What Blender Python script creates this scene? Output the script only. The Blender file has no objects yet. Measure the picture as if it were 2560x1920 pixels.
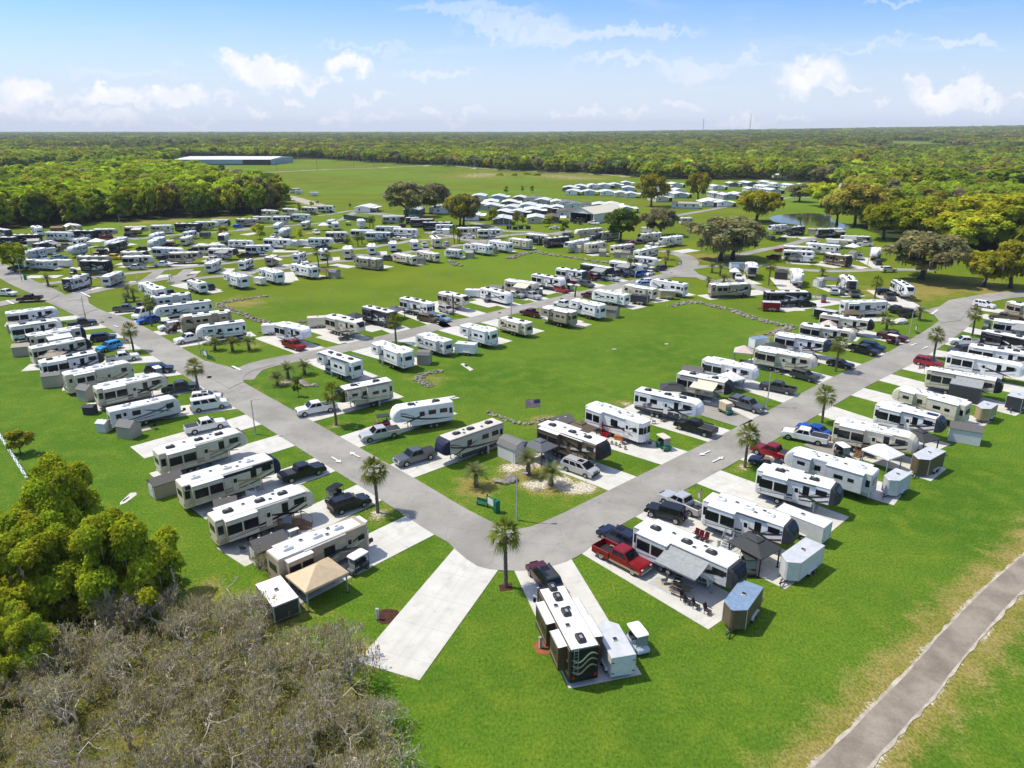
import bpy, bmesh, math, random
import numpy as np
from mathutils import Vector, Matrix
SC = bpy.context.scene
COL = SC.collection
R = math.radians
# ------------------------------------------------------------------ camera
F_PX, HORIZON, CAM_H = 1805.4, 324.05, 43.0          # focal length and horizon in photograph pixels, drone height
PITCH = math.atan((960 - HORIZON) / F_PX)
cam = bpy.data.cameras.new('camera'); co = bpy.data.objects.new('camera', cam); COL.objects.link(co)
co.location = (0, 0, CAM_H); co.rotation_euler = (math.pi/2 - PITCH, 0, 0)
cam.sensor_width = 36; cam.lens = 36 * F_PX / 2560
cam.clip_start = 1; cam.clip_end = 60000
SC.camera = co
# ------------------------------------------------------------------ light
SUN_EL, SUN_AZ = R(60), R(166)                        # sun high, over the far left of the view
sd = Vector((math.cos(SUN_AZ)*math.cos(SUN_EL), math.sin(SUN_AZ)*math.cos(SUN_EL), math.sin(SUN_EL)))
sl = bpy.data.lights.new('sun', 'SUN'); sl.energy = 4.3; sl.angle = R(0.53); sl.color = (1, .94, .79)
so = bpy.data.objects.new('sun', sl); COL.objects.link(so); so.rotation_euler = sd.to_track_quat('Z', 'Y').to_euler()
SC.view_settings.view_transform = 'Standard'; SC.view_settings.look = 'None'
SC.view_settings.exposure = 0.08; SC.view_settings.gamma = 1
SC.cycles.max_bounces = 6; SC.cycles.diffuse_bounces = 3; SC.cycles.glossy_bounces = 2
SC.cycles.transmission_bounces = 4; SC.cycles.transparent_max_bounces = 6; SC.cycles.volume_bounces = 0
SC.cycles.use_denoising = True
HAZE = 7e-5
# ------------------------------------------------------------------ sky
W = bpy.data.worlds.new('World'); SC.world = W; W.use_nodes = True
nt = W.node_tree; nt.nodes.clear()
def N(t, k, **kw):
    n = t.nodes.new(k)
    for a, b in kw.items(): setattr(n, a, b)
    return n
def LK(t, a, b): t.links.new(a, b)
def math_node(t, op, a, b=None, clamp=False):
    n = N(t, 'ShaderNodeMath', operation=op, use_clamp=clamp)
    for i, v in enumerate((a, b)):
        if v is None: continue
        if isinstance(v, (int, float)): n.inputs[i].default_value = v
        else: LK(t, v, n.inputs[i])
    return n.outputs[0]
def vmath(t, op, a, b=None):
    n = N(t, 'ShaderNodeVectorMath', operation=op)
    for i, v in enumerate((a, b)):
        if v is None: continue
        if isinstance(v, (tuple, list)): n.inputs[i].default_value = v
        else: LK(t, v, n.inputs[i])
    return n
def mixc(t, fac, a, b, mode='MIX'):
    n = N(t, 'ShaderNodeMix', data_type='RGBA', blend_type=mode)
    for s, v in ((n.inputs[0], fac), (n.inputs[6], a), (n.inputs[7], b)):
        if isinstance(v, (int, float)): s.default_value = v
        elif isinstance(v, (tuple, list)): s.default_value = (*v[:3], 1)
        else: LK(t, v, s)
    return n.outputs[2]
def smooth(t, v, a, b):
    n = N(t, 'ShaderNodeMapRange', interpolation_type='SMOOTHSTEP')
    LK(t, v, n.inputs[0]); n.inputs[1].default_value = a; n.inputs[2].default_value = b
    return n.outputs[0]
sky = N(nt, 'ShaderNodeTexSky', sky_type='NISHITA', sun_disc=False, sun_elevation=SUN_EL, sun_rotation=math.atan2(sd.x, sd.y),
        altitude=50, air_density=1.0, dust_density=1.2, ozone_density=1.5)
tc = N(nt, 'ShaderNodeTexCoord'); sep = N(nt, 'ShaderNodeSeparateXYZ'); LK(nt, tc.outputs['Generated'], sep.inputs[0])
yy = math_node(nt, 'MAXIMUM', sep.outputs[1], 0.05)
comb = N(nt, 'ShaderNodeCombineXYZ')
LK(nt, math_node(nt, 'DIVIDE', sep.outputs[0], yy), comb.inputs[0]); LK(nt, math_node(nt, 'DIVIDE', sep.outputs[2], yy), comb.inputs[2])
P = comb.outputs[0]                                    # (tan azimuth, 0, tan elevation) of the sky direction
def noise(t, vec, scale, detail=6, rough=.6, out=1):
    n = N(t, 'ShaderNodeTexNoise'); LK(t, vec, n.inputs['Vector']); n.inputs['Scale'].default_value = scale
    n.inputs['Detail'].default_value = detail; n.inputs['Roughness'].default_value = rough
    return n.outputs[out]
nz = noise(nt, P, 16, 8, .62); nb = noise(nt, P, 55, 6, .65)
nb_f = noise(nt, P, 30, 5, .6, 0)
dv = vmath(nt, 'SCALE', vmath(nt, 'SUBTRACT', nz, (.5, .5, .5)).outputs[0]); dv.inputs['Scale'].default_value = .085
dv2 = vmath(nt, 'SCALE', vmath(nt, 'SUBTRACT', nb, (.5, .5, .5)).outputs[0]); dv2.inputs['Scale'].default_value = .03
PD = vmath(nt, 'ADD', vmath(nt, 'ADD', P, dv.outputs[0]).outputs[0], dv2.outputs[0]).outputs[0]
CLOUDS = [(70, 238, 75, 32, 1), (280, 240, 95, 26, 1), (435, 240, 80, 24, .9), (260, 296, 100, 18, .7), (670, 182, 105, 36, 1), (875, 175, 70, 28, .95),
          (720, 250, 34, 12, .7), (645, 280, 38, 11, .6), (830, 288, 60, 15, .6), (1075, 280, 24, 10, .6), (970, 248, 34, 9, .5), (2030, 178, 100, 44, 1),
          (2370, 238, 95, 28, 1), (2190, 268, 30, 10, .6), (2555, 248, 30, 10, .6), (1585, 285, 50, 13, .5), (1850, 296, 80, 14, .55), (1385, 288, 34, 8, .45), (960, 300, 60, 12, .5), (20, 268, 80, 18, .8), (130, 262, 60, 14, .7), (350, 262, 90, 12, .6), (205, 300, 120, 14, .6), (480, 302, 60, 9, .5), (560, 250, 40, 10, .5), (610, 172, 70, 24, .9), (760, 205, 70, 14, .7), (905, 262, 40, 9, .5), (1150, 292, 60, 10, .4),
          (1480, 276, 60, 12, .5), (1720, 268, 50, 10, .45), (1960, 300, 70, 10, .5), (2110, 222, 60, 12, .6), (2300, 215, 50, 14, .7), (2470, 250, 60, 14, .7), (2420, 108, 90, 12, .4), (1090, 178, 110, 14, .4), (1180, 30, 190, 16, .3), (1290, 60, 150, 18, .38), (1390, 88, 150, 22, .42), (1520, 84, 170, 16, .4), (1640, 78, 120, 10, .3), (1570, 160, 150, 12, .36), (1730, 170, 110, 26, .36), (1800, 152, 140, 9, .3), (2230, 8, 60, 8, .3), (900, 122, 130, 10, .25), (300, 180, 160, 12, .22), (2180, 112, 140, 9, .25)]
def sky_dir(px, py):
    dx, dy = (px-1280)/F_PX, (960-py)/F_PX
    y, z = math.cos(PITCH)+dy*math.sin(PITCH), -math.sin(PITCH)+dy*math.cos(PITCH)
    return dx/y, z/y
acc = None
for (px, py, rx, ry, op) in CLOUDS:
    a, e = sky_dir(px, py); rx /= F_PX; ry /= F_PX
    d = vmath(nt, 'MULTIPLY', vmath(nt, 'SUBTRACT', PD, (a, 0, e)).outputs[0], (1/rx, 0, 1/ry))
    l = math_node(nt, 'MULTIPLY', smooth(nt, vmath(nt, 'LENGTH', d.outputs[0]).outputs['Value'], 1.15, .42), op)
    acc = l if acc is None else math_node(nt, 'MAXIMUM', acc, l)
mp = N(nt, 'ShaderNodeMapping'); LK(nt, P, mp.inputs[0]); mp.inputs['Rotation'].default_value = (0, R(-11), 0); mp.inputs['Scale'].default_value = (1.3, 1, 9)
cir = smooth(nt, noise(nt, mp.outputs[0], 2.6, 8, .62, 0), .52, .82)
cir = math_node(nt, 'MULTIPLY', cir, .38)
sat = N(nt, 'ShaderNodeHueSaturation'); LK(nt, sky.outputs[0], sat.inputs['Color']); sat.inputs['Saturation'].default_value = 1.35
SKY_S = .125
el = math_node(nt, 'DIVIDE', sep.outputs[2], yy)
veil = smooth(nt, el, .20, -.01)                       # pale humid air low over the horizon
base = mixc(nt, 1, sat.outputs[0], (SKY_S*.80, SKY_S*1.06, SKY_S*1.42), 'MULTIPLY')
base = mixc(nt, math_node(nt, 'MULTIPLY', veil, .9), base, (.78, .85, 1.02))
base = mixc(nt, math_node(nt, 'MULTIPLY', smooth(nt, sep.outputs[2], .22, .8), .62), base, (.60, .63, .70))   # unseen sky overhead, whitened to make the fill light more neutral
base = mixc(nt, cir, base, (.90, .93, 1.0))
base = mixc(nt, acc, base, mixc(nt, smooth(nt, nb_f, .35, .7), (.90, .92, .99), (1.02, 1.02, 1.04)))
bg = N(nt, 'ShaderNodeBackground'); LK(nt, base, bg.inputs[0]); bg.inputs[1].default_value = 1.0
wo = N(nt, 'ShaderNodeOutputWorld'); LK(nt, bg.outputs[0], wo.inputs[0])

# ------------------------------------------------------------------ places: photograph crops -> points on the ground
S64, S72, S32 = 640/2212, 720/2212, 320/2212
CR = dict(a=(0, 640, S64), b=(500, 640, S64), c=(1100, 640, S64), d=(1700, 640, S64), e=(1920, 640, S64), f=(300, 1000, S72), g=(900, 960, S72),
          h=(1500, 960, S72), i=(1840, 860, S72), j=(1160, 1300, S72), k=(0, 1060, 1000/1929), l=(0, 300, S64), m=(560, 300, S64), n=(1100, 300, S64),
          o=(1600, 300, S64), p=(2000, 300, 560/2212), q=(0, 520, S32), r=(300, 500, S32), s=(600, 490, S32), t=(900, 480, S32), u=(1200, 480, S32),
          v=(1500, 480, S32), w=(1780, 500, 420/2212), y=(1880, 1200, 680/1567), z=(0, 0, 2560/2212), x=(0, 0, 1))
def src(c, x, y):
    x0, y0, s = CR[c]
    return x0 + x*s, y0 + y*s
def G(c, x, y, h=0.0):
    """world point at height h seen at this place of the photograph"""
    px, py = src(c, x, y)
    dx, dy = (px-1280)/F_PX, (960-py)/F_PX
    vy, vz = math.cos(PITCH)+dy*math.sin(PITCH), -math.sin(PITCH)+dy*math.cos(PITCH)
    t = (CAM_H - h) / max(-vz, 1e-4)
    return Vector((dx*t, vy*t, 0))
def to_px(p):
    """photograph pixel of a world point (for sorting and masks only)"""
    v = np.asarray(p, float); X, Y, Z = v[..., 0], v[..., 1], v[..., 2]-CAM_H
    f = Y*math.cos(PITCH) - Z*math.sin(PITCH); u = Y*math.sin(PITCH) + Z*math.cos(PITCH)
    return 1280 + F_PX*X/f, 960 - F_PX*u/f

# ------------------------------------------------------------------ materials
MATS = {}
def mat(name, col=None, rough=.6, metal=0.0, var=.08, scale=3.0, coat=0.0, spec=.5):
    if name in MATS: return MATS[name]
    m = bpy.data.materials.new(name); m.use_nodes = True; t = m.node_tree
    b = t.nodes['Principled BSDF']; b.inputs['Roughness'].default_value = rough; b.inputs['Metallic'].default_value = metal
    b.inputs['Specular IOR Level'].default_value = spec
    if coat: b.inputs['Coat Weight'].default_value = coat; b.inputs['Coat Roughness'].default_value = .08
    tcn = N(t, 'ShaderNodeTexCoord')
    nn = noise(t, tcn.outputs['Object'], scale, 5, .6, 0)
    dark = tuple(c*(1-var*2) for c in col); lite = tuple(min(1, c*(1+var)) for c in col)
    LK(t, mixc(t, smooth(t, nn, .3, .7), dark, lite), b.inputs['Base Color'])
    MATS[name] = m
    return m
PAINT = dict(white=(.83, .805, .785), cream=(.66, .60, .47), tan=(.40, .33, .24), beige=(.50, .46, .38), grey=(.36, .38, .40), silver=(.56, .56, .57), black=(.012, .012, .014),
             navy=(.012, .018, .05), brown=(.09, .055, .032), charcoal=(.045, .047, .05), red=(.30, .008, .016), maroon=(.085, .008, .012), blue=(.01, .10, .50), skyblue=(.02, .28, .62),
             paleblue=(.28, .40, .55), olive=(.10, .11, .085), gunmetal=(.12, .13, .145), gold=(.42, .33, .16), bronze=(.13, .095, .055), wood=(.23, .13, .065), orange=(.55, .17, .03),
             green=(.01, .16, .09), yellow=(.7, .45, .03), sand=(.62, .47, .30), shedtan=(.40, .36, .28), roofgrey=(.19, .185, .175), shingle=(.13, .12, .115), teal=(.02, .18, .2),
             pinkish=(.62, .5, .46), palegrey=(.67, .655, .645), steelblue=(.42, .50, .60))
def P_(n, gloss=.35):
    return mat('paint_'+n, PAINT[n], .48, 0, .05, 2.0, 0, .3)
def carp(n): return mat('car_'+n, PAINT[n], .38, .35 if n in ('silver', 'gunmetal', 'red', 'grey', 'blue', 'skyblue', 'paleblue') else .1, .03, 2.0, .3)
GLASS = mat('dark_glass', (.010, .012, .016), .12, 0, .1, 1.0, 0, .3)
RIM_B = mat('black_trim', (.02, .02, .02), .5)
TYRE = mat('tyre_rubber', (.02, .02, .02), .85)
RIMM = mat('wheel_metal', (.45, .45, .46), .35, .8)
ROOFW = mat('roof_membrane', (.83, .83, .81), .6, 0, .09, .7)
ROOFC = mat('roof_membrane_aged', (.62, .57, .50), .7, 0, .08, .9)
PLASTW = mat('white_plastic', (.72, .72, .71), .5)
PLASTB = mat('black_plastic', (.022, .022, .025), .5)
UNDER = mat('underbody', (.02, .02, .02), .9)
GALV = mat('galvanised_steel', (.38, .39, .40), .5, .4)
ALU = mat('aluminium_sheet', (.66, .665, .675), .5, .3, .06, 1.2)
WOODP = mat('weathered_wood', (.21, .15, .10), .85, 0, .15, 4)
CONCP = mat('cast_concrete', (.45, .43, .39), .85, 0, .1, 4)
TAILM = mat('tail_lamp', (.35, .01, .01), .3)
HEADM = mat('head_lamp', (.7, .72, .75), .15)
SCREEN = mat('screen_mesh', (.05, .052, .055), .9)

# ------------------------------------------------------------------ mesh helpers
class MB:
    def __init__(s): s.v, s.f, s.m, s.mats = [], [], [], []
    def mi(s, m):
        if m not in s.mats: s.mats.append(m)
        return s.mats.index(m)
    def add(s, vs, fs, m):
        o = len(s.v); k = s.mi(m); s.v += [tuple(v) for v in vs]
        for f in fs: s.f.append(tuple(i+o for i in f)); s.m.append(k)
        return s
    def box(s, x0, x1, y0, y1, z0, z1, m):
        return s.add([(x0, y0, z0), (x1, y0, z0), (x1, y1, z0), (x0, y1, z0), (x0, y0, z1), (x1, y0, z1), (x1, y1, z1), (x0, y1, z1)],
                     [(3, 2, 1, 0), (4, 5, 6, 7), (0, 1, 5, 4), (1, 2, 6, 5), (2, 3, 7, 6), (3, 0, 4, 7)], m)
    def prism(s, poly, ax, a, b, m):
        """polygon extruded along an axis: y for (x,z) outlines, x for (y,z), z for (x,y)"""
        def pt(p, t): return (p[0], t, p[1]) if ax == 'y' else ((t, p[0], p[1]) if ax == 'x' else (p[0], p[1], t))
        n = len(poly); ar = sum(poly[i-1][0]*poly[i][1]-poly[i][0]*poly[i-1][1] for i in range(n))
        if (ar > 0) == (ax == 'y'): poly = poly[::-1]
        vs = [pt(p, a) for p in poly] + [pt(p, b) for p in poly]
        fs = [tuple(range(n))[::-1], tuple(range(n, 2*n))] + [(i, (i+1) % n, n+(i+1) % n, n+i) for i in range(n)]
        return s.add(vs, fs, m)
    def loft(s, secs, m, r=.1):
        vs = []; fs = []
        for q in secs:
            x, w, zb, zt = q[:4]; k = min(q[4] if len(q) > 4 else r, w*.9, (zt-zb)*.9)
            vs += [(x, -w, zb), (x, -w, zt-k), (x, -w+.3*k, zt-.3*k), (x, -w+k, zt), (x, w-k, zt), (x, w-.3*k, zt-.3*k), (x, w, zt-k), (x, w, zb)]
        for i in range(len(secs)-1):
            for j in range(8):
                a, b = i*8+j, i*8+(j+1) % 8
                fs.append((a, a+8, b+8, b))
        fs.append(tuple(range(8))); fs.append(tuple(range((len(secs)-1)*8, len(secs)*8))[::-1])
        return s.add(vs, fs, m)
    def cyl(s, c, r, h, ax, m, n=12, r2=None):
        r2 = r if r2 is None else r2
        vs = []
        for k, (t, rr) in enumerate(((0, r), (h, r2))):
            for i in range(n):
                a = 2*math.pi*i/n; u, w = rr*math.cos(a), rr*math.sin(a)
                vs.append((c[0]+u, c[1]+w, c[2]+t) if ax == 'z' else ((c[0]+w, c[1]+t, c[2]+u) if ax == 'y' else (c[0]+t, c[1]+u, c[2]+w)))
        fs = [tuple(range(n))[::-1], tuple(range(n, 2*n))] + [(i, (i+1) % n, n+(i+1) % n, n+i) for i in range(n)]
        return s.add(vs, fs, m)
    def tube(s, pts, rs, m, n=6):
        pts = [Vector(p) for p in pts]; rs = rs if isinstance(rs, (list, tuple)) else [rs]*len(pts)
        vs = []
        for i, p in enumerate(pts):
            d = (pts[min(i+1, len(pts)-1)] - pts[max(i-1, 0)])
            d = d.normalized() if d.length > 1e-6 else Vector((0, 0, 1))
            a = d.orthogonal().normalized() if abs(d.z) > .9 else d.cross(Vector((0, 0, 1))).normalized(); b = d.cross(a)
            vs += [p + (a*math.cos(2*math.pi*k/n) + b*math.sin(2*math.pi*k/n))*rs[i] for k in range(n)]
        fs = [(i*n+k, i*n+(k+1) % n, (i+1)*n+(k+1) % n, (i+1)*n+k) for i in range(len(pts)-1) for k in range(n)]
        fs += [tuple(range(n))[::-1], tuple(range((len(pts)-1)*n, len(pts)*n))]
        return s.add(vs, fs, m)
    def quad(s, a, b, c, d, m): return s.add([a, b, c, d], [(0, 1, 2, 3)], m)
    def mesh(s, name, bevel=0, seg=1, smooth=False):
        me = bpy.data.meshes.new(name); me.from_pydata(s.v, [], s.f)
        for m in s.mats: me.materials.append(m)
        me.polygons.foreach_set('material_index', s.m)
        bm = bmesh.new(); bm.from_mesh(me)
        bmesh.ops.recalc_face_normals(bm, faces=bm.faces)
        if bevel:
            es = [e for e in bm.edges if len(e.link_faces) == 2 and e.calc_face_angle(0) > .5]
            bmesh.ops.bevel(bm, geom=es, offset=bevel, segments=seg, affect='EDGES', clamp_overlap=True)
        bm.to_mesh(me); bm.free()
        if smooth:
            me.polygons.foreach_set('use_smooth', [True]*len(me.polygons))
        return me
def ob(name, me, parent=None, loc=None, rz=0.0, label=None):
    o = bpy.data.objects.new(name, me); COL.objects.link(o)
    if parent is not None: o.parent = parent
    if loc is not None: o.location = loc
    if rz: o.rotation_euler = (0, 0, rz)
    if label: o['label'] = label
    return o
def tag(o, label, cat, group=None, kind=None):
    if label: o['label'] = label
    if cat: o['category'] = cat
    if group: o['group'] = group
    if kind: o['kind'] = kind
    return o
def thing(name, loc, rz, label, cat, group=None):
    o = bpy.data.objects.new(name, None); COL.objects.link(o); o.location = loc; o.rotation_euler = (0, 0, rz); o.empty_display_size = .3
    return tag(o, label, cat, group)
CACHE = {}
def cached(key, fn):
    if key not in CACHE: CACHE[key] = fn()
    return CACHE[key]
ORD = ['', 'first', 'second', 'third', 'fourth', 'fifth', 'sixth', 'seventh', 'eighth', 'ninth', 'tenth', 'eleventh', 'twelfth', 'thirteenth', 'fourteenth', 'fifteenth', 'sixteenth',
       'seventeenth', 'eighteenth', 'nineteenth', 'twentieth'] + ['twenty-'+w for w in ('first', 'second', 'third', 'fourth', 'fifth', 'sixth', 'seventh', 'eighth', 'ninth')] + ['thirtieth'] + \
      ['thirty-'+w for w in ('first', 'second', 'third', 'fourth', 'fifth', 'sixth', 'seventh', 'eighth', 'ninth')] + ['fortieth'] + ['forty-'+w for w in ('first', 'second', 'third', 'fourth', 'fifth', 'sixth', 'seventh', 'eighth', 'ninth')]
def height_at(x, y):
    """the land is flat through the park and climbs gently far off towards the right of the view"""
    d = np.clip((np.asarray(y)-1500)/4500, 0, 1); a = np.clip((np.asarray(x)/np.maximum(np.asarray(y), 1)-.02)/.7, 0, 1)
    return 62*d*a
# ------------------------------------------------------------------ ground sheet
def seg_dist(PX, PY, pts):
    d = np.full(PX.shape, 1e9)
    for a, b in zip(pts[:-1], pts[1:]):
        ax, ay, bx, by = a[0], a[1], b[0], b[1]; L = (bx-ax)**2+(by-ay)**2+1e-9
        t = np.clip(((PX-ax)*(bx-ax)+(PY-ay)*(by-ay))/L, 0, 1)
        d = np.minimum(d, np.hypot(PX-ax-t*(bx-ax), PY-ay-t*(by-ay)))
    return d
def in_poly(PX, PY, pts):
    ins = np.zeros(PX.shape, bool); n = len(pts)
    for i in range(n):
        (x1, y1), (x2, y2) = pts[i][:2], pts[(i+1) % n][:2]
        c = ((y1 > PY) != (y2 > PY)) & (PX < (x2-x1)*(PY-y1)/(y2-y1+1e-12)+x1)
        ins ^= c
    return ins
def GP(s):
    """'c x y x y ; c x y ...' -> list of ground points (x, y); numbers are places in that crop"""
    out = []
    for part in s.split(';'):
        w = part.split(); c = w[0]; v = [float(q) for q in w[1:]]
        out += [tuple(G(c, v[i], v[i+1])[:2]) for i in range(0, len(v), 2)]
    return out
def catmull(pts, step=4):
    p = [Vector((*q[:2], 0)) for q in pts]; out = []
    for i in range(len(p)-1):
        a, b, c, d = p[max(i-1, 0)], p[i], p[i+1], p[min(i+2, len(p)-1)]
        n = max(2, int((c-b).length/step))
        for k in range(n):
            t = k/n
            out.append(.5*((2*b)+(c-a)*t+(2*a-5*b+4*c-d)*t*t+(3*b-a-3*c+d)*t**3))
    return out+[p[-1]]
LANE_C = GP('y 340 1850 505 1659 740 1420 990 1150 1155 950 1400 680 1567 530 1900 215')
ROADS = [  # name, width, centre line
 ('road', 6.4, 'a -160 40 0 105 120 190 250 255 380 310 470 362 600 415 800 505 ; z 259 700 420 795 560 878 706 965 850 1050 930 1100 985 1133 1045 1162 1110 1176 1175 1167 1240 1140 1300 1110 1370 1073 1452 1031 1622 942 ; e 700 1090 1145 880 1410 722 1560 620 1650 540 1720 445 1830 375 2100 335 2400 330'),
 ('road', 5.6, 'b 330 1075 420 985 600 925 900 868 1500 743 2100 597 ; c 0 597 300 555 700 455 1100 362 1500 268 1800 205 2000 160 ; v 1200 1380 1420 1320 1560 1250 1540 1170 1420 1095 1200 1040 1050 1015'),
 ('lane', 3.6, 'v 1420 1370 1650 1440 2000 1560 ; d 420 200 610 258 880 330 1100 350 1390 382 1750 432 2190 480 ; e 1450 470 1600 500'),
 ('lane', 4.4, 'v 1480 1330 1800 1290 2212 1290 ; w 300 850 640 855 900 892 1300 930 1750 938 2300 915 2900 930'),
 ('lane', 4.2, 'w 200 735 430 712 700 650 900 620 1180 545 1330 510 1500 490'),
 ('lane', 4.2, 'a 560 355 800 310 1050 255 1250 225 1500 185 1650 160 ; r 1050 1440 1300 1365 1750 1320 2212 1320 ; s 0 1320 430 1295 830 1240 1200 1180 1700 1130 2070 1100 ; t 0 1090 400 1105 640 1080 900 1030 1300 960 1600 940 1850 900 ; u -120 880 300 780 600 740 1000 720 1400 740'),
 ('lane', 4.0, 'a 300 255 450 235 800 195 ; q 1640 1200 ; r 350 1250 600 1225 1000 1180 1500 1130 2040 1075 ; s 200 1105 600 1060 900 1030 1230 995 1560 955 1770 935 2200 905 ; t 380 925 700 885 870 845 1200 825 1500 790 1750 760'),
 ('lane', 3.4, 'r 420 1420 560 1320 680 1230'), ('lane', 3.4, 'r 900 1420 1060 1310 1190 1200'),
 ('lane', 4.2, 'q 0 640 350 650 600 650 1000 640 ; r -100 640 300 680 600 640 1000 600 1400 575 1900 540 2212 520 ; s 0 580 200 560 600 520 1050 500 1500 460 1800 400 ; t -240 440 0 330 300 370 620 400'),
 ('lane', 4.0, 's 1300 340 1500 330 1900 260 2212 250 ; t 0 350 400 400'),
 ('lane', 4.6, 't 1150 700 1500 750 1850 830 2212 880'), ('lane', 5.0, 't 1900 530 2212 590 ; u 380 670 700 690 800 690 1200 730 1560 670'),
 ('lane', 4.6, 'o 200 860 330 825 700 760 760 740'), ('lane', 4.0, 'o 1150 700 1350 668 1700 690'),
 ('track', 5, 'm 100 462 500 448 800 432 1100 422 1400 412 1900 388 ; n 200 405 700 440 1200 458 1640 490'),
 ('track', 9, 'm 540 660 700 705 820 740'),
]
PONDP = GP('o 1115 845 1180 825 1300 812 1500 806 1640 826 1660 860 1720 890 1840 918 1840 938 1700 940 1500 918 1300 900 1160 880')
def make_ground():
    def axis(lo, hi, near_lo, near_hi, st, g):
        a = list(np.arange(near_lo, near_hi+.1, st)); s = st
        while a[-1] < hi: s *= g; a.append(a[-1]+s)
        s = st
        while a[0] > lo: s *= g; a.insert(0, a[0]-s)
        return np.array(a)
    xs = axis(-14000, 14000, -150, 150, 1.25, 1.12); ys = axis(-300, 16000, 26, 290, 1.25, 1.08)
    X, Y = np.meshgrid(xs, ys); nx, ny = len(xs), len(ys)
    Z = height_at(X, Y)
    dry = np.zeros(X.shape); sand = np.zeros(X.shape)
    ld = seg_dist(X, Y, LANE_C)
    dry = np.maximum(dry, .95*np.exp(-((np.maximum(ld-1.7, 0))/3.2)**1.3))
    sand = np.maximum(sand, .62*np.exp(-(np.maximum(ld-1.35, 0)/.6)**2))
    for nm, w, s in ROADS:
        d = seg_dist(X, Y, GP(s)); dry = np.maximum(dry, .45*np.exp(-(np.maximum(d-w/2, 0)/.9)**2)); 
        if nm == 'track': sand = np.maximum(sand, .75*np.exp(-(d/w)**2))
    def spot(s, r, vdry=0, vsand=0):
        for p in GP(s):
            d = np.hypot(X-p[0], Y-p[1])/(r*1.35)
            dry[:] = np.maximum(dry, min(1.15, vdry*1.3)*np.exp(-d**2)); sand[:] = np.maximum(sand, vsand*np.exp(-d**2*1.9))
    spot('g 890 790 1290 700 1465 780 1390 770', 2.6, .9, .25); spot('g 1160 640 1240 620 1330 610 1380 600 1600 800 1530 740 1720 790 1340 770', 2.2, .7, .95)
    spot('f 1975 880', 1.9, .7, .85); spot('h 1110 645', 1.4, .6, .7); spot('b 760 1080 700 1100', 2.2, .6, .7); spot('b 1175 1470', 1.1, .7, .8)
    spot('b 1960 1060', 4, .5, 0); spot('d 1345 1000', 1.0, .4, .6); spot('b 480 770', 2.5, .5, .4); spot('a 2090 400', 7, .6, .2); spot('b 380 410', 6, .7, .3)
    spot('k 250 300 600 620 1000 850 1350 950 1700 1150', 3.6, .6, 0); spot('h 210 165', 2.5, .6, .6); spot('g 1400 280', 3, .6, 0)
    spot('e 1500 250 1700 240 1900 290 1100 330 1350 290', 9, .85, .1); spot('v 1700 1120 1900 1130', 7, .8, .25); spot('o 1000 860', 8, .6, 0); spot('o 95 750 690 1210 790 1200', 7, .8, .3)
    spot('d 750 690 870 640', 3, .6, .3); spot('m 1600 830 1850 800', 9, .7, .3); spot('l 1500 870 1900 850 1200 890', 8, .8, 0); spot('s 1200 640', 4, .6, .6)
    spot('n 1000 480 1200 500 400 470 300 490', 40, .6, .55); spot('n 400 435', 45, .3, .5)
    zone = np.clip((Y-125)/110, 0, 1); zone = zone*zone*(3-2*zone)
    wood = np.zeros(X.shape)
    wx, wy = to_px(np.stack([X, Y, 0*X], -1))
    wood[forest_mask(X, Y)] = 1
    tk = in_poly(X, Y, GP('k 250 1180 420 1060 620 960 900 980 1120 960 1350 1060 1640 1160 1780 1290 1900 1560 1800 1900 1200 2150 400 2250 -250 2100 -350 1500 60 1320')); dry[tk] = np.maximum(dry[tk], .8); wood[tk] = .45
    me = bpy.data.meshes.new('ground')
    vs = np.stack([X, Y, Z], -1).reshape(-1, 3).astype(np.float32)
    i = np.arange(nx*ny).reshape(ny, nx)
    q = np.stack([i[:-1, :-1], i[:-1, 1:], i[1:, 1:], i[1:, :-1]], -1).reshape(-1, 4)
    cx, cy = X[:-1, :-1].ravel()*.5+X[1:, 1:].ravel()*.5, Y[:-1, :-1].ravel()*.5+Y[1:, 1:].ravel()*.5
    me.vertices.add(len(vs)); me.vertices.foreach_set('co', vs.ravel())
    me.loops.add(q.size); me.loops.foreach_set('vertex_index', q.ravel().astype(np.int32))
    me.polygons.add(len(q)); me.polygons.foreach_set('loop_start', (np.arange(len(q))*4).astype(np.int32))
    me.update(calc_edges=True)
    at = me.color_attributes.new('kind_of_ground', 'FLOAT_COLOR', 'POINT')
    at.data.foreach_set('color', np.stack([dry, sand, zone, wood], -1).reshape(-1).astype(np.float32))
    me.materials.append(ground_mat()); me.polygons.foreach_set('use_smooth', [True]*len(q))
    tag(ob('ground', me), 'mown green lawn and meadow of the whole park', None, None, 'structure')
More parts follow.
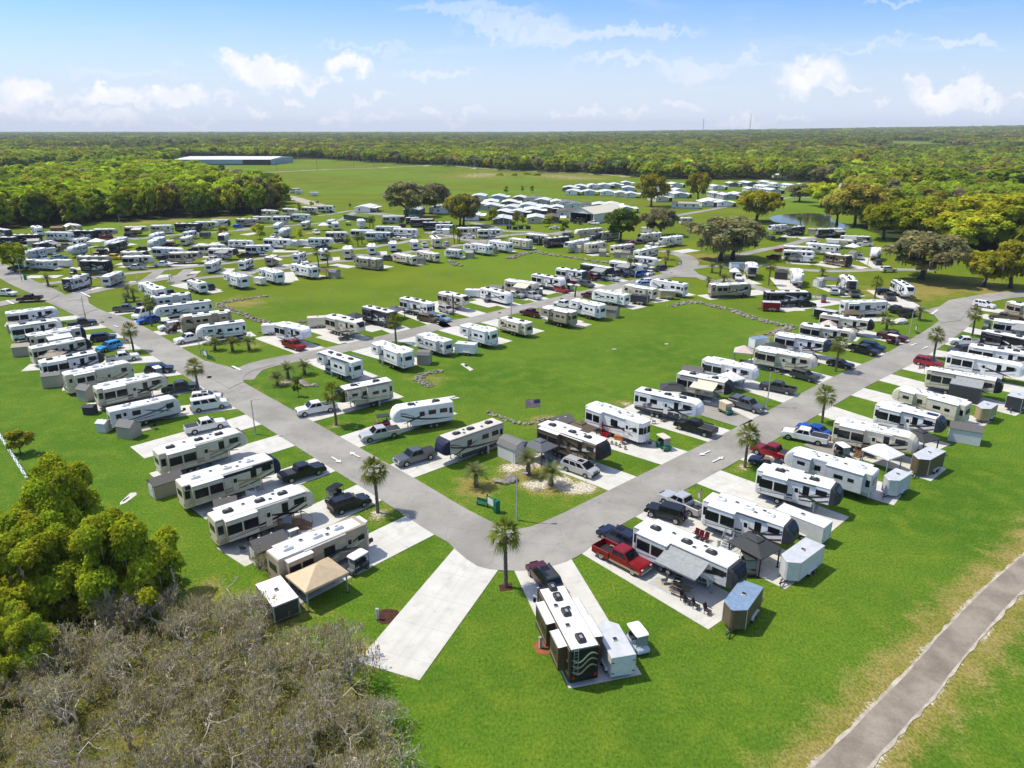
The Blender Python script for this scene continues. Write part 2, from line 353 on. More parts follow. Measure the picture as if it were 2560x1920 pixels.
def ground_mat():
    m = bpy.data.materials.new('grass'); m.use_nodes = True; t = m.node_tree; b = t.nodes['Principled BSDF']
    b.inputs['Roughness'].default_value = .95; b.inputs['Specular IOR Level'].default_value = .1
    g = N(t, 'ShaderNodeNewGeometry'); pos = g.outputs['Position']
    at = N(t, 'ShaderNodeVertexColor', layer_name='kind_of_ground'); sp = N(t, 'ShaderNodeSeparateColor'); LK(t, at.outputs[0], sp.inputs[0])
    fine = noise(t, pos, 3.4, 3, .75, 0); mid = noise(t, pos, .34, 5, .6, 0); big = noise(t, pos, .045, 5, .6, 0); huge = noise(t, pos, .007, 4, .55, 0)
    fib = N(t, 'ShaderNodeMapping'); LK(t, pos, fib.inputs[0]); fib.inputs['Scale'].default_value = (1, .5, 1); tuft = noise(t, fib.outputs[0], 5.2, 3, .8, 0)
    lawn = mixc(t, smooth(t, big, .3, .72), (.060, .132, .009), (.096, .176, .013))
    lawn = mixc(t, math_node(t, 'MULTIPLY', smooth(t, mid, .42, .72), .75), lawn, (.132, .192, .016))
    lawn = mixc(t, math_node(t, 'MULTIPLY', smooth(t, noise(t, pos, .017, 4, .6, 0), .46, .66), .6), lawn, (.125, .178, .016))
    mead = mixc(t, smooth(t, big, .3, .7), (.100, .146, .006), (.152, .184, .008))
    mead = mixc(t, math_node(t, 'MULTIPLY', smooth(t, huge, .42, .66), .6), mead, (.125, .235, .016))
    c = mixc(t, sp.outputs[2], lawn, mead)
    dryc = mixc(t, smooth(t, mid, .35, .7), (.24, .195, .045), (.30, .225, .085))
    dm = math_node(t, 'ADD', sp.outputs[0], math_node(t, 'MULTIPLY', math_node(t, 'SUBTRACT', mid, .5), 1.1))
    dm = math_node(t, 'ADD', dm, math_node(t, 'MULTIPLY', math_node(t, 'SUBTRACT', fine, .5), .9))
    c = mixc(t, math_node(t, 'MULTIPLY', smooth(t, dm, .3, 1.0), .85), c, dryc)
    sm = math_node(t, 'ADD', sp.outputs[1], math_node(t, 'MULTIPLY', math_node(t, 'SUBTRACT', mid, .5), .9))
    sm = math_node(t, 'ADD', sm, math_node(t, 'MULTIPLY', math_node(t, 'SUBTRACT', fine, .5), .8))
    sandc = mixc(t, smooth(t, fine, .3, .7), (.40, .34, .26), (.62, .56, .47))
    c = mixc(t, smooth(t, sm, .45, .8), c, sandc)
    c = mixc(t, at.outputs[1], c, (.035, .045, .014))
    tex = math_node(t, 'ADD', .39, math_node(t, 'MULTIPLY', smooth(t, tuft, .28, .72), .58)); tex = math_node(t, 'ADD', tex, math_node(t, 'MULTIPLY', smooth(t, fine, .25, .75), .35))
    tv = N(t, 'ShaderNodeCombineColor'); [LK(t, tex, tv.inputs[k]) for k in range(3)]
    c = mixc(t, 1, c, mixc(t, 1, tv.outputs[0], (1.22, 1.22, 1.22), 'MULTIPLY'), 'MULTIPLY')
    LK(t, c, b.inputs['Base Color'])
    bp = N(t, 'ShaderNodeBump'); bp.inputs['Strength'].default_value = .5; bp.inputs['Distance'].default_value = .12; LK(t, tuft, bp.inputs['Height']); LK(t, bp.outputs[0], b.inputs['Normal'])
    return m
def surf_mat(name, a, b_, s1=.25, s2=6, rough=.9, marks=None, grain=.25):
    m = bpy.data.materials.new(name); m.use_nodes = True; t = m.node_tree; b = t.nodes['Principled BSDF']
    b.inputs['Roughness'].default_value = rough; b.inputs['Specular IOR Level'].default_value = .25
    tcn = N(t, 'ShaderNodeTexCoord'); pos = tcn.outputs['Object']
    big = noise(t, pos, s1, 5, .62, 0); fine = noise(t, pos, s2, 3, .7, 0)
    c = mixc(t, smooth(t, big, .3, .7), a, b_)
    f = math_node(t, 'ADD', 1-grain/2, math_node(t, 'MULTIPLY', fine, grain)); tv = N(t, 'ShaderNodeCombineColor'); [LK(t, f, tv.inputs[k]) for k in range(3)]
    c = mixc(t, 1, c, tv.outputs[0], 'MULTIPLY')
    if marks == 'slab':        # saw cut joints and tyre stains of a poured pad, in the pad's own coordinates
        sx = N(t, 'ShaderNodeSeparateXYZ'); LK(t, pos, sx.inputs[0])
        fx = math_node(t, 'ABSOLUTE', math_node(t, 'SUBTRACT', math_node(t, 'FRACT', math_node(t, 'DIVIDE', sx.outputs[0], 4.2)), .5))
        j = math_node(t, 'MAXIMUM', math_node(t, 'GREATER_THAN', fx, .487), math_node(t, 'LESS_THAN', math_node(t, 'ABSOLUTE', sx.outputs[1]), .035))
        c = mixc(t, math_node(t, 'MULTIPLY', j, .22), c, (.30, .28, .25))
        st = noise(t, pos, .55, 4, .7, 0); c = mixc(t, math_node(t, 'MULTIPLY', smooth(t, st, .52, .76), .42), c, (.34, .29, .23))
        tr = math_node(t, 'LESS_THAN', math_node(t, 'ABSOLUTE', math_node(t, 'SUBTRACT', math_node(t, 'ABSOLUTE', sx.outputs[1]), .95)), .22)
        c = mixc(t, math_node(t, 'MULTIPLY', tr, .10), c, (.3, .29, .27))
    if marks == 'worn':        # oil spots, patched and darker worn areas
        o1 = noise(t, pos, 1.7, 4, .75, 0); c = mixc(t, math_node(t, 'MULTIPLY', smooth(t, o1, .62, .74), .35), c, (.13, .12, .11)); o2 = noise(t, pos, .5, 3, .5, 0); c = mixc(t, math_node(t, 'MULTIPLY', smooth(t, o2, .58, .62), .14), c, (.16, .155, .145))
        v = N(t, 'ShaderNodeTexVoronoi', feature='DISTANCE_TO_EDGE'); wv = N(t, 'ShaderNodeVectorMath', operation='ADD'); LK(t, pos, wv.inputs[0]); nv = noise(t, pos, .6, 5, .7, 1); LK(t, nv, wv.inputs[1]); LK(t, wv.outputs[0], v.inputs['Vector']); v.inputs['Scale'].default_value = .23
        c = mixc(t, math_node(t, 'MULTIPLY', math_node(t, 'LESS_THAN', v.outputs[0], .006), .28), c, (.12, .115, .11))
    if marks == 'tyres':
        v = N(t, 'ShaderNodeTexVoronoi', feature='DISTANCE_TO_EDGE'); LK(t, pos, v.inputs['Vector']); v.inputs['Scale'].default_value = .12
        cr = math_node(t, 'LESS_THAN', v.outputs[0], .004); c = mixc(t, math_node(t, 'MULTIPLY', cr, .35), c, (.08, .08, .08))
    LK(t, c, b.inputs['Base Color']); return m
ASPH = surf_mat('worn_asphalt', (.255, .24, .215), (.355, .336, .305), .12, 9, .92, 'worn', .3)
CONC = surf_mat('pale_concrete', (.54, .52, .475), (.62, .60, .555), .4, 5, .9, 'slab', .12)
LANEM = surf_mat('old_chip_seal', (.20, .165, .13), (.32, .27, .22), .35, 5, .95, None, .5)
GRAVEL = surf_mat('crushed_shell', (.33, .285, .215), (.54, .48, .40), .8, 9, .95, None, .55)
ROADP = mat('road_paint', (.74, .74, .72), .7, 0, .1, 2)
MULCH = surf_mat('bark_mulch', (.045, .018, .012), (.09, .035, .022), 2, 14, .95, None, .6)
PINE = surf_mat('orange_mulch', (.22, .07, .025), (.33, .13, .05), 2, 14, .95, None, .6)
def strip(name, pts, w, z, m, kind='structure', jitter=0, seed=1):
    rnd = random.Random(seed); vs = []; fs = []
    for i, p in enumerate(pts):
        d = (pts[min(i+1, len(pts)-1)]-pts[max(i-1, 0)]); d.normalize(); n = Vector((-d.y, d.x, 0))
        a, b = p+n*(w/2+jitter*rnd.uniform(-1, 1)), p-n*(w/2+jitter*rnd.uniform(-1, 1))
        vs += [(a.x, a.y, z), (b.x, b.y, z)]
    fs = [(2*i, 2*i+1, 2*i+3, 2*i+2) for i in range(len(pts)-1)]
    me = bpy.data.meshes.new(name); me.from_pydata(vs, [], fs); me.materials.append(m)
    o = ob(name, me); o['kind'] = kind; return o
def sheet(name, pts, z, m, kind='structure'):
    me = bpy.data.meshes.new(name)
    bm = bmesh.new(); f = bm.faces.new([bm.verts.new((p[0], p[1], z)) for p in pts]); f.normal_update()
    if f.normal.z < 0: f.normal_flip()
    bmesh.ops.triangulate(bm, faces=bm.faces); bm.to_mesh(me); bm.free(); me.materials.append(m)
    o = ob(name, me); o['kind'] = kind; return o
# forest and left wood masks -------------------------------------------------------------------------------------------------
FB = np.array([(-9000, 440), (0, 440), (300, 425), (425, 412), (440, 392), (560, 389), (700, 397), (774, 396), (849, 401), (994, 410), (1158, 416), (1274, 427), (1447, 433), (1563, 440), (1658, 447), (1774, 450), (1904, 449), (2034, 458),
               (2110, 470), (2135, 520), (2150, 570), (2240, 603), (2380, 622), (2560, 650), (2900, 690), (9000, 800)], float)
WOODP_ = [tuple(G('x', x, y)[:2]) for x, y in ((-420, 575), (0, 574), (130, 568), (260, 556), (362, 551), (492, 545), (600, 541), (690, 536), (716, 508))] + \
         [tuple(G('x', x, y, 13)[:2]) for x, y in ((690, 447), (640, 434), (550, 420), (434, 403), (320, 394), (202, 388), (100, 390), (0, 394), (-420, 396))]
def clearing(X, Y):
    f = np.sin(X/310+1.3)*np.sin(Y/420+.4)+.6*np.sin(X/140-Y/260+2.0)+.4*np.sin(X/95+Y/170)
    return (f > .92) & (Y > 1150) & (Y < 4200)
def forest_mask(X, Y):
    px, py = to_px(np.stack([X, Y, 0*X], -1))
    return (((Y > 150) & (py < np.interp(px, FB[:, 0], FB[:, 1])) & (py > 320)) | ((Y > 5000)) | in_poly(X, Y, WOODP_)) & ~clearing(X, Y)
make_ground()
# roads ----------------------------------------------------------------------------------------------------------------------
z = .056
for nm, w, s in ROADS:
    strip(nm, catmull(GP(s)), w, z, GRAVEL if nm == 'track' else ASPH, jitter=.8 if nm == 'track' else .03); z += .008 if z < .06 else .003
sheet('road', GP('g 520 1115 600 1155 680 1222 750 1290 822 1350 900 1400 990 1425 1080 1434 1200 1438 1320 1434 1400 1418 1500 1395 1590 1365 1660 1332 1730 1290 1800 1232 1900 1150 1950 1110 1700 1130 1450 1180 1200 1240 1000 1200 800 1120'), .060, ASPH); z += .004
for s in ('b 380 1090 372 1065 395 1030 440 1000 520 975 640 945 640 925 300 985 250 960 150 935 60 912 -60 900 0 1000 250 1150', 'v 1010 1380 1250 1340 1400 1345 1480 1300 1510 1260 1590 1260 1620 1350 1700 1420 1800 1490 1500 1480 1200 1470',
          'a 530 345 700 312 760 360 770 410 850 460 700 510 560 460 440 400', 'e 1490 580 1440 520 1395 500 1400 460 1480 440 1560 385 1700 360 1800 380 1660 560'):
    sheet('road', GP(s), z, ASPH); z += .004
strip('road', catmull(GP('a -200 470 -60 430 120 395 300 370 470 362')), 6, z, ASPH); z += .004
# gravel lane with shell shoulders
strip('lane_shoulder', catmull(LANE_C, .8), 2.85, .05, GRAVEL, jitter=.13, seed=4)
strip('lane', catmull(LANE_C, 2), 2.4, .056, LANEM, jitter=.05)
# painted arrows and stop bars
def arrow(c, tail, tip, label):
    a, b = G(c, *tail), G(c, *tip); d = b-a; L = d.length; d.normalize(); n = Vector((-d.y, d.x, 0)); zz = .19
    pts = [a+n*.13, a+n*.13+d*(L-.9), a+n*.42+d*(L-.9), b, a-n*.42+d*(L-.9), a-n*.13+d*(L-.9), a-n*.13]
    me = bpy.data.meshes.new('arrow'); me.from_pydata([(p.x, p.y, zz) for p in pts], [], [(0, 1, 5, 6), (2, 3, 4), (1, 2, 4, 5)]); me.materials.append(ROADP)
    tag(ob('road_marking', me), label, None, None, 'structure')
for a in (('f', (1625, 445), (1700, 490), 'a'), ('f', (1842, 448), (1765, 407), 'a'), ('h', (845, 520), (762, 556), 'a'), ('h', (865, 606), (948, 566), 'a'),
          ('a', (985, 605), (1025, 620), 'a'), ('e', (1280, 762), (1230, 782), 'a'), ('e', (1335, 808), (1383, 788), 'a')):
    arrow(*a[:3], 'white arrow painted on the grey road')
def bar(c, p0, p1, w):
    a, b = G(c, *p0), G(c, *p1); strip('road_marking', [a, b], w, .192, ROADP)
bar('b', (280, 958), (352, 992), .5); bar('a', (700, 318), (782, 358), .45); bar('a', (510, 398), (740, 366), .3); bar('e', (1412, 508), (1465, 468), .5); bar('a', (60, 388), (120, 420), .5)
# water
pm = bpy.data.materials.new('pond_water'); pm.use_nodes = True; pb = pm.node_tree.nodes['Principled BSDF']; pb.inputs['Base Color'].default_value = (.035, .04, .03, 1); pb.inputs['Roughness'].default_value = .08
pt = pm.node_tree; nn_ = noise(pt, N(pt, 'ShaderNodeNewGeometry').outputs['Position'], .6, 4, .6, 0); bp_ = N(pt, 'ShaderNodeBump'); bp_.inputs['Strength'].default_value = .12; LK(pt, nn_, bp_.inputs['Height']); LK(pt, bp_.outputs[0], pb.inputs['Normal'])
sheet('water', [(p.x, p.y) for p in catmull([(*q, 0) for q in PONDP+PONDP[:1]], 3)[:-1]], .05, pm)
# concrete pads: road end, back end, width (metres)
PADS = '''g 470 1080 f 1215 1500 5.6|f 1925 705 f 870 1200 5.6|f 1578 495 f 600 850 5.6|f 1280 310 f 300 610 5.4|f 1022 152 f 150 400 5.6|a 1990 1285 a 960 1420 5.0|a 1700 1130 a 790 1310 4.8|a 1500 1005 a 560 1130 4.6
a 1330 890 a 235 965 4.6|a 1160 785 a 260 835 4.4|a 1010 690 a 170 735 4.4|a 880 605 a 140 690 4.4|a 720 525 a 60 590 4.4|g 308 675 g 1090 395 5.4|f 1750 328 b 2120 1330 5.4|b 890 1400 b 1680 1190 5.0
a 1512 775 a 2180 675 4.4|a 1328 673 a 2000 590 4.4|a 1165 578 a 1850 500 4.4|a 1015 495 a 1650 420 4.2|b 950 818 b 590 690 6.4|b 1360 725 b 960 605 6.0|b 1735 650 b 1420 525 5.6|b 2068 580 b 1700 440 6.0
c 315 508 c -60 400 5.6|c 640 435 c 300 345 5.6|c 895 385 c 570 290 5.4|c 1125 318 c 800 240 5.4|c 1365 262 c 1020 190 5.4|c 1570 222 c 1240 145 5.4|c 1780 170 c 1480 110 5|c 1945 128 c 1660 75 5
b 985 880 b 1425 1065 5.4|b 1400 800 b 1880 935 5.4|b 1790 718 b 2190 830 5|c 95 632 c 540 755 5.6|c 410 557 c 830 665 5.2|c 740 480 c 1180 580 5|c 990 415 c 1480 515 5|c 1280 340 c 1720 450 5|c 1560 290 c 1920 395 5|c 1760 240 c 2150 345 5
g 2030 770 g 1390 530 5.6|h 582 572 g 1690 350 6.2|h 922 402 h 200 190 6.2|h 1228 248 h 500 50 5.8|d 982 1240 d 250 1010 5.8|d 1285 1083 d 600 900 5.8|d 1540 965 d 800 790 5.4|d 1750 853 d 1050 690 5.4|d 1930 745 d 1250 590 5.4
j 1000 150 j 2010 725 6.2|h 395 945 h 1530 1470 6.6|h 825 710 h 1815 1080 5.6|i 95 840 i 1240 1170 5.6|i 430 655 i 1540 1000 5.6|i 690 513 i 1560 800 5.4|i 952 372 i 1900 620 5.4|i 1158 260 i 2180 520 5.4|i 1310 170 i 2320 385 5.4|e 1430 835 e 2330 1010 5|e 1560 745 e 2400 910 5
e 1740 640 e 2400 785 5|e 1890 525 e 2400 640 5|e 1780 445 e 2300 520 5|z 1034 1200 z 842 1445 6.0|j 600 330 j 1078 1222 6.4|r 1265 1250 r 1160 1320 4|r 740 1310 r 640 1390 4|q 560 1190 q 1020 1185 4.5|d 560 215 d 640 245 5|d 870 200 d 950 292 6
d 1270 265 d 1500 350 7|d 1740 310 d 1980 445 7|d 250 355 d 720 310 6|d 900 455 d 1380 385 6|b 1180 80 b 1310 98 4|b 1400 60 b 1630 100 4|a 1560 250 a 1850 305 5|b 740 150 b 780 215 5|r 110 1150 r 520 1165 4|r 820 1070 r 1230 1080 4|r 160 770 r 240 760 5
r 780 720 r 850 690 4|s 660 960 s 990 960 4|s 200 1020 s 420 1030 4|s 120 665 s 280 640 5|w 1050 470 w 1000 490 6|w 1200 500 w 1400 500 6|w 1500 820 w 2000 900 5|v 1260 1050 v 1620 1000 6|w 1950 770 w 2200 900 4|s 1190 885 s 1500 885 4|t 770 790 t 900 800 4'''
for row in PADS.replace('\n', '|').split('|'):
    w_ = row.split(); a, b = G(w_[0], float(w_[1]), float(w_[2])), G(w_[3], float(w_[4]), float(w_[5])); wd = float(w_[6])
    d = b-a; L = d.length+2.2; ang = math.atan2(d.y, d.x)
    me = MB().box(-1.8, L-2.2+.3, -wd/2, wd/2, -.1, .05, CONC).mesh('parking_pad')
    o = ob('parking_pad', me, None, a, ang); o['kind'] = 'structure'
for s, zz, m_, nm in (('h 640 130 1000 190 1180 285 1060 330 800 250 600 170', .056, ASPH, 'pavement'), ('h 1660 430 1830 500 1780 560 1560 470', .056, ASPH, 'pavement'),
        ('j 530 950 560 930 620 922 690 920 705 960 700 1020 640 1035 570 1035 545 1000', .03, PINE, 'flower_bed'), ('z 812 1322 835 1315 858 1318 868 1330 850 1345 825 1349 812 1340', .03, MULCH, 'flower_bed'),
        ('f 0 790 80 715 125 712 130 730 40 795 0 808', .05, CONC, 'drain_apron'), ('c 175 935 205 928 290 982 260 995', .05, CONC, 'drain_apron'), ('c 60 1218 120 1208 172 1228 110 1238', .05, CONC, 'drain_apron'), ('c 1485 803 1525 803 1525 808 1485 808', .05, CONC, 'drain_apron'), ('c 1940 758 1970 757 1975 764 1945 765', .05, CONC, 'drain_apron')):
    sheet(nm, GP(s), zz, m_)
for s in ('f 20 775 75 740 70 752 25 785', 'c 205 942 225 938 245 955 225 960', 'c 100 1226 150 1212 152 1218 110 1230'):
    sheet('pavement', GP(s), .056, UNDER)
for c_, x_, y_ in (('a', 950, 535), ('a', 885, 575), ('a', 1810, 1052), ('b', 80, 1052), ('c', 515, 495), ('c', 2000, 150), ('c', 1050, 372)):
    p_ = G(c_, x_, y_); sheet('pavement', [(p_.x+.42*math.cos(a/8*math.pi), p_.y+.42*math.sin(a/8*math.pi)) for a in range(16)], .196, mat('cast_iron', (.07, .065, .06), .7))
# ------------------------------------------------------------------ campers
PAL = {  # body, lower band, front cap, main stripe, accent, roof
 'wh': ('white', 'white', 'white', 'charcoal', 'silver', ROOFW), 'wb': ('white', 'charcoal', 'white', 'black', 'grey', ROOFW), 'wd': ('white', 'silver', 'charcoal', 'charcoal', 'maroon', ROOFW),
 'wg': ('palegrey', 'silver', 'palegrey', 'gunmetal', 'charcoal', ROOFW), 'cr': ('cream', 'cream', 'cream', 'tan', 'charcoal', ROOFW), 'cd': ('cream', 'beige', 'black', 'charcoal', 'tan', ROOFW),
 'ct': ('cream', 'tan', 'cream', 'black', 'brown', ROOFW), 'tn': ('tan', 'brown', 'tan', 'brown', 'cream', ROOFW), 'bg': ('beige', 'charcoal', 'navy', 'charcoal', 'cream', ROOFC), 'gr': ('silver', 'grey', 'silver', 'palegrey', 'white', ROOFW),
 'bk': ('black', 'black', 'black', 'silver', 'white', ROOFW), 'bs': ('charcoal', 'black', 'charcoal', 'silver', 'white', ROOFW), 'nv': ('cream', 'cream', 'navy', 'gold', 'charcoal', ROOFW), 'br': ('brown', 'black', 'black', 'cream', 'tan', ROOFW), 'bt': ('bronze', 'tan', 'black', 'cream', 'black', ROOFW),
 'sb': ('silver', 'charcoal', 'charcoal', 'black', 'white', ROOFW), 'kh': ('tan', 'tan', 'tan', 'charcoal', 'cream', ROOFW), 'wc': ('tan', 'tan', 'tan', 'tan', 'cream', ROOFC)}
def ribbon(mb, y, pts, m, off):
    """tapering painted sweep on a flat side: pts = (x, z, thickness)"""
    s = 1 if y > 0 else -1; yy = y + s*off
    vs = []
    for x, zc, th in pts: vs += [(x, yy, zc-th/2), (x, yy, zc+th/2)]
    mb.add(vs, [(2*i, 2*i+1, 2*i+3, 2*i+2) for i in range(len(pts)-1)], m)
def curve(fn, x0, x1, n=10): return [(x0+(x1-x0)*i/n, *fn(i/n)) for i in range(n+1)]
def win_mesh(w, h):
    return cached(('win', w, h), lambda: MB().box(-w/2, w/2, -.02, .014, -h/2, h/2, RIM_B).box(-w/2+.05, w/2-.05, -.015, .02, -h/2+.05, h/2-.05, GLASS).mesh('window', .012))
def put_win(par, x, y, z, w, h): return ob('window', win_mesh(w, h), par, (x, y, z), 0 if y > 0 else math.pi)
def ac_mesh(m): return cached(('ac', m.name), lambda: MB().loft([(-.56, .26, 0, .16), (-.42, .34, 0, .28), (.25, .36, 0, .33), (.48, .33, 0, .27), (.58, .24, 0, .12)], m, .1).box(-.3, .1, -.12, .12, .325, .34, GALV).mesh('roof_air_conditioner', 0))
def vent_mesh(): return cached('vent', lambda: MB().box(-.22, .22, -.22, .22, 0, .07, PLASTW).box(-.2, .2, -.2, .2, .07, .13, PLASTB).mesh('roof_vent', .02))
def wheel_mesh(r, w):
    return cached(('wheel', r, w), lambda: MB().cyl((0, -w/2, 0), r, w, 'y', TYRE, 16).cyl((0, -w/2-.012, 0), r*.62, w+.024, 'y', RIMM, 12).cyl((0, -w/2-.02, 0), r*.2, w+.04, 'y', UNDER, 8).mesh('wheel', .02))
TYPES = {'fw': 'fifth wheel camper', 'tt': 'travel trailer', 'ma': 'motorhome', 'pm': 'park trailer'}
def rv_dims(ty): return {'fw': (1.24, .82, 3.80), 'tt': (1.22, .70, 3.25), 'ma': (1.26, .42, 3.75), 'pm': (1.26, .75, 3.75)}[ty]
def rv(loc, rz, ty, L, pal, opt, label, group, lod):
    """camper standing at loc with its nose along +x; opt letters: A/a/G/N awning out, p awning posts, d dark nose glass, n no slide-outs, B bay front, k black roof units, S solar panel, e end window, l ladder"""
    body, low, cap, st, acc, roofm = PAL[pal]; w, zb, zt = rv_dims(ty); h2 = L/2; near = lod == 0
    root = thing({'fw': 'fifth_wheel_camper', 'tt': 'travel_trailer', 'ma': 'motorhome', 'pm': 'park_trailer'}[ty], loc, rz, label, 'motorhome' if ty == 'ma' else 'camper', group)
    rnd = random.Random(hash((ty, round(L, 1), pal, opt)) & 0xffff)
    key = (ty, round(L*2), pal, opt)
    bm_, cm, lm, sm, am = P_(body), P_(cap), P_(low), P_(st), P_(acc)
    def shell():
        b, c = MB(), MB()
        if ty == 'fw':
            b.loft([(-h2, w-.06, zb, zt-.08, .1), (-h2+.12, w, zb, zt, .1), (h2-3.0, w, zb, zt+.04, .1)], bm_); b.loft([(h2-3.0, w-.001, 1.72, zt+.04, .1), (h2-1.15, w-.01, 1.72, zt+.02, .14)], bm_)
            c.loft([(h2-1.15, w, 1.73, zt+.03, .14), (h2-.62, w-.06, 1.78, zt-.16, .3), (h2-.26, w-.22, 1.88, zt-.55, .4), (h2-.06, w-.45, 2.05, zt-.98, .4), (h2, w-.62, 2.25, zt-1.2, .2)], cm)
        elif ty == 'tt':
            b.loft([(-h2, w-.05, zb, zt-.06, .1), (-h2+.1, w, zb, zt, .1), (h2-.95, w, zb, zt, .1)], bm_)
            c.loft([(h2-.95, w+.002, zb, zt+.002, .1), (h2-.55, w-.05, zb, zt-.2, .25), (h2-.2, w-.18, zb+.04, zt-.65, .3), (h2, w-.34, zb+.12, zt-1.2, .2)], cm)
        elif ty == 'ma':
            b.loft([(-h2+.25, w, zb, zt, .14), (h2-.9, w, zb, zt, .14)], bm_); b.loft([(-h2, w-.08, zb+.12, zt-.1, .14), (-h2+.25, w-.001, zb, zt-.002, .14)], cm)
            c.loft([(h2-.9, w+.002, zb, zt+.002, .14), (h2-.35, w-.03, zb, zt-.12, .25), (h2-.08, w-.12, zb+.05, zt-.5, .3), (h2, w-.2, zb+.15, zt-1.0, .3)], cm)
        else:
            b.loft([(-h2, w, zb, zt-.1, .06), (0, w, zb, zt, .06), (h2-.5, w, zb, zt-.05, .06)], bm_); c.loft([(h2-.5, w+.002, zb, zt-.045, .06), (h2, w-.5, zb, zt-.12, .06)], cm)
        xr = {'fw': h2-1.2, 'tt': h2-.98, 'ma': h2-.85, 'pm': h2-.02}[ty]
        rf = MB(); wr = w-.1
        rf.loft([(-h2+.1, wr, zt-.06, zt+.022, .02), (h2-3.0 if ty == 'fw' else 0, wr, zt-.06, zt+(.062 if ty == 'fw' else .024), .02), (xr, wr-(.35 if ty == 'pm' else 0), zt-.06 if ty != 'pm' else zt-.14, zt+(.045 if ty == 'fw' else (.024 if ty != 'pm' else -.06)), .02)], roofm)
        un = MB().box(-h2+.3, h2-(3.1 if ty == 'fw' else .5), -w+.18, w-.18, zb-.22 if ty != 'ma' else .28, zb+.02, UNDER)
        return b.mesh('body', 0), c.mesh('front_cap', 0), rf.mesh('roof', 0), un.mesh('chassis', 0)
    B, C, RF, UN = cached(('shell', ty, round(L*4), pal), shell)
    ob('body', B, root); ob('front_cap', C, root); rf = ob('roof', RF, root); ob('chassis', UN, root)
    # sweeps of paint
    def sweeps():
        g = MB()
        for sgn in (-1, 1):
            y = sgn*w; xe = h2-(1.2 if ty == 'fw' else 1.0); x0 = -h2+.3
            if low != body:
                for xa, xb in (((x0-.1, h2-3.05),) if ty == 'fw' else ((x0-.1, xe),)): ribbon(g, y, [(xa, zb+.22, .42), (xb, zb+.22, .42)], lm, .006)
            if pal in ('bk', 'bs', 'br', 'bt', 'tn', 'sb'):
                ribbon(g, y, curve(lambda u: (zb+.75+1.5*u**2.2, .08+.42*u), x0, xe), sm, .008); ribbon(g, y, curve(lambda u: (zb+.55+1.0*u**1.6, .05+.20*math.sin(3.1*u)), x0+.5, xe-.3), am, .010)
                ribbon(g, y, curve(lambda u: (zb+1.9-.7*math.sin(2.6*u), .04+.18*(1-u)), x0+.2, xe-2), sm, .012)
                ribbon(g, y, curve(lambda u: (zb+2.4-1.5*u, .06+.2*u*(1-u)*4), x0+L*.35, xe-.6), am, .014)
            else:
                ribbon(g, y, curve(lambda u: (zb+.55+.35*u+1.1*u**3, .05+.30*u*(1.25-u)*2), x0, xe), sm, .008)
                ribbon(g, y, curve(lambda u: (zb+.35+.25*u+.75*u**4, .04+.16*u), x0+L*.12, xe), am, .010)
                ribbon(g, y, curve(lambda u: (zb+1.75-1.15*u, .05+.24*math.sin(3.1*u)), x0+L*.42, xe-.4), sm, .012)
                if ty == 'fw': ribbon(g, y, curve(lambda u: (2.2+.9*math.sin(1.5*u), .04+.14*u), h2-3.4, xe), sm, .014)
                if 'u' in opt: ribbon(g, y, [(x0, zt-.38, .5), (xe, zt-.36, .5)], P_('navy'), .016)
            if ty in ('ma', 'fw') and pal not in ('wh', 'cr', 'wg'): ribbon(g, y, [(x0-.2, zt-.12, .07), (xe, zt-.1, .07)], sm, .017)
        if ty == 'ma':
            X_ = -h2-.012; q = [(-w+.15+(2*w-.3)*i/12, zt-1.35+.32*math.sin(i*.55)-.02*i, .05+.16*math.sin(math.pi*i/12)) for i in range(13)]
            for off, mm in ((0, am), (.55, sm), (-.62, am)):
                vs = [];
                for yy_, zz_, th in q: vs += [(X_, yy_, zz_+off-th*.5), (X_, yy_, zz_+off+th*.5)]
                g.add(vs, [(2*i, 2*i+1, 2*i+3, 2*i+2) for i in range(12)], mm)
            g.box(X_-.004, X_+.004, -.7, .7, zb+.45, zb+.75, UNDER)
        return g.mesh('side_graphics')
    ob('side_graphics', cached(('swp', ty, round(L*4), pal, 'u' in opt), sweeps), root)
    # nose glass / windscreen
    if ty == 'ma':
        def ws():
            g = MB(); y1, y2 = w-.06, w-.25
            g.add([(h2-.30, -y1, zt-.3), (h2-.02, -y2, zt-1.0), (h2+.02, -y2-.02, zt-1.95), (h2-.32, -y1-.02, zt-1.9), (h2-.30, y1, zt-.3), (h2-.02, y2, zt-1.0), (h2+.02, y2+.02, zt-1.95), (h2-.32, y1+.02, zt-1.9)],
                  [(0, 1, 5, 4), (1, 2, 6, 5), (0, 3, 2, 1), (4, 5, 6, 7)], GLASS)
            g.box(h2+.005, h2+.025, -.03, .03, zt-1.95, zt-1.0, RIM_B)
            return g.mesh('windscreen')
        ob('windscreen', cached(('ws', round(L*4)), ws), root)
        for s in (-1, 1):
            ob('headlight', cached('rvhl', lambda: MB().box(-.05, .05, -.22, .22, -.1, .1, HEADM).mesh('headlight', .03)), root, (h2-.04, s*.78, .95))
            ob('mirror', cached('rvmir', lambda: MB().box(-.08, .08, -.12, .12, -.25, .25, PLASTB).mesh('mirror', .04)), root, (h2-.25, s*(w+.2), 2.3))
            for x in (h2-2.3, -h2+3.2, -h2+2.2)[:2 if L < 10.5 else 3]: ob('wheel', wheel_mesh(.5, .3), root, (x, s*(w-.18), .5))
            ob('tail_light', cached('rvtl', lambda: MB().box(-.02, .02, -.12, .12, -.16, .16, TAILM).mesh('tail_light', .01)), root, (-h2-.012, s*.95, 1.0))
    else:
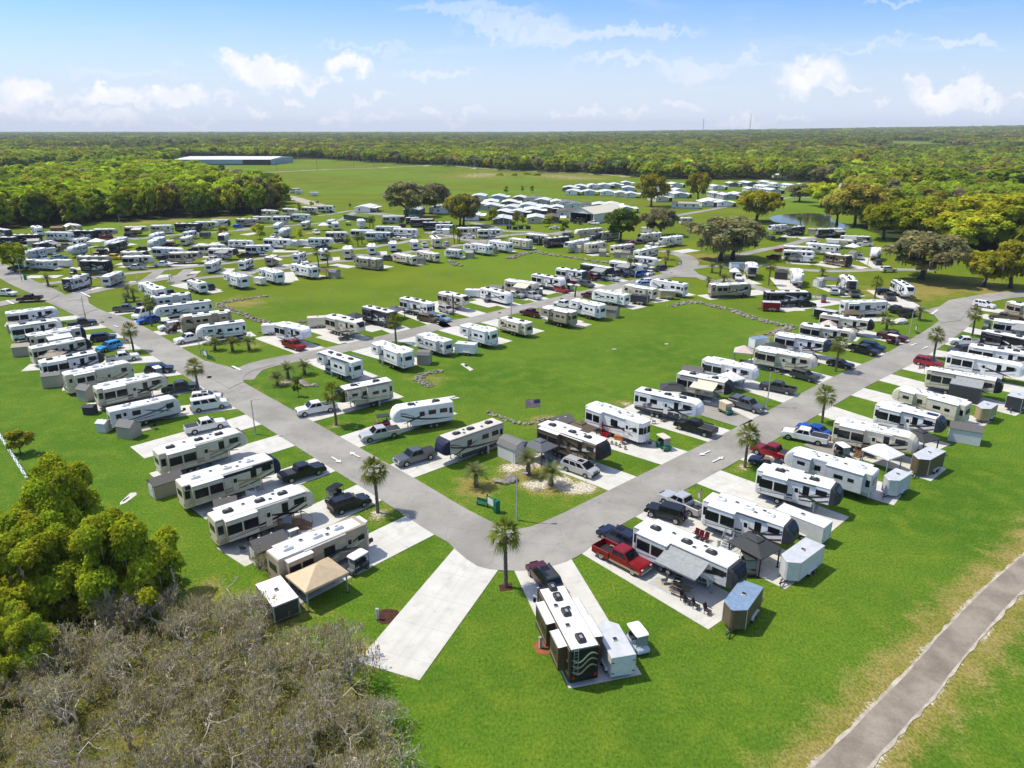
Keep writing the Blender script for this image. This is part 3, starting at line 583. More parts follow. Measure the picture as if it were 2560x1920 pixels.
        if 'd' in opt or ty == 'fw' and pal in ('wd',):
            def ng():
                g = MB()
                if ty == 'fw': P1 = [(h2-.88, 1.0, zt-.045), (h2-.60, .95, zt-.16), (h2-.24, .80, zt-.57), (h2-.04, .60, zt-1.0)]
                else: P1 = [(h2-.74, 1.0, zt-.09), (h2-.53, .95, zt-.21), (h2-.18, .8, zt-.66)]
                for (xa, ya, za), (xb, yb, zb_) in zip(P1[:-1], P1[1:]): g.quad((xa+.012, -ya, za+.03), (xa+.012, ya, za+.03), (xb+.03, yb, zb_+.025), (xb+.03, -yb, zb_+.025), GLASS)
                return g.mesh('nose_glass')
            ob('nose_glass', cached(('ng', ty, round(L*4)), ng), root)
        ax = -h2+L*.34 if ty == 'fw' else -h2+L*.42
        for s in (-1, 1):
            for dx in (-.45, .45): ob('wheel', wheel_mesh(.38, .24), root, (ax+dx, s*(w-.06), .38))
        if near:
            if ty == 'fw':
                for s in (-1, 1): ob('landing_leg', cached('leg', lambda: MB().box(-.05, .05, -.05, .05, 0, 1.5, GALV).box(-.12, .12, -.12, .12, 0, .05, GALV).mesh('landing_leg')), root, (h2-2.75, s*.85, .05))
            else: ob('hitch', cached('hitch', lambda: MB().prism([(0, -.6), (1.3, 0), (0, .6), (0, .5), (1.1, 0), (0, -.5)], 'z', .45, .55, UNDER).box(.9, 1.3, -.15, .15, .5, .9, PLASTB).mesh('hitch')), root, (h2-.4, 0, 0))
    # roof furniture
    acm = ac_mesh(PLASTB if 'k' in opt else PLASTW)
    xs = [-h2+L*f for f in ((.12, .5, .74, .9) if 'v' in opt and ty == 'ma' else ((.16, .47, .70) if L > 10 else (.25, .66)))]
    for x in xs[:4]: ob('roof_air_conditioner', acm, root, (x, 0, zt+.02))
    if near or L > 9:
        for x, y in ((-h2+L*.32, .45), (-h2+L*.56, -.4), (-h2+L*.62, .55))[:3 if near else 1]: ob('roof_vent', vent_mesh(), root, (x, y, zt+.02))
    if 'S' in opt: ob('solar_panel', cached('sol', lambda: MB().box(-.8, .8, -.5, .5, 0, .05, mat('solar_cell', (.015, .02, .04), .15)).mesh('solar_panel')), root, (-h2+L*.78, .2, zt+.06))
    # slide-outs, windows, door
    ws, wl = (1.7, .78) if ty == 'pm' else (1.1, .62), None
    def slide(s, x0, x1, z0, z1, dep, wins, top=None):
        k = ('sl', round(x1-x0, 1), round(z1-z0, 1), dep, pal, s)
        def mk():
            g = MB().box(-(x1-x0)/2, (x1-x0)/2, 0 if s > 0 else -dep, dep if s > 0 else 0, 0, z1-z0, bm_)
            e = s*dep
            for za, th, mm in ((.30, .10, sm), (.52, .05, am)):
                g.add([(-(x1-x0)/2+.05, e+s*.006, za), ((x1-x0)/2-.05, e+s*.006, za+.22), ((x1-x0)/2-.05, e+s*.006, za+.22+th), (-(x1-x0)/2+.05, e+s*.006, za+th*.6)], [(0, 1, 2, 3)], mm)
            for xx in (-(x1-x0)/2, (x1-x0)/2-.05): g.box(xx, xx+.05, min(e, e+s*.012), max(e, e+s*.012), .02, z1-z0-.02, RIM_B if pal not in ('wh', 'gr') else bm_)
            return g.mesh('slide_out', .01)
        o = ob('slide_out', cached(k, mk), root, ((x0+x1)/2, s*(w-.01), z0))
        tm = top or (RIM_B if pal in ('bg', 'wb', 'bs', 'bk', 'cd') else ROOFW)
        ob('slide_topper', cached(('tp', round(x1-x0, 1), dep, tm.name, s), lambda: MB().add([(-(x1-x0)/2-.04, 0, .10), ((x1-x0)/2+.04, 0, .10), ((x1-x0)/2+.04, s*(dep+.05), .03), (-(x1-x0)/2-.04, s*(dep+.05), .03)], [(0, 1, 2, 3)], tm).cyl((-(x1-x0)/2-.04, s*(dep+.03), .03), .045, x1-x0+.08, 'x', GALV, 8).mesh('slide_topper')), o, (0, 0, z1-z0))
        for (xx, ww, hh) in wins: put_win(o, xx, s*dep, (z1-z0)*.56, ww, hh)
        return o
    dep = .75 if near else .6
    wide = {'pm': 2.6}.get(ty, 1.5)
    if ty == 'fw':
        if 'n' not in opt:
            slide(-1, -h2+.9, -h2+.9+min(3.8, L*.30), 1.25, zt-.12, dep, [(-.88, 1.6, 1.15), (.88, 1.6, 1.15)] if L > 8.6 else [(0, 1.7, .95)])
            slide(1, -h2+.9, -h2+.9+min(4.6, L*.40), 1.25, zt-.12, dep, [(-.9, .75, .5), (.6, 1.1, .55)]); slide(1, h2-3.7, h2-1.5, 1.95, zt-.15, dep*.8, [(0, 1.0, .5)])
        else:
            for x in (-h2+1.6, -h2+3.4): put_win(root, x, -w, 2.65, 1.2, .75); put_win(root, x, w, 2.65, 1.2, .7)
        put_win(root, -h2+.47, -w, 2.55, .62, 1.05); put_win(root, h2-3.8, -w, 2.75, .75, 1.15); put_win(root, h2-2.1, -w, 2.95, 1.25, .72); put_win(root, h2-4.5, w, 2.6, .8, .75); put_win(root, -h2+.45, w, 2.5, .5, .9)
        xd = -h2+L*.50
    elif ty == 'tt':
        if 'n' not in opt: slide(1, -h2+L*.18, -h2+L*.18+min(4, L*.42), 1.15, zt-.12, dep, [(-.5, .9, .55), (.8, .9, .55)]); 
        if 'v' in opt: slide(-1, -h2+L*.55, -h2+L*.55+min(3.4, L*.3), 1.15, zt-.12, dep, [(0, 1.3, .7)])
        for x, ww in ((-h2+1.1, .75), (-h2+L*.36, 1.2), (h2-1.6, 1.1)): put_win(root, x, -w, 2.25, ww, .78)
        put_win(root, h2-1.7, w, 2.25, .9, .6); put_win(root, -h2+.8, w, 2.3, .6, .5); xd = -h2+L*.2
    elif ty == 'ma':
        if 'n' not in opt:
            slide(-1, -h2+1.2, -h2+1.2+min(3.4, L*.3), 1.25, zt-.2, dep, [(-.7, 1.2, .9), (.75, 1.2, .9)]); slide(-1, h2-5.2, h2-2.7, 1.25, zt-.2, dep*.8, [(0, 1.2, .7)]) if 'v' in opt else None
            slide(1, h2-6.4 if L > 10 else h2-5.4, h2-2.4, 1.25, zt-.2, dep, [(-.6, 1.1, .6), (.9, .8, .6)]); slide(1, -h2+.8, -h2+2.9, 1.25, zt-.2, dep, [(0, .8, .4)])
        put_win(root, h2-1.55, -w, 2.65, .9, .75); put_win(root, h2-1.55, w, 2.65, .9, .75); put_win(root, -h2+.7, -w, 2.6, .5, .7); put_win(root, h2-6.5, -w, 2.6, .9, .7); xd = h2-4.1 if 'v' not in opt else h2-6.0
    else:
        slide(-1, -h2+.7, -h2+3.4, 1.15, zt-.3, dep, [(-.68, 1.22, 1.1), (.68, 1.22, 1.1)]); slide(1, -h2+1, -h2+5, 1.15, zt-.3, dep, [(0, 1.0, .6)])
        for x, ww, hh in ((.3, 1.3, 1.1), (h2-1.2, .8, .6)): put_win(root, x, -w, 2.4, ww, hh)
        put_win(root, h2-2, w, 2.4, 1.0, .7); xd = h2-2.6
    d = ob('entry_door', cached(('door', pal), lambda: MB().box(-.36, .36, -.03, .012, 0, 1.95, bm_).box(-.38, .38, -.03, .006, -.02, 1.97, RIM_B).mesh('entry_door')), root, (xd, -w, zb+.28), math.pi)
    ob('door_window', cached('dwin', lambda: MB().box(-.2, .2, -.01, .022, -.28, .28, GLASS).mesh('door_window')), d, (0, 0, 1.4))
    if near:
        ob('door_steps', cached(('steps', ty), lambda: MB().box(-.35, .35, -.35, 0, .62, .67, PLASTB).box(-.35, .35, -.65, -.33, .40, .45, PLASTB).box(-.35, .35, -.95, -.63, .18, .23, PLASTB).box(-.36, -.33, -.95, 0, .05, .12, PLASTB).box(.33, .36, -.95, 0, .05, .12, PLASTB).mesh('door_steps')), root, (xd, -w, .1))
        if ty != 'ma':
            for x in (h2-3.6, h2-4.6)[:2 if ty == 'fw' else 1]:
                ob('storage_hatch', cached(('hatch', pal), lambda: MB().box(-.42, .42, -.02, .01, -.32, .32, lm).box(-.44, .44, -.02, .004, -.34, .34, RIM_B).mesh('storage_hatch')), root, (x, -w, zb+.42), math.pi)
        if 'l' in opt or ty == 'ma':
            def lad():
                g = MB()
                for s in (-.18, .18): g.box(-.05, 0, s-.02, s+.02, 0, 2.4, GALV)
                for i in range(8): g.box(-.045, -.015, -.18, .18, .15+i*.3, .18+i*.3, GALV)
                return g.mesh('ladder')
            ob('ladder', cached('lad', lad), root, (-h2-.02, w-.5, zt-2.35))
    # rear end window
    if ty in ('tt', 'fw', 'pm') and 'N' not in opt:
        ob('rear_window', cached(('rw', ty), lambda: MB().box(-.02, .02, -.75, .75, -.38, .38, RIM_B).box(-.028, .02, -.69, .69, -.32, .32, GLASS).mesh('rear_window')), root, (-h2-.01, 0, zt-1.25))
        for s in (-1, 1): ob('tail_light', cached('rvtl', lambda: MB().box(-.02, .02, -.12, .12, -.16, .16, TAILM).mesh('tail_light', .01)), root, (-h2-.012, s*.98, zb+.45)) if near else None
    if ty == 'pm' or 'B' in opt:
        for y_, z_ in ((-.42, .9), (.42, .9)): ob('bay_window', cached('bay', lambda: MB().box(-.03, .02, -.33, .33, -.5, .5, RIM_B).box(-.03, .026, -.28, .28, -.45, .45, GLASS).mesh('bay_window')), root, (h2+.01, y_, zt-1.3))
        if ty == 'pm':
            for s in (-1, 1): ob('bay_window', cached('bay', lambda: 0), root, (h2-.26, s*(w-.24), zt-1.3), s*R(45))
    # awnings
    aw = [c for c in opt if c in 'AaGT']
    if aw:
        am_ = {'A': P_('cream'), 'a': ROOFW, 'G': mat('grey_awning', (.30, .31, .31), .7), 'T': mat('dark_awning', (.06, .063, .068), .85)}[aw[0]]
        la = min(4.6, L*.42); x0 = xd-la*.35; dz = .75
        def awn():
            g = MB(); vs = []
            for i in range(5):
                u = i/4; yy = -w-.1-2.4*u; zz = zt-.2-dz*u-.12*math.sin(3.14*u)
                vs += [(0, yy, zz), (la, yy, zz), (0, yy, zz-.02), (la, yy, zz-.02)]
            g.add(vs, [(4*i, 4*i+1, 4*i+5, 4*i+4) for i in range(4)]+[(4*i+2, 4*i+6, 4*i+7, 4*i+3) for i in range(4)], am_); g.cyl((0, -w-2.52, zt-.97), .06, la, 'x', am_, 8)
            g.box(0, la, -w-2.53, -w-2.51, zt-1.16, zt-.98, am_)
            return g.mesh('awning')
        ao = ob('awning', cached(('awn', ty, round(la, 1), aw[0]), awn), root, (x0, 0, 0))
        for xx in (.02, la-.06): ob('awning_arm', cached(('arm', ty), lambda: MB().tube([(0, -w-.03, 1.2), (0, -w-2.5, zt-.97)], .025, GALV, 4).tube([(0, -w-.03, zt-.3), (0, -w-1.3, zt-1.55)], .022, GALV, 4).mesh('awning_arm')), ao, (xx, 0, 0))
        if 'W' in opt: ob('screen_wall', cached(('scr', ty, round(la, 1)), lambda: MB().box(0, la, -w-2.55, -w-2.52, .1, zt-1.1, SCREEN).mesh('screen_wall')), ao)
    else:
        la = min(5.2, L*.45)
        ob('rolled_awning', cached(('ra', round(la, 1), pal), lambda: MB().cyl((0, 0, 0), .075, la, 'x', P_('charcoal') if pal in ('wd', 'bk', 'bs', 'sb', 'wb') else P_('white'), 8).mesh('rolled_awning')), root, (-h2+L*.26, -w-.08, zt-.14))
    return root
# ------------------------------------------------------------------ cars, pickups, vans
CARS = {  # L, half width, clearance, bonnet z, belt z, roof z, windscreen foot, windscreen head, roof end, rear foot, axles, wheel radius
 'pickup': (5.95, .99, .42, 1.18, 1.25, 1.92, 1.35, .62, -.72, -.98, (1.85, -1.85), .41), 'dually': (6.4, 1.0, .48, 1.26, 1.32, 2.0, 1.55, .8, -.62, -.9, (2.1, -2.0), .42),
 'suv': (4.9, .96, .34, 1.08, 1.14, 1.76, 1.15, .35, -2.05, -2.38, (1.45, -1.45), .37), 'sedan': (4.8, .92, .28, .95, 1.0, 1.45, .95, .15, -1.15, -1.85, (1.42, -1.4), .34),
 'minivan': (5.1, .99, .3, 1.1, 1.15, 1.78, 1.75, .75, -2.2, -2.5, (1.55, -1.5), .34), 'jeep': (4.75, .93, .5, 1.2, 1.24, 1.88, .75, .5, -2.0, -2.06, (1.5, -1.5), .43),
 'van': (5.7, 1.0, .38, 1.25, 1.32, 2.12, 1.7, 1.0, -2.7, -2.82, (1.75, -1.75), .38), 'highvan': (5.6, 1.0, .38, 1.25, 1.4, 2.6, 2.1, 1.1, -2.72, -2.78, (1.75, -1.75), .36), 'roadster': (4.1, .87, .26, .85, .9, 1.22, .6, .15, -.75, -1.1, (1.2, -1.2), .33)}
CARN = {'pickup': 'pickup_truck', 'dually': 'pickup_truck', 'suv': 'parked_car', 'sedan': 'parked_car', 'minivan': 'minivan', 'jeep': 'off_road_car', 'van': 'passenger_van', 'highvan': 'cargo_van', 'roadster': 'parked_car'}
CARC = {'pickup': 'pickup truck', 'dually': 'pickup truck', 'suv': 'car', 'sedan': 'car', 'minivan': 'minivan', 'jeep': 'car', 'van': 'van', 'highvan': 'van', 'roadster': 'car'}
def car(loc, rz, ty, colour, opt, label, group, lod):
    L, w, cl, hz, bz, rzf, wf, wh, re, rf_, axs, wr = CARS[ty]; h2 = L/2; pu = ty in ('pickup', 'dually')
    root = thing(CARN[ty], loc, rz, label, CARC[ty], group); m = carp(colour); r2 = wr+.08
    def arch(x): return [(x+r2*math.cos(a), max(cl, wr-.02+r2*math.sin(a))) for a in [math.pi*k/8 for k in range(9)]]
    def body():
        g = MB(); rear = rf_-.02 if pu else -h2
        top = [(h2, cl+.05), (h2, cl+.42), (h2-.08, hz-.18), (h2-.3, hz-.05), (wf+.05, hz+.02), (wf, bz)]
        if pu: top += [(rear, bz), (rear, cl)]
        else: top += [(rf_, bz), (-h2+.06, bz-.12) if ty in ('sedan', 'roadster') else (-h2+.03, bz-.02), (-h2, bz-.35), (-h2, cl+.05), (-h2+.1, cl)]
        bot = []
        for x in sorted([a for a in axs if a > rear]): bot += arch(x)[::-1]
        g.prism(top+bot+[(h2-.1, cl)], 'y', -w, w, m); return g.mesh('body', .06 if lod == 0 else 0, 2)
    ob('body', cached(('cb', ty, colour, lod), body), root)
    def cabin():
        g = MB(); wt = w-(.16 if ty != 'jeep' else .06)
        vs = [(wf, -w+.04, bz-.01), (rf_, -w+.04, bz-.01), (re, -wt, rzf), (wh, -wt, rzf), (wf, w-.04, bz-.01), (rf_, w-.04, bz-.01), (re, wt, rzf), (wh, wt, rzf)]
        g.add(vs, [(0, 1, 2, 3), (4, 7, 6, 5), (3, 2, 6, 7), (0, 3, 7, 4), (1, 5, 6, 2)], P_('sand') if 'c' in opt else (P_('charcoal') if 'r' in opt else m)); return g.mesh('cabin', .07 if lod == 0 else .03, 2 if lod == 0 else 1)
    ob('cabin', cached(('cc', ty, colour, lod, 'c' in opt, 'r' in opt), cabin), root)
    def glass(kind, s=1):
        g = MB(); wt = w-(.16 if ty != 'jeep' else .06); A, D, Cc, Bb = [Vector(p) for p in ((wf, -w+.04, bz), (rf_, -w+.04, bz), (re, -wt, rzf), (wh, -wt, rzf))]
        fl = lambda v: Vector((v.x, -v.y, v.z))
        def pan(p00, p10, p11, p01, u0, u1, v0, v1, off):
            f = lambda u, v: (p00*(1-u)+p10*u)*(1-v)+(p01*(1-u)+p11*u)*v
            n = (p10-p00).cross(p01-p00).normalized()*off
            g.quad(*[f(u, v)+n for u, v in ((u0, v0), (u1, v0), (u1, v1), (u0, v1))], GLASS)
        if kind == 'windscreen': pan(A, fl(A), fl(Bb), Bb, .05, .95, .06, .93, .03)
        elif kind == 'rear_window': pan(fl(D), D, Cc, fl(Cc), .08, .92, .15 if not pu else .1, .9, .03)
        else:
            n = 2 if pu or ty in ('sedan', 'jeep', 'roadster') else 3
            for k in range(n):
                u0, u1 = .10+k*.86/n, .10+(k+1)*.86/n-.045
                if s < 0: pan(D, A, Bb, Cc, 1-u1, 1-u0, .1, .86, .02)
                else: pan(fl(A), fl(D), fl(Cc), fl(Bb), u0, u1, .1, .86, .02)
        return g.mesh(kind)
    if 'c' not in opt: ob('rear_window', cached(('rw', ty), lambda: glass('rear_window')), root)
    ob('windscreen', cached(('wsn', ty), lambda: glass('windscreen')), root)
    for s in (-1, 1): ob('side_glazing', cached(('sg', ty, s), lambda: glass('side_glazing', s)), root)
    for x in axs:
        for s in (-1, 1): ob('wheel', wheel_mesh(wr, .26), root, (x, s*(w-.12), wr+.01))
    if pu:
        def bed():
            g = MB(); x1 = rf_-.04; bw = w if ty == 'pickup' else w+.10
            for s in (-1, 1):
                g.prism([(x1, cl), (x1, bz+.02), (-h2, bz+.02), (-h2, cl+.1)]+[p for p in arch(axs[1])[::-1]], 'y', s*(bw-.13), s*bw, m)
            g.box(-h2, -h2+.07, -bw+.13, bw-.13, cl+.15, bz+.01, m); g.box(x1-.06, x1, -bw+.13, bw-.13, cl+.2, bz+.01, m); g.box(-h2+.07, x1-.06, -bw+.13, bw-.13, .62, .7, PLASTB)
            return g.mesh('cargo_bed', .025 if lod == 0 else 0)
        b = ob('cargo_bed', cached(('bed', ty, colour, lod), bed), root)
        if 't' in opt: ob('bed_cover', cached(('ton', ty), lambda: MB().box(-h2+.04, rf_-.1, -w+.1, w-.1, bz+.02, bz+.05, mat('vinyl_cover', (.03, .03, .033), .55)).mesh('bed_cover', .02)), b)
        if 's' in opt: ob('bed_cap', cached(('cap', ty, colour), lambda: MB().loft([(-h2+.05, w-.12, bz, rzf-.12, .15), (-h2+.25, w-.04, bz, rzf-.05, .15), (rf_-.05, w-.04, bz, rzf-.02, .15)], m).box(-h2+.4, rf_-.3, -w+.02, w-.02, bz+.18, rzf-.3, GLASS).mesh('bed_cap')), b)
        if 'k' in opt: ob('roof_rack', MB().box(-h2+.1, rf_-.1, -w+.1, w-.1, 1.72, 1.78, P_('charcoal')).mesh('roof_rack', .02), b)
    if 'g' in opt:      # two-tone lower cladding
        ob('side_trim', cached(('gold', ty), lambda: MB().box(-h2+.2, h2-.25, -w-.015, -w+.02, cl, cl+.22, P_('gold')).box(-h2+.2, h2-.25, w-.02, w+.015, cl, cl+.22, P_('gold')).mesh('side_trim')), root)
    if lod == 0:
        for s in (-1, 1):
            ob('headlight', cached('hl', lambda: MB().box(-.1, .02, -.17, .17, -.09, .09, HEADM).mesh('headlight', .03)), root, (h2-.03, s*(w-.26), hz-.28))
            ob('tail_light', cached('tl', lambda: MB().box(-.02, .05, -.09, .09, -.18, .18, TAILM).mesh('tail_light', .02)), root, (-h2, s*(w-.12), bz-.22))
            ob('mirror', cached(('mir', colour), lambda: MB().box(-.06, .06, -.1, .1, -.08, .1, m).mesh('mirror', .03)), root, (wf-.12, s*(w+.1), bz+.1))
            ob('bumper', cached(('bmp', ty), lambda: MB().box(-.06, .06, -w+.05, w-.05, -.12, .12, GALV if pu else UNDER).mesh('bumper', .04)), root, (s*(h2+.02), 0, cl+.2))
        ob('grille', cached(('gr', ty), lambda: MB().box(-.02, .02, -w+.5, w-.5, -.17, .17, PLASTB).box(-.01, .03, -w+.48, w-.48, -.02, .02, RIMM).mesh('grille')), root, (h2+.0, 0, hz-.3))
        if ty in ('suv', 'minivan', 'jeep'):
            if ty == 'jeep': ob('spare_wheel', wheel_mesh(.4, .24), root, (-h2-.12, 0, 1.05), math.pi/2)
            else:
                for s in (-1, 1): ob('roof_rail', cached(('rr', ty), lambda: MB().box(re+.2, wh-.1, -.02, .02, 0, .05, UNDER).mesh('roof_rail')), root, (0, s*(w-.24), rzf+.0))
                if ty == 'suv' or ty == 'minivan': ob('sunroof', cached(('sr', ty), lambda: MB().box(wh-1.0, wh-.15, -.4, .4, 0, .012, GLASS).mesh('sunroof')), root, (0, 0, rzf-.004))
    return root
def cart(loc, rz, colour, top, label, group, lod, cover=False):
    root = thing('golf_cart', loc, rz, label, 'golf cart', group); m = carp(colour); tm = P_(top)
    def tub():
        g = MB().prism([(-1.2, .3), (-1.2, .75), (-.85, .82), (-.2, .8), (-.15, .38), (.55, .38), (.75, .75), (1.1, .68), (1.2, .5), (1.2, .3)], 'y', -.58, .58, m); return g.mesh('body', .05, 1)
    ob('body', cached(('ct', colour), tub), root)
    ob('seat', cached('cs', lambda: MB().box(-.75, -.15, -.54, .54, .80, .95, P_('charcoal')).box(-.85, -.7, -.54, .54, .9, 1.35, P_('charcoal')).mesh('seat', .04)), root)
    ob('roof', cached(('cr', top), lambda: MB().loft([(-1.15, .55, 1.82, 1.9), (-.9, .62, 1.82, 1.95), (.6, .62, 1.82, 1.95), (.85, .55, 1.82, 1.9)], tm, .05).mesh('roof')), root)
    for x, xt in ((-1.1, -1.05), (.75, .6)):
        for s in (-1, 1): ob('roof_post', cached(('cp', x), lambda: MB().tube([(x, 0, .7), (xt, 0, 1.84)], .022, UNDER, 4).mesh('roof_post')), root, (0, s*.55, 0))
    for x in (-.82, .85):
        for s in (-1, 1): ob('wheel', wheel_mesh(.24, .2), root, (x, s*.5, .24))
    ob('windscreen', cached('cw', lambda: MB().quad((.78, -.52, .8), (.78, .52, .8), (.63, .52, 1.8), (.63, -.52, 1.8), mat('clear_acrylic', (.25, .28, .28), .1)).mesh('windscreen')), root)
    if cover: ob('weather_cover', cached('ccv', lambda: MB().box(-1.1, .7, -.6, .6, .5, 1.8, P_('sand')).mesh('weather_cover', .1)), root)
    return root
# ------------------------------------------------------------------ trailers, sheds, shelters
def trailer(loc, rz, L, w2, h, side, roofm, label, group, vnose=True, ramp=False):
    root = thing('cargo_trailer', loc, rz, label, 'trailer', group); h2 = L/2; m = P_(side); n = .8 if vnose else .08
    pl = [(-h2, -w2), (h2, -w2), (h2+n, -.12), (h2+n, .12), (h2, w2), (-h2, w2)] if vnose else [(-h2, -w2), (h2, -w2), (h2, w2), (-h2, w2)]
    ob('body', MB().prism(pl, 'z', .45, h, m).mesh('body', .02), root)
    big = [(x*(1.0)+(.03 if x > 0 else -.03), y+(.03 if y > 0 else -.03)) for x, y in pl]
    rf = ob('roof', MB().prism(big, 'z', h-.01, h+.05, ALU if roofm == 'alu' else (mat('blue_sheet_roof', (.27, .37, .50), .4, .3) if roofm == 'blue' else P_(roofm))).mesh('roof', .02), root)
    ob('roof_vent', vent_mesh(), rf, (.1, 0, h+.05))
    for s in (-1, 1):
        for dx in ((-.42, .42) if L > 3.4 else (0,)): ob('wheel', wheel_mesh(.33, .2), root, (-.3+dx, s*(w2+.02), .34))
        ob('fender', MB().prism([(-.9, .5), (-.75, .76), (.75, .76), (.9, .5), (.8, .5), (.68, .7), (-.68, .7), (-.8, .5)], 'y', s*(w2+.0), s*(w2+.2), ALU).mesh('fender'), root, (-.3, 0, 0))
        ob('corner_trim', MB().box(-h2-.012, -h2+.05, s*(w2+.01)-.03, s*(w2+.01)+.03, .45, h-.02, ALU).mesh('corner_trim'), root)
        ob('stone_guard', MB().box(h2-.04, h2+.04, s*(w2+.006)-.02, s*(w2+.006)+.02, .45, h-.03, ALU).mesh('stone_guard'), root)
    ob('side_door', MB().box(-.36, .36, -.01, .012, 0, min(1.8, h-.75), m).box(-.39, .39, -.01, .006, -.03, min(1.83, h-.72), RIM_B if side in ('white', 'palegrey') else ALU).mesh('side_door'), root, (h2-.75, -w2, .55), math.pi)
    if ramp:
        ob('ramp_door', MB().prism([(-h2, .42), (-h2-1.7, .06), (-h2-1.7, .0), (-h2, .35)], 'y', -w2+.06, w2-.06, ALU).mesh('ramp_door'), root)
        ob('open_interior', MB().box(-h2-.012, -h2+.01, -w2+.1, w2-.1, .5, h-.12, UNDER).mesh('open_interior'), root)
    else:
        rd = ob('rear_door', MB().box(-h2-.02, -h2, -w2+.08, w2-.08, .5, h-.1, m).box(-h2-.012, -h2, -w2+.05, w2-.05, .47, h-.07, ALU).mesh('rear_door'), root)
        for s in (-1, 1):
            for zz in (.8, h-.5): ob('hinge', MB().box(-h2-.04, -h2-.015, s*(w2-.14)-.12, s*(w2-.14)+.12, zz-.04, zz+.04, PLASTB).mesh('hinge'), rd)
    ob('tongue', MB().prism([(h2-.2, -.5), (h2+n+1.0, -.04), (h2+n+1.0, .04), (h2-.2, .5), (h2-.2, .4), (h2+n+.7, 0), (h2-.2, -.4)], 'z', .42, .5, UNDER).box(h2+n+.7, h2+n+.8, -.04, .04, .05, .9, GALV).mesh('tongue'), root)
    return root
def shed(loc, rz, L, w2, hw, hr, wall, roofm, label, group, kind='gable', door='white'):
    root = thing('storage_shed', loc, rz, label, 'shed', group); h2 = L/2; m = P_(wall) if wall not in MATS else MATS[wall]
    sid = cached(('siding', wall), lambda: siding(wall))
    if kind == 'barn': pr = [(-w2, 0), (-w2, hw), (-w2*.62, hw+(hr-hw)*.68), (0, hr), (w2*.62, hw+(hr-hw)*.68), (w2, hw), (w2, 0)]
    else: pr = [(-w2, 0), (-w2, hw), (0, hr), (w2, hw), (w2, 0)]
    ob('wall', MB().prism(pr, 'x', -h2, h2, sid).mesh('wall'), root)
    top = pr[1:-1]; vs = []; ev = .12
    rm = cached(('shingles', roofm), lambda: siding(roofm, 9, True))
    up = [((y*1.0+(ev if y > 0 else -ev if y < 0 else 0)), z-(.09 if abs(y) > w2*.9 else 0)) for y, z in top]
    poly = [(y, z+.07) for y, z in up] + [(y, z+.012) for y, z in up[::-1]]
    g = MB()
    for i in range(len(up)-1): g.prism([up[i], up[i+1], (up[i+1][0], up[i+1][1]+.07), (up[i][0], up[i][1]+.07)], 'x', -h2-ev, h2+ev, rm)
    ob('roof', g.mesh('roof'), root)
    d = ob('door', MB().box(h2, h2+.03, -w2*.5, w2*.5, .08, hw*.92, P_(door)).box(h2+.005, h2+.035, -.015, .015, .08, hw*.92, RIM_B).mesh('door'), root)
    ob('handle', MB().box(h2+.03, h2+.07, .06, .1, hw*.45, hw*.55, UNDER).mesh('handle'), d)
    if L > 2.6: ob('window', win_mesh(.55, .6), root, (0, -w2, hw*.62), math.pi)
    for x in (-h2*.4, h2*.4): ob('roof_vent', cached('tinyvent', lambda: MB().box(-.12, .12, -.12, .12, 0, .1, PLASTW).mesh('roof_vent', .02)), root, (x, -w2*.3, hr-(hr-hw)*.3))
    return root
def siding(col, sc=5, roof=False):
    m = bpy.data.materials.new('siding_'+col); m.use_nodes = True; t = m.node_tree; b = t.nodes['Principled BSDF']; b.inputs['Roughness'].default_value = .8
    c = PAINT[col]; tcn = N(t, 'ShaderNodeTexCoord'); sx = N(t, 'ShaderNodeSeparateXYZ'); LK(t, tcn.outputs['Object'], sx.inputs[0])
    st = math_node(t, 'FRACT', math_node(t, 'MULTIPLY', math_node(t, 'ADD', sx.outputs[0], sx.outputs[1]) if not roof else sx.outputs[2], sc))
    ln = math_node(t, 'LESS_THAN', st, .14); nn = noise(t, tcn.outputs['Object'], 3, 4, .6, 0)
    cc = mixc(t, nn, tuple(q*.8 for q in c), tuple(q*1.12 for q in c)); LK(t, mixc(t, math_node(t, 'MULTIPLY', ln, .4), cc, tuple(q*.5 for q in c)), b.inputs['Base Color']); return m
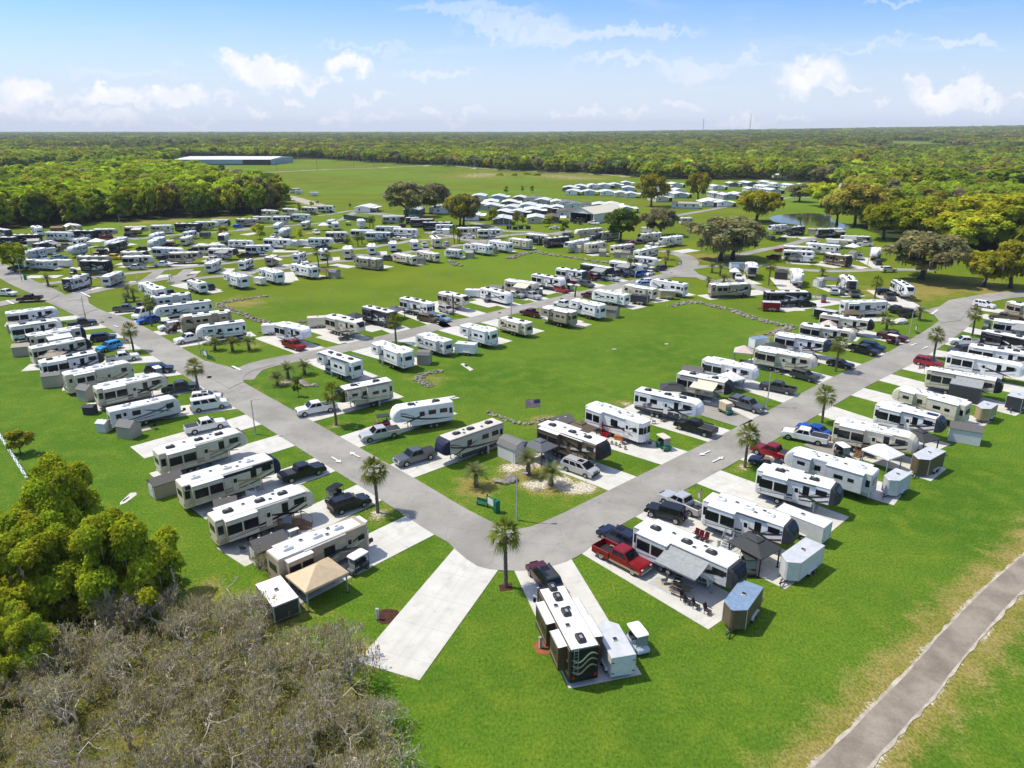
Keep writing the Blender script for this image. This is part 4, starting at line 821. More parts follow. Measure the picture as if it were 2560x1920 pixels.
def gazebo(loc, rz, wx, wy, h, col, label, group, tiers=2, screen=False, cat='gazebo', soft=False):
    root = thing('gazebo' if not soft else 'canopy_tent', loc, rz, label, cat, group); m = cached(('siding', col), lambda: siding(col, 3)) if not soft else P_(col)
    def hip(x, y, z0, x1, y1, z1):
        g = MB(); a = [(-x, -y, z0), (x, -y, z0), (x, y, z0), (-x, y, z0)]; b = [(-x1, -y1, z1), (x1, -y1, z1), (x1, y1, z1), (-x1, y1, z1)]
        for dz in (0, -.04): g.add([(p[0], p[1], p[2]+dz) for p in a+b], [(0, 1, 5, 4), (1, 2, 6, 5), (2, 3, 7, 6), (3, 0, 4, 7)]+([(4, 5, 6, 7)]), m)
        for i in range(4): p, q = a[i], a[(i+1) % 4]; g.quad(p, q, (q[0], q[1], q[2]-(.22 if soft else .1)), (p[0], p[1], p[2]-(.22 if soft else .1)), m)
        return g.mesh('roof')
    x, y = wx/2+.2, wy/2+.2
    r = ob('roof', hip(x, y, h, x*(.25 if not soft else .07), y*(.25 if not soft else .07), h+(.75 if not soft else 1.05)), root)
    if tiers > 1: ob('roof_cap', hip(x*.34, y*.34, h+.78, .06, .06, h+1.02), r)
    for sx in (-1, 1):
        for sy in (-1, 1): ob('post', MB().box(-.06, .06, -.06, .06, 0, h, RIM_B if not soft else GALV).box(-.13, .13, -.13, .13, 0, .06, RIM_B).mesh('post'), root, (sx*wx/2, sy*wy/2, 0))
    if screen:
        for s in (-1, 1): ob('screen_wall', MB().box(-wx/2, wx/2, -.01, .01, .05, h-.1, SCREEN).mesh('screen_wall'), root, (0, s*wy/2, 0))
    return root
# ------------------------------------------------------------------ campers of the park
def place2(c, fx, fy, rx, ry, h):
    a, b = G(c, fx, fy, h), G(c, rx, ry, h); d = a-b
    return (a+b)/2, math.atan2(d.y, d.x), d.length
CWORD = dict(wh='white', wb='white and black', wd='white and silver', wg='pale grey', cr='cream', cd='cream', ct='cream and tan', tn='tan', bg='beige', gr='silver grey', bk='black', bs='charcoal', nv='cream and navy', br='brown', bt='bronze', sb='silver and black', kh='khaki', wc='tan')
RVS = []
def add_rvs(group, place, text):
    """rows 'crop front x y rear x y type palette options | look' ; place: phrase with {n} for the place in the row"""
    rows = [r for r in text.strip().split('\n') if r.strip()]
    for k, r in enumerate(rows):
        d, _, look = r.partition('|'); w_ = d.split(); c = w_[0]; v = [float(q) for q in w_[1:5]]; ty, pal = w_[5], w_[6]; opt = w_[7] if len(w_) > 7 and w_[7] != '-' else ''
        zt = rv_dims(ty)[2]; p, rz, L = place2(c, *v, zt)
        if ty == 'fw' and len(w_) < 9: p = p+Vector((math.cos(rz), math.sin(rz), 0))*.3; L += .6
        ov = [q for q in w_[8:] if q]                      # optional length override
        lo, hi = {'fw': (9.5, 14), 'tt': (6.5, 11.5), 'ma': (9, 15), 'pm': (10.5, 13.5)}[ty]
        L2 = float(ov[0]) if ov else min(hi, max(lo, L))
        look = look.strip() or CWORD[pal]+' '+TYPES[ty]
        ph = place.format(n=ORD[k+1], m=ORD[len(rows)-k]); lod = 0 if p.length < 150 else 1
        # a wheel base on the pad when the camper stands on one
        RVS.append((p, rz, L2, ty))
        rv((p.x, p.y, .05 if p.length < 170 else .02), rz, ty, round(L2*4)/4, pal, opt, (look+', '+ph) if look[-1] != '.' else look[:-1], group, lod)
add_rvs('campers along the road beside the thicket', '{n} up from the empty pad', '''f 1870 907 1165 1198 pm kh - | khaki park trailer behind the tan canopy
f 1425 668 700 903 fw ct k | cream camper with black swoops and wooden porch
f 1172 425 450 640 fw nv u | cream camper with navy roof edge and white railed porch
f 920 226 272 400 fw cr kd | cream camper with wide twin window by white pickup
a 1530 1205 930 1332 tt wg n | long pale grey trailer with brown doorway
a 1398 1020 815 1140 fw ct - | cream camper with black oval on its nose
a 1120 905 545 1020 ma cr - | cream motorhome with flat front
a 848 822 340 915 fw wd k | white camper with black nose and long dark windows
a 742 705 255 795 fw cd - | cream camper behind brown gazebo
a 715 605 225 685 ma nv av | motorhome with navy front and white awning
a 450 555 130 600 fw wb k | white camper with thin black trim beside dark pickup
a 470 440 45 490 fw wh - | large plain white camper at the junction''')
add_rvs('campers across the road from the thicket row', '{n} back from the corner palms', '''g 622 428 1060 278 fw bg kn | beige camper with navy nose behind grey pickup
b 1757 1300 2092 1250 fw wh kn | short white camper behind silver pickup
b 1222 1145 1613 1067 fw cd kd | cream camper with dark glass nose behind white pickup
a 1712 610 2110 558 fw wb k | white camper with grey swoops beside stout palms
a 1550 520 1985 468 ma tn k | tan motorhome with wood brown waves
a 1345 440 1815 380 fw wb k | white camper with black swirls behind the white van
a 1240 360 1640 315 ma sb k | silver motorhome with dark streaks
a 1230 219 1392 290 fw wh kB | white camper turned end on with a big end window''')
add_rvs('campers on the field side of the narrow road', '{n} along from the first side road', '''b 905 626 695 577 fw wh - | white camper with round pale nose beside red pickup
b 1385 575 1115 507 fw cr kd | cream camper with black nose beside the utility cart
b 1675 490 1430 430 ma bs k | dark motorhome with pale roof bands
b 2000 407 1762 355 pm wb k | white trailer with orange deck
c 215 350 15 308 fw ct kd | tan and cream camper with dark nose
c 610 325 375 270 tt wh k | white trailer beside the white cargo box
c 840 235 575 200 ma cr A | cream motorhome with open beige awning
c 1062 195 812 153 fw wb k | white camper with blue black zigzags
c 1260 135 1020 100 fw wd k | white camper with dark glass nose
c 1490 105 1235 63 ma bk G | black motorhome with grey awning
c 1735 72 1480 37 fw wh G | white camper with open grey awning
n 1870 1195 1635 1170 fw wh - | white camper nearest the traffic fork'''.replace('nearest', 'next to'))
add_rvs('campers between narrow road and inner lawn', '{n} in the lawn row', '''b 1055 815 1355 912 fw wb k | white camper with black rear and white back door
b 1525 732 1800 832 fw wh - | white camper with rear window and striped mat
b 1885 662 2150 735 tt wg v | grey sided trailer by the brown shed
c 232 590 438 638 fw wh - | small white camper with blue nose decal
c 525 522 772 580 tt ct k | cream trailer with black trim
c 890 432 1165 485 fw tn - | tan camper with brown rear behind maroon pickup
c 1150 368 1410 425 fw wh - | white camper beside gable shed
c 1330 285 1620 335 tt wh - | plain white trailer with red car at its hitch
c 1590 240 1860 285 tt cr - | cream trailer with dark cargo box behind it
c 1842 197 2130 242 fw wb kn | white camper with grey triangle of shade''')
add_rvs('campers along the road by the inner lawn', '{n} out from the rock wall corner', '''g 1880 460 1402 296 fw bt k | bronze camper with black nose and tan swoops
g 2190 285 1790 150 pm wh B | white park trailer with red stairs
h 765 140 292 35 fw wb kn | white camper with black trim behind black pickup
d 430 1085 2 1003 fw cd Ak | cream camper with beige awning and white stairs
d 650 965 215 880 fw wh - | white camper behind the white canopy
d 1160 875 668 787 fw cr - | cream camper with orange wooden deck
d 1285 737 835 664 fw wd - | white camper with silver grey nose bands
d 1500 647 1050 582 fw ct k | cream camper with black ringed nose
d 1660 557 1222 497 fw cd k | cream camper with long roof and dark nose
d 1780 384 1410 392 pm wg B | grey sided park trailer with white end and roof''')
add_rvs('campers along the road beside the gravel lane', '{n} up from the corner palm', '''j 655 485 930 985 ma br kv | brown motorhome pointing at the corner palm
h 1070 1397 310 1065 fw sb kGd | silver camper with open grey awning above a patio
h 1478 1075 830 862 fw wd d | white camper with dark nose beside slatted gazebo
h 1830 790 1232 632 fw wd kd | white camper with black roof units on half empty pad
i 430 800 1080 985 fw gr - | silver grey camper behind the blue convertible
i 1375 710 770 582 fw ct - | cream camper with wooden steps and white canopy
i 1592 570 1090 450 fw wd dS | white camper with solar panels and dark nose
e 1135 1128 1737 1280 fw cr - | cream camper with high rounded nose
e 2010 1075 1385 967 fw cd GWd | cream camper with grey screened awning room
e 2205 942 1560 828 fw wh - | white camper beside dark covered car
e 2290 850 1745 765 fw wh k | long white camper with fabric roof stripe
e 2330 730 1870 640 ma bk k | black and white motorhome with silver slashes
e 2330 590 2000 552 fw wg G | pale camper with white awning near pink umbrella
e 2400 450 2110 395 ma tn k | dark tan motorhome under the oak''')
add_rvs('campers at the bend of the loop road', '{n} of the bend group', '''d 1118 306 735 308 fw bs k | black and white camper with white railed stairs
d 605 234 262 242 ma tn - | grey brown motorhome with dark cart beside it
d 630 106 612 50 fw wd d 11.5 | white camper with dark grey nose facing the lane
d 1022 165 1000 105 fw wh - 11.5 | white camper with blue oval on its nose
d 1480 212 1440 172 fw wd kd 11 | white camper with black glass nose by the grey carport
e 1218 262 1135 215 fw wb dk 11 | white camper with dark shield nose and side canopy''')
add_rvs('campers in the shaded loop by the pond', '{n} in the pond loop', '''w 770 337 970 322 fw wb d
w 1010 360 1200 338 ma bs kv
w 1740 372 1385 382 ma bs G
w 2110 482 1700 470 tt tn G
w 1880 532 1500 510 tt cr G
w 1290 566 1690 600 fw wh -
w 1340 622 945 598 fw cr -
w 1340 676 950 658 fw wh -
w 1830 740 1510 690 ma bt k
w 2150 658 2170 628 fw wh -
v 690 728 1040 690 fw ct kd
v 1060 792 1400 747 fw wh d
v 1600 442 1400 446 tt wg -''')
add_rvs('campers behind the rock border of the meadow', '{n} along the rock border row', '''t -60 1110 360 1155 ma kh A
t 600 1048 940 1112 tt ct -
t 995 1003 1340 1066 tt ct -
t 1500 978 1720 1000 tt wg a
t 1850 892 2010 905 tt wh k
t 2025 892 2180 912 fw wh -
u 180 832 530 882 fw wh -
u 520 790 880 832 ma cr -
u 1135 800 1510 762 ma bs k
u 1490 878 1860 806 fw wg d
u 2160 852 1832 892 ma cr -
v 590 890 212 932 tt ct -
v 982 936 618 1020 pm wb -
u 1170 750 820 714 fw cr -
u 1640 660 2110 615 fw cr n
v -30 700 300 670 fw bg -''')
add_rvs('campers along the first loop lane', '{n} along the first loop lane', '''a 725 155 590 192 ma sb k
a 1040 124 905 180 tt wg T
a 1640 200 1750 232 tt wb kn 8
a 1962 137 2110 178 fw wh -
s 380 1235 690 1318 fw wh -
s 920 1160 1290 1228 fw wh k
r 1690 1022 1520 1102 tt wg -
s 160 1080 45 1120 tt wb k
s 600 1015 500 1060 tt kh a
s 1080 965 980 1000 tt wb k
s 1875 850 1850 920 fw cr - 10
t 200 885 205 940 tt wh - 9
t 570 840 575 892 tt wg - 9
t 930 815 952 862 tt wg - 9
t 1270 752 1330 802 fw ct k 11
s 1440 892 1442 960 tt wh k 8''')
add_rvs('campers in the middle of the crowded loops', '{n} in the middle row of the loops', '''q 470 738 690 690 fw gr -
q 1212 680 1430 620 fw gr -
q 1932 612 2100 560 ma bs a
q 450 888 935 908 tt wg -
q 1880 830 1355 820 ma tn k
q 1890 915 1412 898 ma bk k
q 905 550 615 620 ma bk G
r 455 890 40 885 ma nv k
r 540 965 50 970 fw ct -
r 1060 835 570 815 fw wh -
r 1380 900 850 905 fw kh d
r 1800 770 1370 772 fw cr -
r 2000 845 1545 832 fw wd G
r 1740 612 1800 572 fw wd d 9.5
r 2300 702 1885 695 tt wb v
s 545 850 100 853 fw wb d
s 860 748 425 732 fw wh -
s 1590 730 1190 722 fw wh n
s 1850 626 1485 618 fw ct -
s 720 585 800 548 fw gr - 10
s 622 490 690 452 ma wb - 9.5
t 560 700 100 690 fw wd d
t 1000 642 578 630 tt wh v
t 700 598 275 590 fw wb -
t 240 660 -150 650 fw wh -''')
add_rvs('campers along the edge of the left wood'.replace('left ', ''), '{n} in the row under the woods', '''q 150 380 -60 348 ma bs -
q 220 500 -40 500 ma bk k
q 690 455 235 458 ma bk k
q 695 345 570 292 ma wh k 9
q 1240 420 800 412 ma wb v
q 1655 390 1190 384 ma bk k
q 1990 362 1625 360 fw kh -
q 1370 300 1180 266 tt tn a
q 1540 502 1280 540 tt wh -
q 1845 585 2150 495 fw gr -
r 460 455 80 462 fw tn A
r 905 432 535 436 ma cr -
r 1380 406 960 400 ma bk k
r 1680 376 1305 372 fw ct -
r 1900 342 1575 346 tt wd d
r 2390 324 2015 318 ma tn k
r 545 600 715 548 fw gr -
r 525 710 715 628 fw gr -
r 1290 520 1125 560 tt wh -
r 1230 602 1082 660 tt ct -
s 560 352 225 356 tt cr -
s 880 350 585 350 fw wd d
s 1210 316 905 312 ma wb -
s 640 252 410 236 pm ct B
s 980 228 760 212 fw cr -
s 1310 197 1095 186 fw ct -
s 1590 172 1370 170 fw wb d
s 1180 425 1100 462 tt ct - 9
s 1640 440 1660 472 tt wg - 8
s 2080 392 2100 425 ma wh - 9
s 1605 402 1560 420 tt wh - 7''')
add_rvs('campers beside the mid park oaks', '{n} in the row before the dark oaks', '''t 740 412 410 412 pm wg -
t 1050 440 790 442 tt bs -
t 1290 468 870 470 ma bs v
t 1600 522 1090 520 ma bk k
t 1640 566 1315 562 tt wd -
t 2090 612 1680 616 fw cr -
t 2440 646 2030 652 fw wb d
m 640 590 590 592 tt wh - 8
m 570 590 520 592 tt bs - 8''')
# ------------------------------------------------------------------ road vehicles
def add_cars(group, text):
    for r in text.strip().split('\n'):
        d, _, look = r.partition('|'); w_ = d.split(); c = w_[0]; v = [float(q) for q in w_[1:5]]; opt = w_[7] if len(w_) > 7 else ''
        p, rz, L = place2(c, *v, .9); lod = 0 if p.length < 135 else 1
        zz = .05 if 'R' not in opt else .19
        if w_[5] == 'cart': cart((p.x, p.y, zz), rz, w_[6], (w_[7].split(',')[0] if len(w_) > 7 else 'white'), look.strip(), group, lod, 'C' in (w_[7].split(',')[1] if len(w_) > 7 and ',' in w_[7] else ''))
        else: car((p.x, p.y, zz), rz, w_[5], w_[6], opt, look.strip(), group, lod)
add_cars('cars, trucks and carts at the campsites', '''f 1540 505 1252 588 pickup black t | black pickup truck with flat bed cover beside navy edged camper
f 800 160 512 222 pickup white t | white pickup truck with black bed cover above the cream camper
f 1882 745 1640 822 suv black | black estate car parked beside a black buggy
f 1585 765 1705 690 cart navy black | black buggy with black roof behind the black estate car
f 1770 1285 1872 1225 cart gunmetal white | dark golf cart with white roof beside the tan canopy
f 1885 275 2105 232 pickup silver t | silver pickup truck with red buggy behind it
b 1505 1440 1640 1425 cart red charcoal | red buggy with black roof behind the silver pickup
f 1390 82 1622 40 dually white | white pickup with empty bed in front of dark glass camper
g 288 588 555 512 pickup gunmetal t | dark grey pickup truck hitched before beige camper
g 1795 672 1585 598 minivan silver | silver minivan beside the bronze camper
g 1890 1115 2085 1210 suv navy | dark blue car tucked beside the silver camper
h 338 1412 5 1245 dually red g | bright red pickup with gold lower trim beside the lawn
h 398 948 622 1012 jeep black | black square off road car beside silver pickup
h 505 850 755 962 pickup silver | silver pickup truck with flag behind it
h 605 292 865 365 dually black t | black lifted pickup truck with bed cover
h 1240 188 1022 122 pickup gunmetal s | dark grey pickup truck with matching bed cap
h 1010 205 925 165 cart green cream,C | golf cart wrapped in a beige cover
h 535 482 445 425 cart green cream | dark green golf cart with cream roof
h 1440 368 1712 422 dually white t | white pickup truck beside a low blue car
h 1555 308 1732 368 sedan blue | blue saloon car behind the white pickup
h 1228 485 1428 548 pickup red t | red pickup truck next to the convertible
h 1182 560 1360 598 roadster navy c | navy convertible with tan soft top
h 1170 1440 1110 1330 cart charcoal charcoal | black buggy with black roof below the slatted gazebo
h 1900 545 1830 500 cart charcoal white | golf cart with white roof beside wooden steps
j 575 372 655 470 suv maroon r | dark red car with black roof before brown motorhome
j 1385 985 1290 860 cart steelblue white | white roofed golf cart with pale blue tail beside trailer
d 712 1105 985 1160 pickup charcoal | charcoal pickup truck with red tail light beside patio plants
d 1165 1050 992 1005 suv charcoal | dark green grey car beside wooden deck
d 1478 940 1298 902 sedan black | black saloon car at the foot of a palm
d 1718 835 1470 780 pickup black | black pickup truck beside a dark estate car
d 1735 790 1590 765 suv navy | dark estate car half behind the black pickup
d 1945 712 1728 672 pickup maroon t | dark red pickup truck beside maroon golf cart
d 1890 735 1795 715 cart maroon white | maroon golf cart with white roof
d 1168 408 1005 412 suv black | black long car beside white railed stairs
d 1245 395 1240 350 cart red charcoal | red buggy with black roof on pale pad
d 512 205 498 162 pickup white | white pickup truck parked nose out beside box trailer
d 1528 350 1482 298 suv charcoal | dark car nose out before black nosed camper
d 1035 268 1035 232 cart maroon white | small red buggy at the oval nosed camper
d 1410 330 1400 295 cart charcoal charcoal | dark buggy under the grey awning
d 1865 115 1735 117 suv white R | white and gold car driving on the loop lane
d 1925 440 1820 470 suv black | black car beside yellow kayak
d 2025 480 1915 505 pickup black | black pickup truck by the big palm
d 595 325 520 335 cart black white | dark buggy with white roof beside grey brown motorhome
e 1065 310 975 308 suv black | black car beside dark shield nosed camper
e 1495 932 1282 892 suv red | red car parked behind the covered buggy
e 1575 728 1835 745 pickup white | white pickup truck carrying a kayak
e 1960 430 1782 400 suv white | white car at the bend under the oak
e 1925 512 2150 540 pickup bronze | bronze pickup truck on the bend
e 1622 810 1720 805 suv charcoal | dark car hidden beside the long white camper
e 1860 620 1920 585 cart black charcoal | black buggy with solar roof on the bend
a 815 562 600 590 pickup black t | black pickup with bed cover near the junction
a 1000 688 785 706 suv navy | big dark blue car beside the navy fronted motorhome
a 852 800 1030 752 suv skyblue | sky blue car on its pale pad
a 1185 855 930 892 pickup white t | white pickup truck beside a small flag
a 1482 960 1265 980 suv navy | navy car behind a white golf cart
a 1400 1030 1330 985 cart white white | white golf cart beside navy car
a 1682 1112 1428 1148 pickup charcoal | dark green grey pickup truck at the palm
a 1942 1258 1672 1302 van white | white passenger van with many windows
a 1880 1205 1680 1225 suv white | white car half hidden behind the passenger van
a 152 372 362 362 pickup maroon R | dark red pickup truck driving through the junction
a 1188 445 990 458 pickup olive | olive pickup truck beneath the twin palms
a 1145 530 1330 475 highvan white | white high roof van beside blue car
a 1205 560 1358 535 suv blue | bright blue car beside the high roof van
a 1385 615 1545 590 suv white | white car behind the maroon buggy
a 1430 640 1520 620 cart maroon bronze | maroon buggy in front of the white car
a 1535 728 1730 690 pickup white | white and beige pickup truck before grey swooped camper
r 885 1110 600 1110 pickup white | white pickup truck on the verge of the first loop lane
a 605 140 660 120 cart black white | dark golf cart on grass beside white trailer
b 882 788 742 745 pickup red | red pickup truck beside white camper
b 1200 700 1290 685 cart charcoal charcoal | dark utility buggy beside cream camper
b 2025 545 1910 525 minivan bronze | bronze minivan next to pale blue saloon
b 2135 540 2040 520 sedan paleblue | pale blue saloon car at the roadside
c 1095 300 1005 275 suv red | red car behind a green buggy
c 1145 285 1105 270 cart olive white | green buggy beside the red car
c 860 355 735 325 pickup silver s | silver pickup truck with white bed cap
c 1330 255 1210 225 suv gunmetal | dark grey car beside dark nosed camper
c 1535 200 1418 180 pickup silver | silver pickup truck before black motorhome
c 1690 160 1775 140 suv blue | blue car beside a small white car
c 1780 152 1832 135 sedan white | small white car next to the blue car
c 1842 112 1955 98 suv navy | navy car at the end of the narrow road
c 715 475 860 505 pickup maroon | maroon pickup truck before tan camper
c 1000 405 1135 428 pickup white | white pickup truck hitched to white camper
c 1692 245 1795 240 suv paleblue | pale blue car behind the cream trailer
c 1730 222 1805 218 suv white | white car beyond the pale blue car
c 1272 330 1310 340 suv maroon | red car peeping from the plain white trailer
c 868 325 870 300 cart red white | red golf cart beside capped pickup
c 395 375 448 365 cart navy navy | dark navy buggy beside white trailer
s 1365 640 1270 605 suv white | white car alone on the grass between loop lanes
r 1760 1040 1480 1010 pickup white | white pickup truck behind the grey end on trailer
q 455 1030 200 1040 pickup black | dark pickup truck in the shade of the round tree
q 1190 665 1090 640 suv charcoal | dark car beside the black motorhome in the loops
q 830 880 690 850 suv paleblue | car with pale windscreen behind the white trailer
q 1110 840 950 860 suv paleblue | dark car with sunlit windscreen among the loop campers
q 2060 850 1930 840 jeep yellow | yellow off road car beside dark camper
q 1700 510 1930 510 pickup red | bright red pickup truck under the woods
q 1860 770 1710 760 jeep black | black off road car with black roof in the loops
r 255 615 90 605 suv navy | navy car before the tan camper with awning
r 2120 455 1980 450 suv blue | blue car at the far end of the woods row
r 310 830 440 850 suv black | black car near silver camper in the loops
r 1200 850 1400 850 suv black | black car beyond the cream camper
r 950 780 810 770 pickup maroon | maroon pickup truck beside pale end on camper
r 2050 950 2280 960 pickup charcoal | dark pickup truck near the grey awning
s 1620 270 1500 255 sedan navy | dark car under navy nosed camper
s 1330 310 1220 295 suv charcoal | dark car beside white cover
s 1900 480 1850 480 cart charcoal white | golf cart with white roof near the green wall
s 1110 1130 1070 1120 sedan white | white car between lane palms
t 560 790 730 800 sedan white | low white car beside white trailer
t 1265 690 1420 680 suv white | white car near the white shed
t 1965 765 1800 770 pickup white | white pickup truck behind three palms
t 620 590 790 590 suv maroon | maroon car beneath a young tree
t 370 1130 580 1150 pickup charcoal | charcoal pickup truck behind white camper on meadow edge
u 2030 540 1900 525 pickup white | white pickup truck at the barn
u 1220 610 1340 610 sedan white | white car on a flatbed under young trees
u 1880 800 1960 790 suv silver | silver car beside the beige camper
u 1600 760 1460 740 suv charcoal | dark car behind the charcoal motorhome
v 450 865 640 870 sedan red | red sports car in oak shade
v 800 940 920 910 suv white | white car behind white park trailer
w 745 735 885 755 suv maroon | maroon car by the lane bend
w 880 650 935 655 sedan red | red car at the cream camper
w 1250 575 1420 560 pickup white | white pickup truck hitched in the pond loop
w 850 515 950 520 suv charcoal | dark car in shade by the pond loop
w 2160 800 2200 830 suv charcoal | dark car beside the pale pole
o 1090 1005 1170 1030 suv charcoal | dark car beside oak trunk
a 105 320 0 315 pickup white | white pickup truck leaving by the junction road''')
# ------------------------------------------------------------------ trailers, sheds, shelters at the sites
def rows(text):
    for r in text.strip().split('\n'):
        d, _, look = r.partition('|'); w_ = d.split(); yield w_[0], [float(q) for q in w_[1:5]], w_[5:], look.strip()
for c, v, o, look in rows('''j 1115 850 1210 1020 3.9 1.05 2.35 palegrey alu v - | pale grey cargo trailer beside the brown motorhome
j 2110 630 2190 520 4.2 1.08 2.5 bronze blue v - | bronze and gold trailer with blue roof at the pad end
h 1470 1345 1650 1215 4.8 1.05 2.55 palegrey alu v - | big silver trailer at the end of the fenced patio
h 1440 965 1690 1060 5.6 1.05 2.45 palegrey palegrey f - | long pale box trailer with single side wheel
i 1195 1035 1290 975 3.2 .95 2.5 silver alu v - | silver wedge nosed trailer behind grey camper
i 1410 880 1560 800 4.4 1.1 2.6 bronze alu v - | dark bronze trailer with open side door
i 1900 490 1960 450 3.2 1.0 2.4 gold alu v - | black and gold trailer beside a tan shed
i 2130 420 2210 365 3.4 1.1 2.5 charcoal alu f - | dark grey box trailer far up the gravel lane side
d 625 715 745 700 3.6 1.0 2.4 white blue f - | white box trailer with pale blue roof
d 1190 455 1340 480 5 1.05 2.4 black alu f - | black cargo trailer with grey roof
d 730 395 850 400 4.2 1.05 2.3 red silver f ramp | red box trailer with ramp door lowered
d 475 70 480 100 5 1.1 2.6 palegrey blue f - | pale box trailer beside white pickup
c 1680 335 1780 345 4.5 1.05 2.4 charcoal charcoal f - | dark box trailer behind cream trailer
c 1925 295 2020 300 3.8 1.05 2.3 gold alu v - | pale gold trailer beside white camper
c 235 290 330 292 4 1.0 2.2 white white f - | white cargo trailer by white travel trailer
c 165 750 290 760 4.2 1.05 2.3 white palegrey f - | white trailer with pale roof behind grey sided camper
b 580 592 645 590 3.8 1.0 2.3 white white f - | white trailer tucked behind camper with red pickup
b 960 530 1080 525 4.8 1.05 2.4 cream cream f - | off white trailer beside rock rubble
s 270 1400 400 1420 3.4 1.0 2.2 white white f - | white trailer between two loop campers
q 960 895 1180 900 6 1.1 2.4 white white f - | long white trailer behind dark windowed camper
q 760 700 900 690 4.5 1.1 2.3 silver silver f - | silver box trailer in the crowded loops
s 1060 760 1170 765 4.5 1.1 2.4 white white f - | white trailer at the tail of a long white camper
w 300 830 370 830 4.5 1.1 2.5 palegrey blue f - | pale trailer beside white umbrella
w 1195 735 1300 740 4 1.05 2.3 white white f - | white rounded trailer in the bend of the loop
r 1415 560 1520 560 4 1.1 2.4 olive olive f - | olive green box trailer by the sapling
u 930 800 1020 810 4 1.1 2.5 black black f - | black box trailer with white door
u 570 860 710 870 4.5 1.1 2.3 white white f - | white trailer behind the meadow border camper
m 740 625 815 625 6 1.2 2.4 white white f - | white box trailer alone on far meadow
m 610 612 670 612 5 1.2 2.4 palegrey palegrey f - | pale box trailer stored at meadow edge
v 730 610 910 620 5 1.1 2.4 white white f - | white box trailer beneath the dark oak'''):
    L, w2, h, side, roofm, shape, fl = float(o[0]), float(o[1]), float(o[2]), o[3], o[4], o[5], o[6]
    p, rz, _ = place2(c, *v, h); trailer((p.x, p.y, .05), rz, L, w2, h, side, roofm, look, 'cargo trailers at the campsites', shape == 'v', fl == 'ramp')
for c, v, o, look in rows('''f 245 602 432 545 3.6 1.15 1.9 2.5 shedtan shingle gable | tan shed with brown roof at the end of navy edged camper
f 1035 1075 1215 1010 3.4 1.25 2.0 2.8 roofgrey shingle gable | grey shed with shingle roof between two cream campers
f 745 765 860 742 2.4 1.0 1.7 2.3 shedtan shingle gable | small brown shed beside white railed porch
a 135 760 225 752 3.0 1.2 2.0 2.4 shedtan shedtan gable | tan shed with weathered lean roof behind tan camper
a 380 1012 495 1000 2.8 1.15 2.2 2.5 shedtan roofgrey gable | square tan shed beside cream motorhome
a 695 1105 775 1120 2.4 1.0 2.0 2.6 shedtan roofgrey gable | narrow tan shed with grey gable roof
a 1050 1412 1145 1425 2.6 1.05 1.9 2.6 shedtan roofgrey gable | tan garden shed on lawn beside pale grey trailer
a 735 1285 805 1285 1.6 .75 1.3 1.5 charcoal charcoal gable | dark covered box at the corner of a pad
a 860 1415 915 1420 1.5 .7 1.5 1.8 palegrey palegrey gable | small pale locker on the lawn edge
a 85 575 150 575 2.2 1.0 2.0 2.3 shedtan shedtan gable | tan shed behind big plain camper
g 1230 440 1120 395 3.4 1.3 2.0 2.9 palegrey roofgrey barn | grey barn shaped shed beside beige camper
g 1480 262 1590 232 3.6 1.4 1.9 2.6 roofgrey shingle gable | shed with long shingle roof behind bronze camper
b 1900 812 1975 815 2.4 1.2 2.0 2.7 shedtan roofgrey barn | brown barn shaped shed by grey sided trailer
c 1455 430 1535 440 2.6 1.25 2.0 2.6 shedtan shingle gable | tan shed with brown roof beside white camper
c 445 250 530 255 3.4 1.4 1.9 2.6 roofgrey roofgrey gable | grey roofed shed behind white travel trailer
i 1700 600 1850 625 4.0 1.25 2.1 2.7 palegrey shingle gable | pale shed with brown roof on far lawn side
d 60 945 175 960 3.6 1.3 1.9 2.5 roofgrey shingle gable | weathered shed behind the beige awning camper
d 1180 190 1240 185 2.6 1.2 1.9 2.6 palegrey palegrey barn | round topped metal shed beside grey carport
u 165 930 280 940 2.6 1.3 2.0 2.6 shedtan roofgrey gable | tan shed first behind the meadow border
u 1660 915 1760 925 2.4 1.2 1.8 2.6 cream shedtan barn | cream barn shed beside long rock border
u 2060 980 2190 985 2.4 1.2 1.8 2.6 shedtan shedtan barn | tan barn shed between cream motorhomes
v 270 1000 370 1005 2.6 1.3 2.0 2.6 shedtan shedtan gable | brown shed before white park trailer
v 400 1010 520 1020 3.0 1.3 2.0 2.6 shedtan roofgrey gable | dark tan shed joined beside a brown one
t 1840 1010 1960 1015 2.6 1.3 2.0 2.6 shedtan shedtan gable | tan shed behind blue covered bikes
t 1000 1120 1110 1125 2.4 1.2 2.0 2.4 shedtan olive gable | olive tan shed before the white camper
t 1430 630 1535 630 3 1.3 2.2 2.6 white white gable | white shed beside white parked car
s 1560 1262 1690 1275 2.8 1.2 1.9 2.6 shedtan roofgrey barn | tan barn shed with round door by lane palms
s 895 755 990 760 3 1.4 2.2 2.6 palegrey palegrey gable | grey shed at the end of white camper
w 1830 660 1920 680 2.8 1.3 2.0 2.8 cream roofgrey gable | cream shed beyond bronze motorhome
w 1290 370 1360 375 3 1.4 2.1 2.4 shedtan shedtan gable | tan shed by the pond bank
q 510 535 640 530 4 1.6 2.2 2.8 beige beige gable | beige shed before the black motorhome in woods row
q 925 315 1050 312 5 1.6 2.4 3.0 wood wood gable | brown shed under the woods'''):
    L, w2, hw, hr = [float(q) for q in o[:4]]; p, rz, _ = place2(c, *v, hr)
    shed((p.x, p.y, .03), rz+(math.pi if c in 'g' else 0), L, w2, hw, hr, o[4], o[5], look, 'storage sheds at the campsites', o[6], 'palegrey' if o[4] != 'palegrey' else 'white')
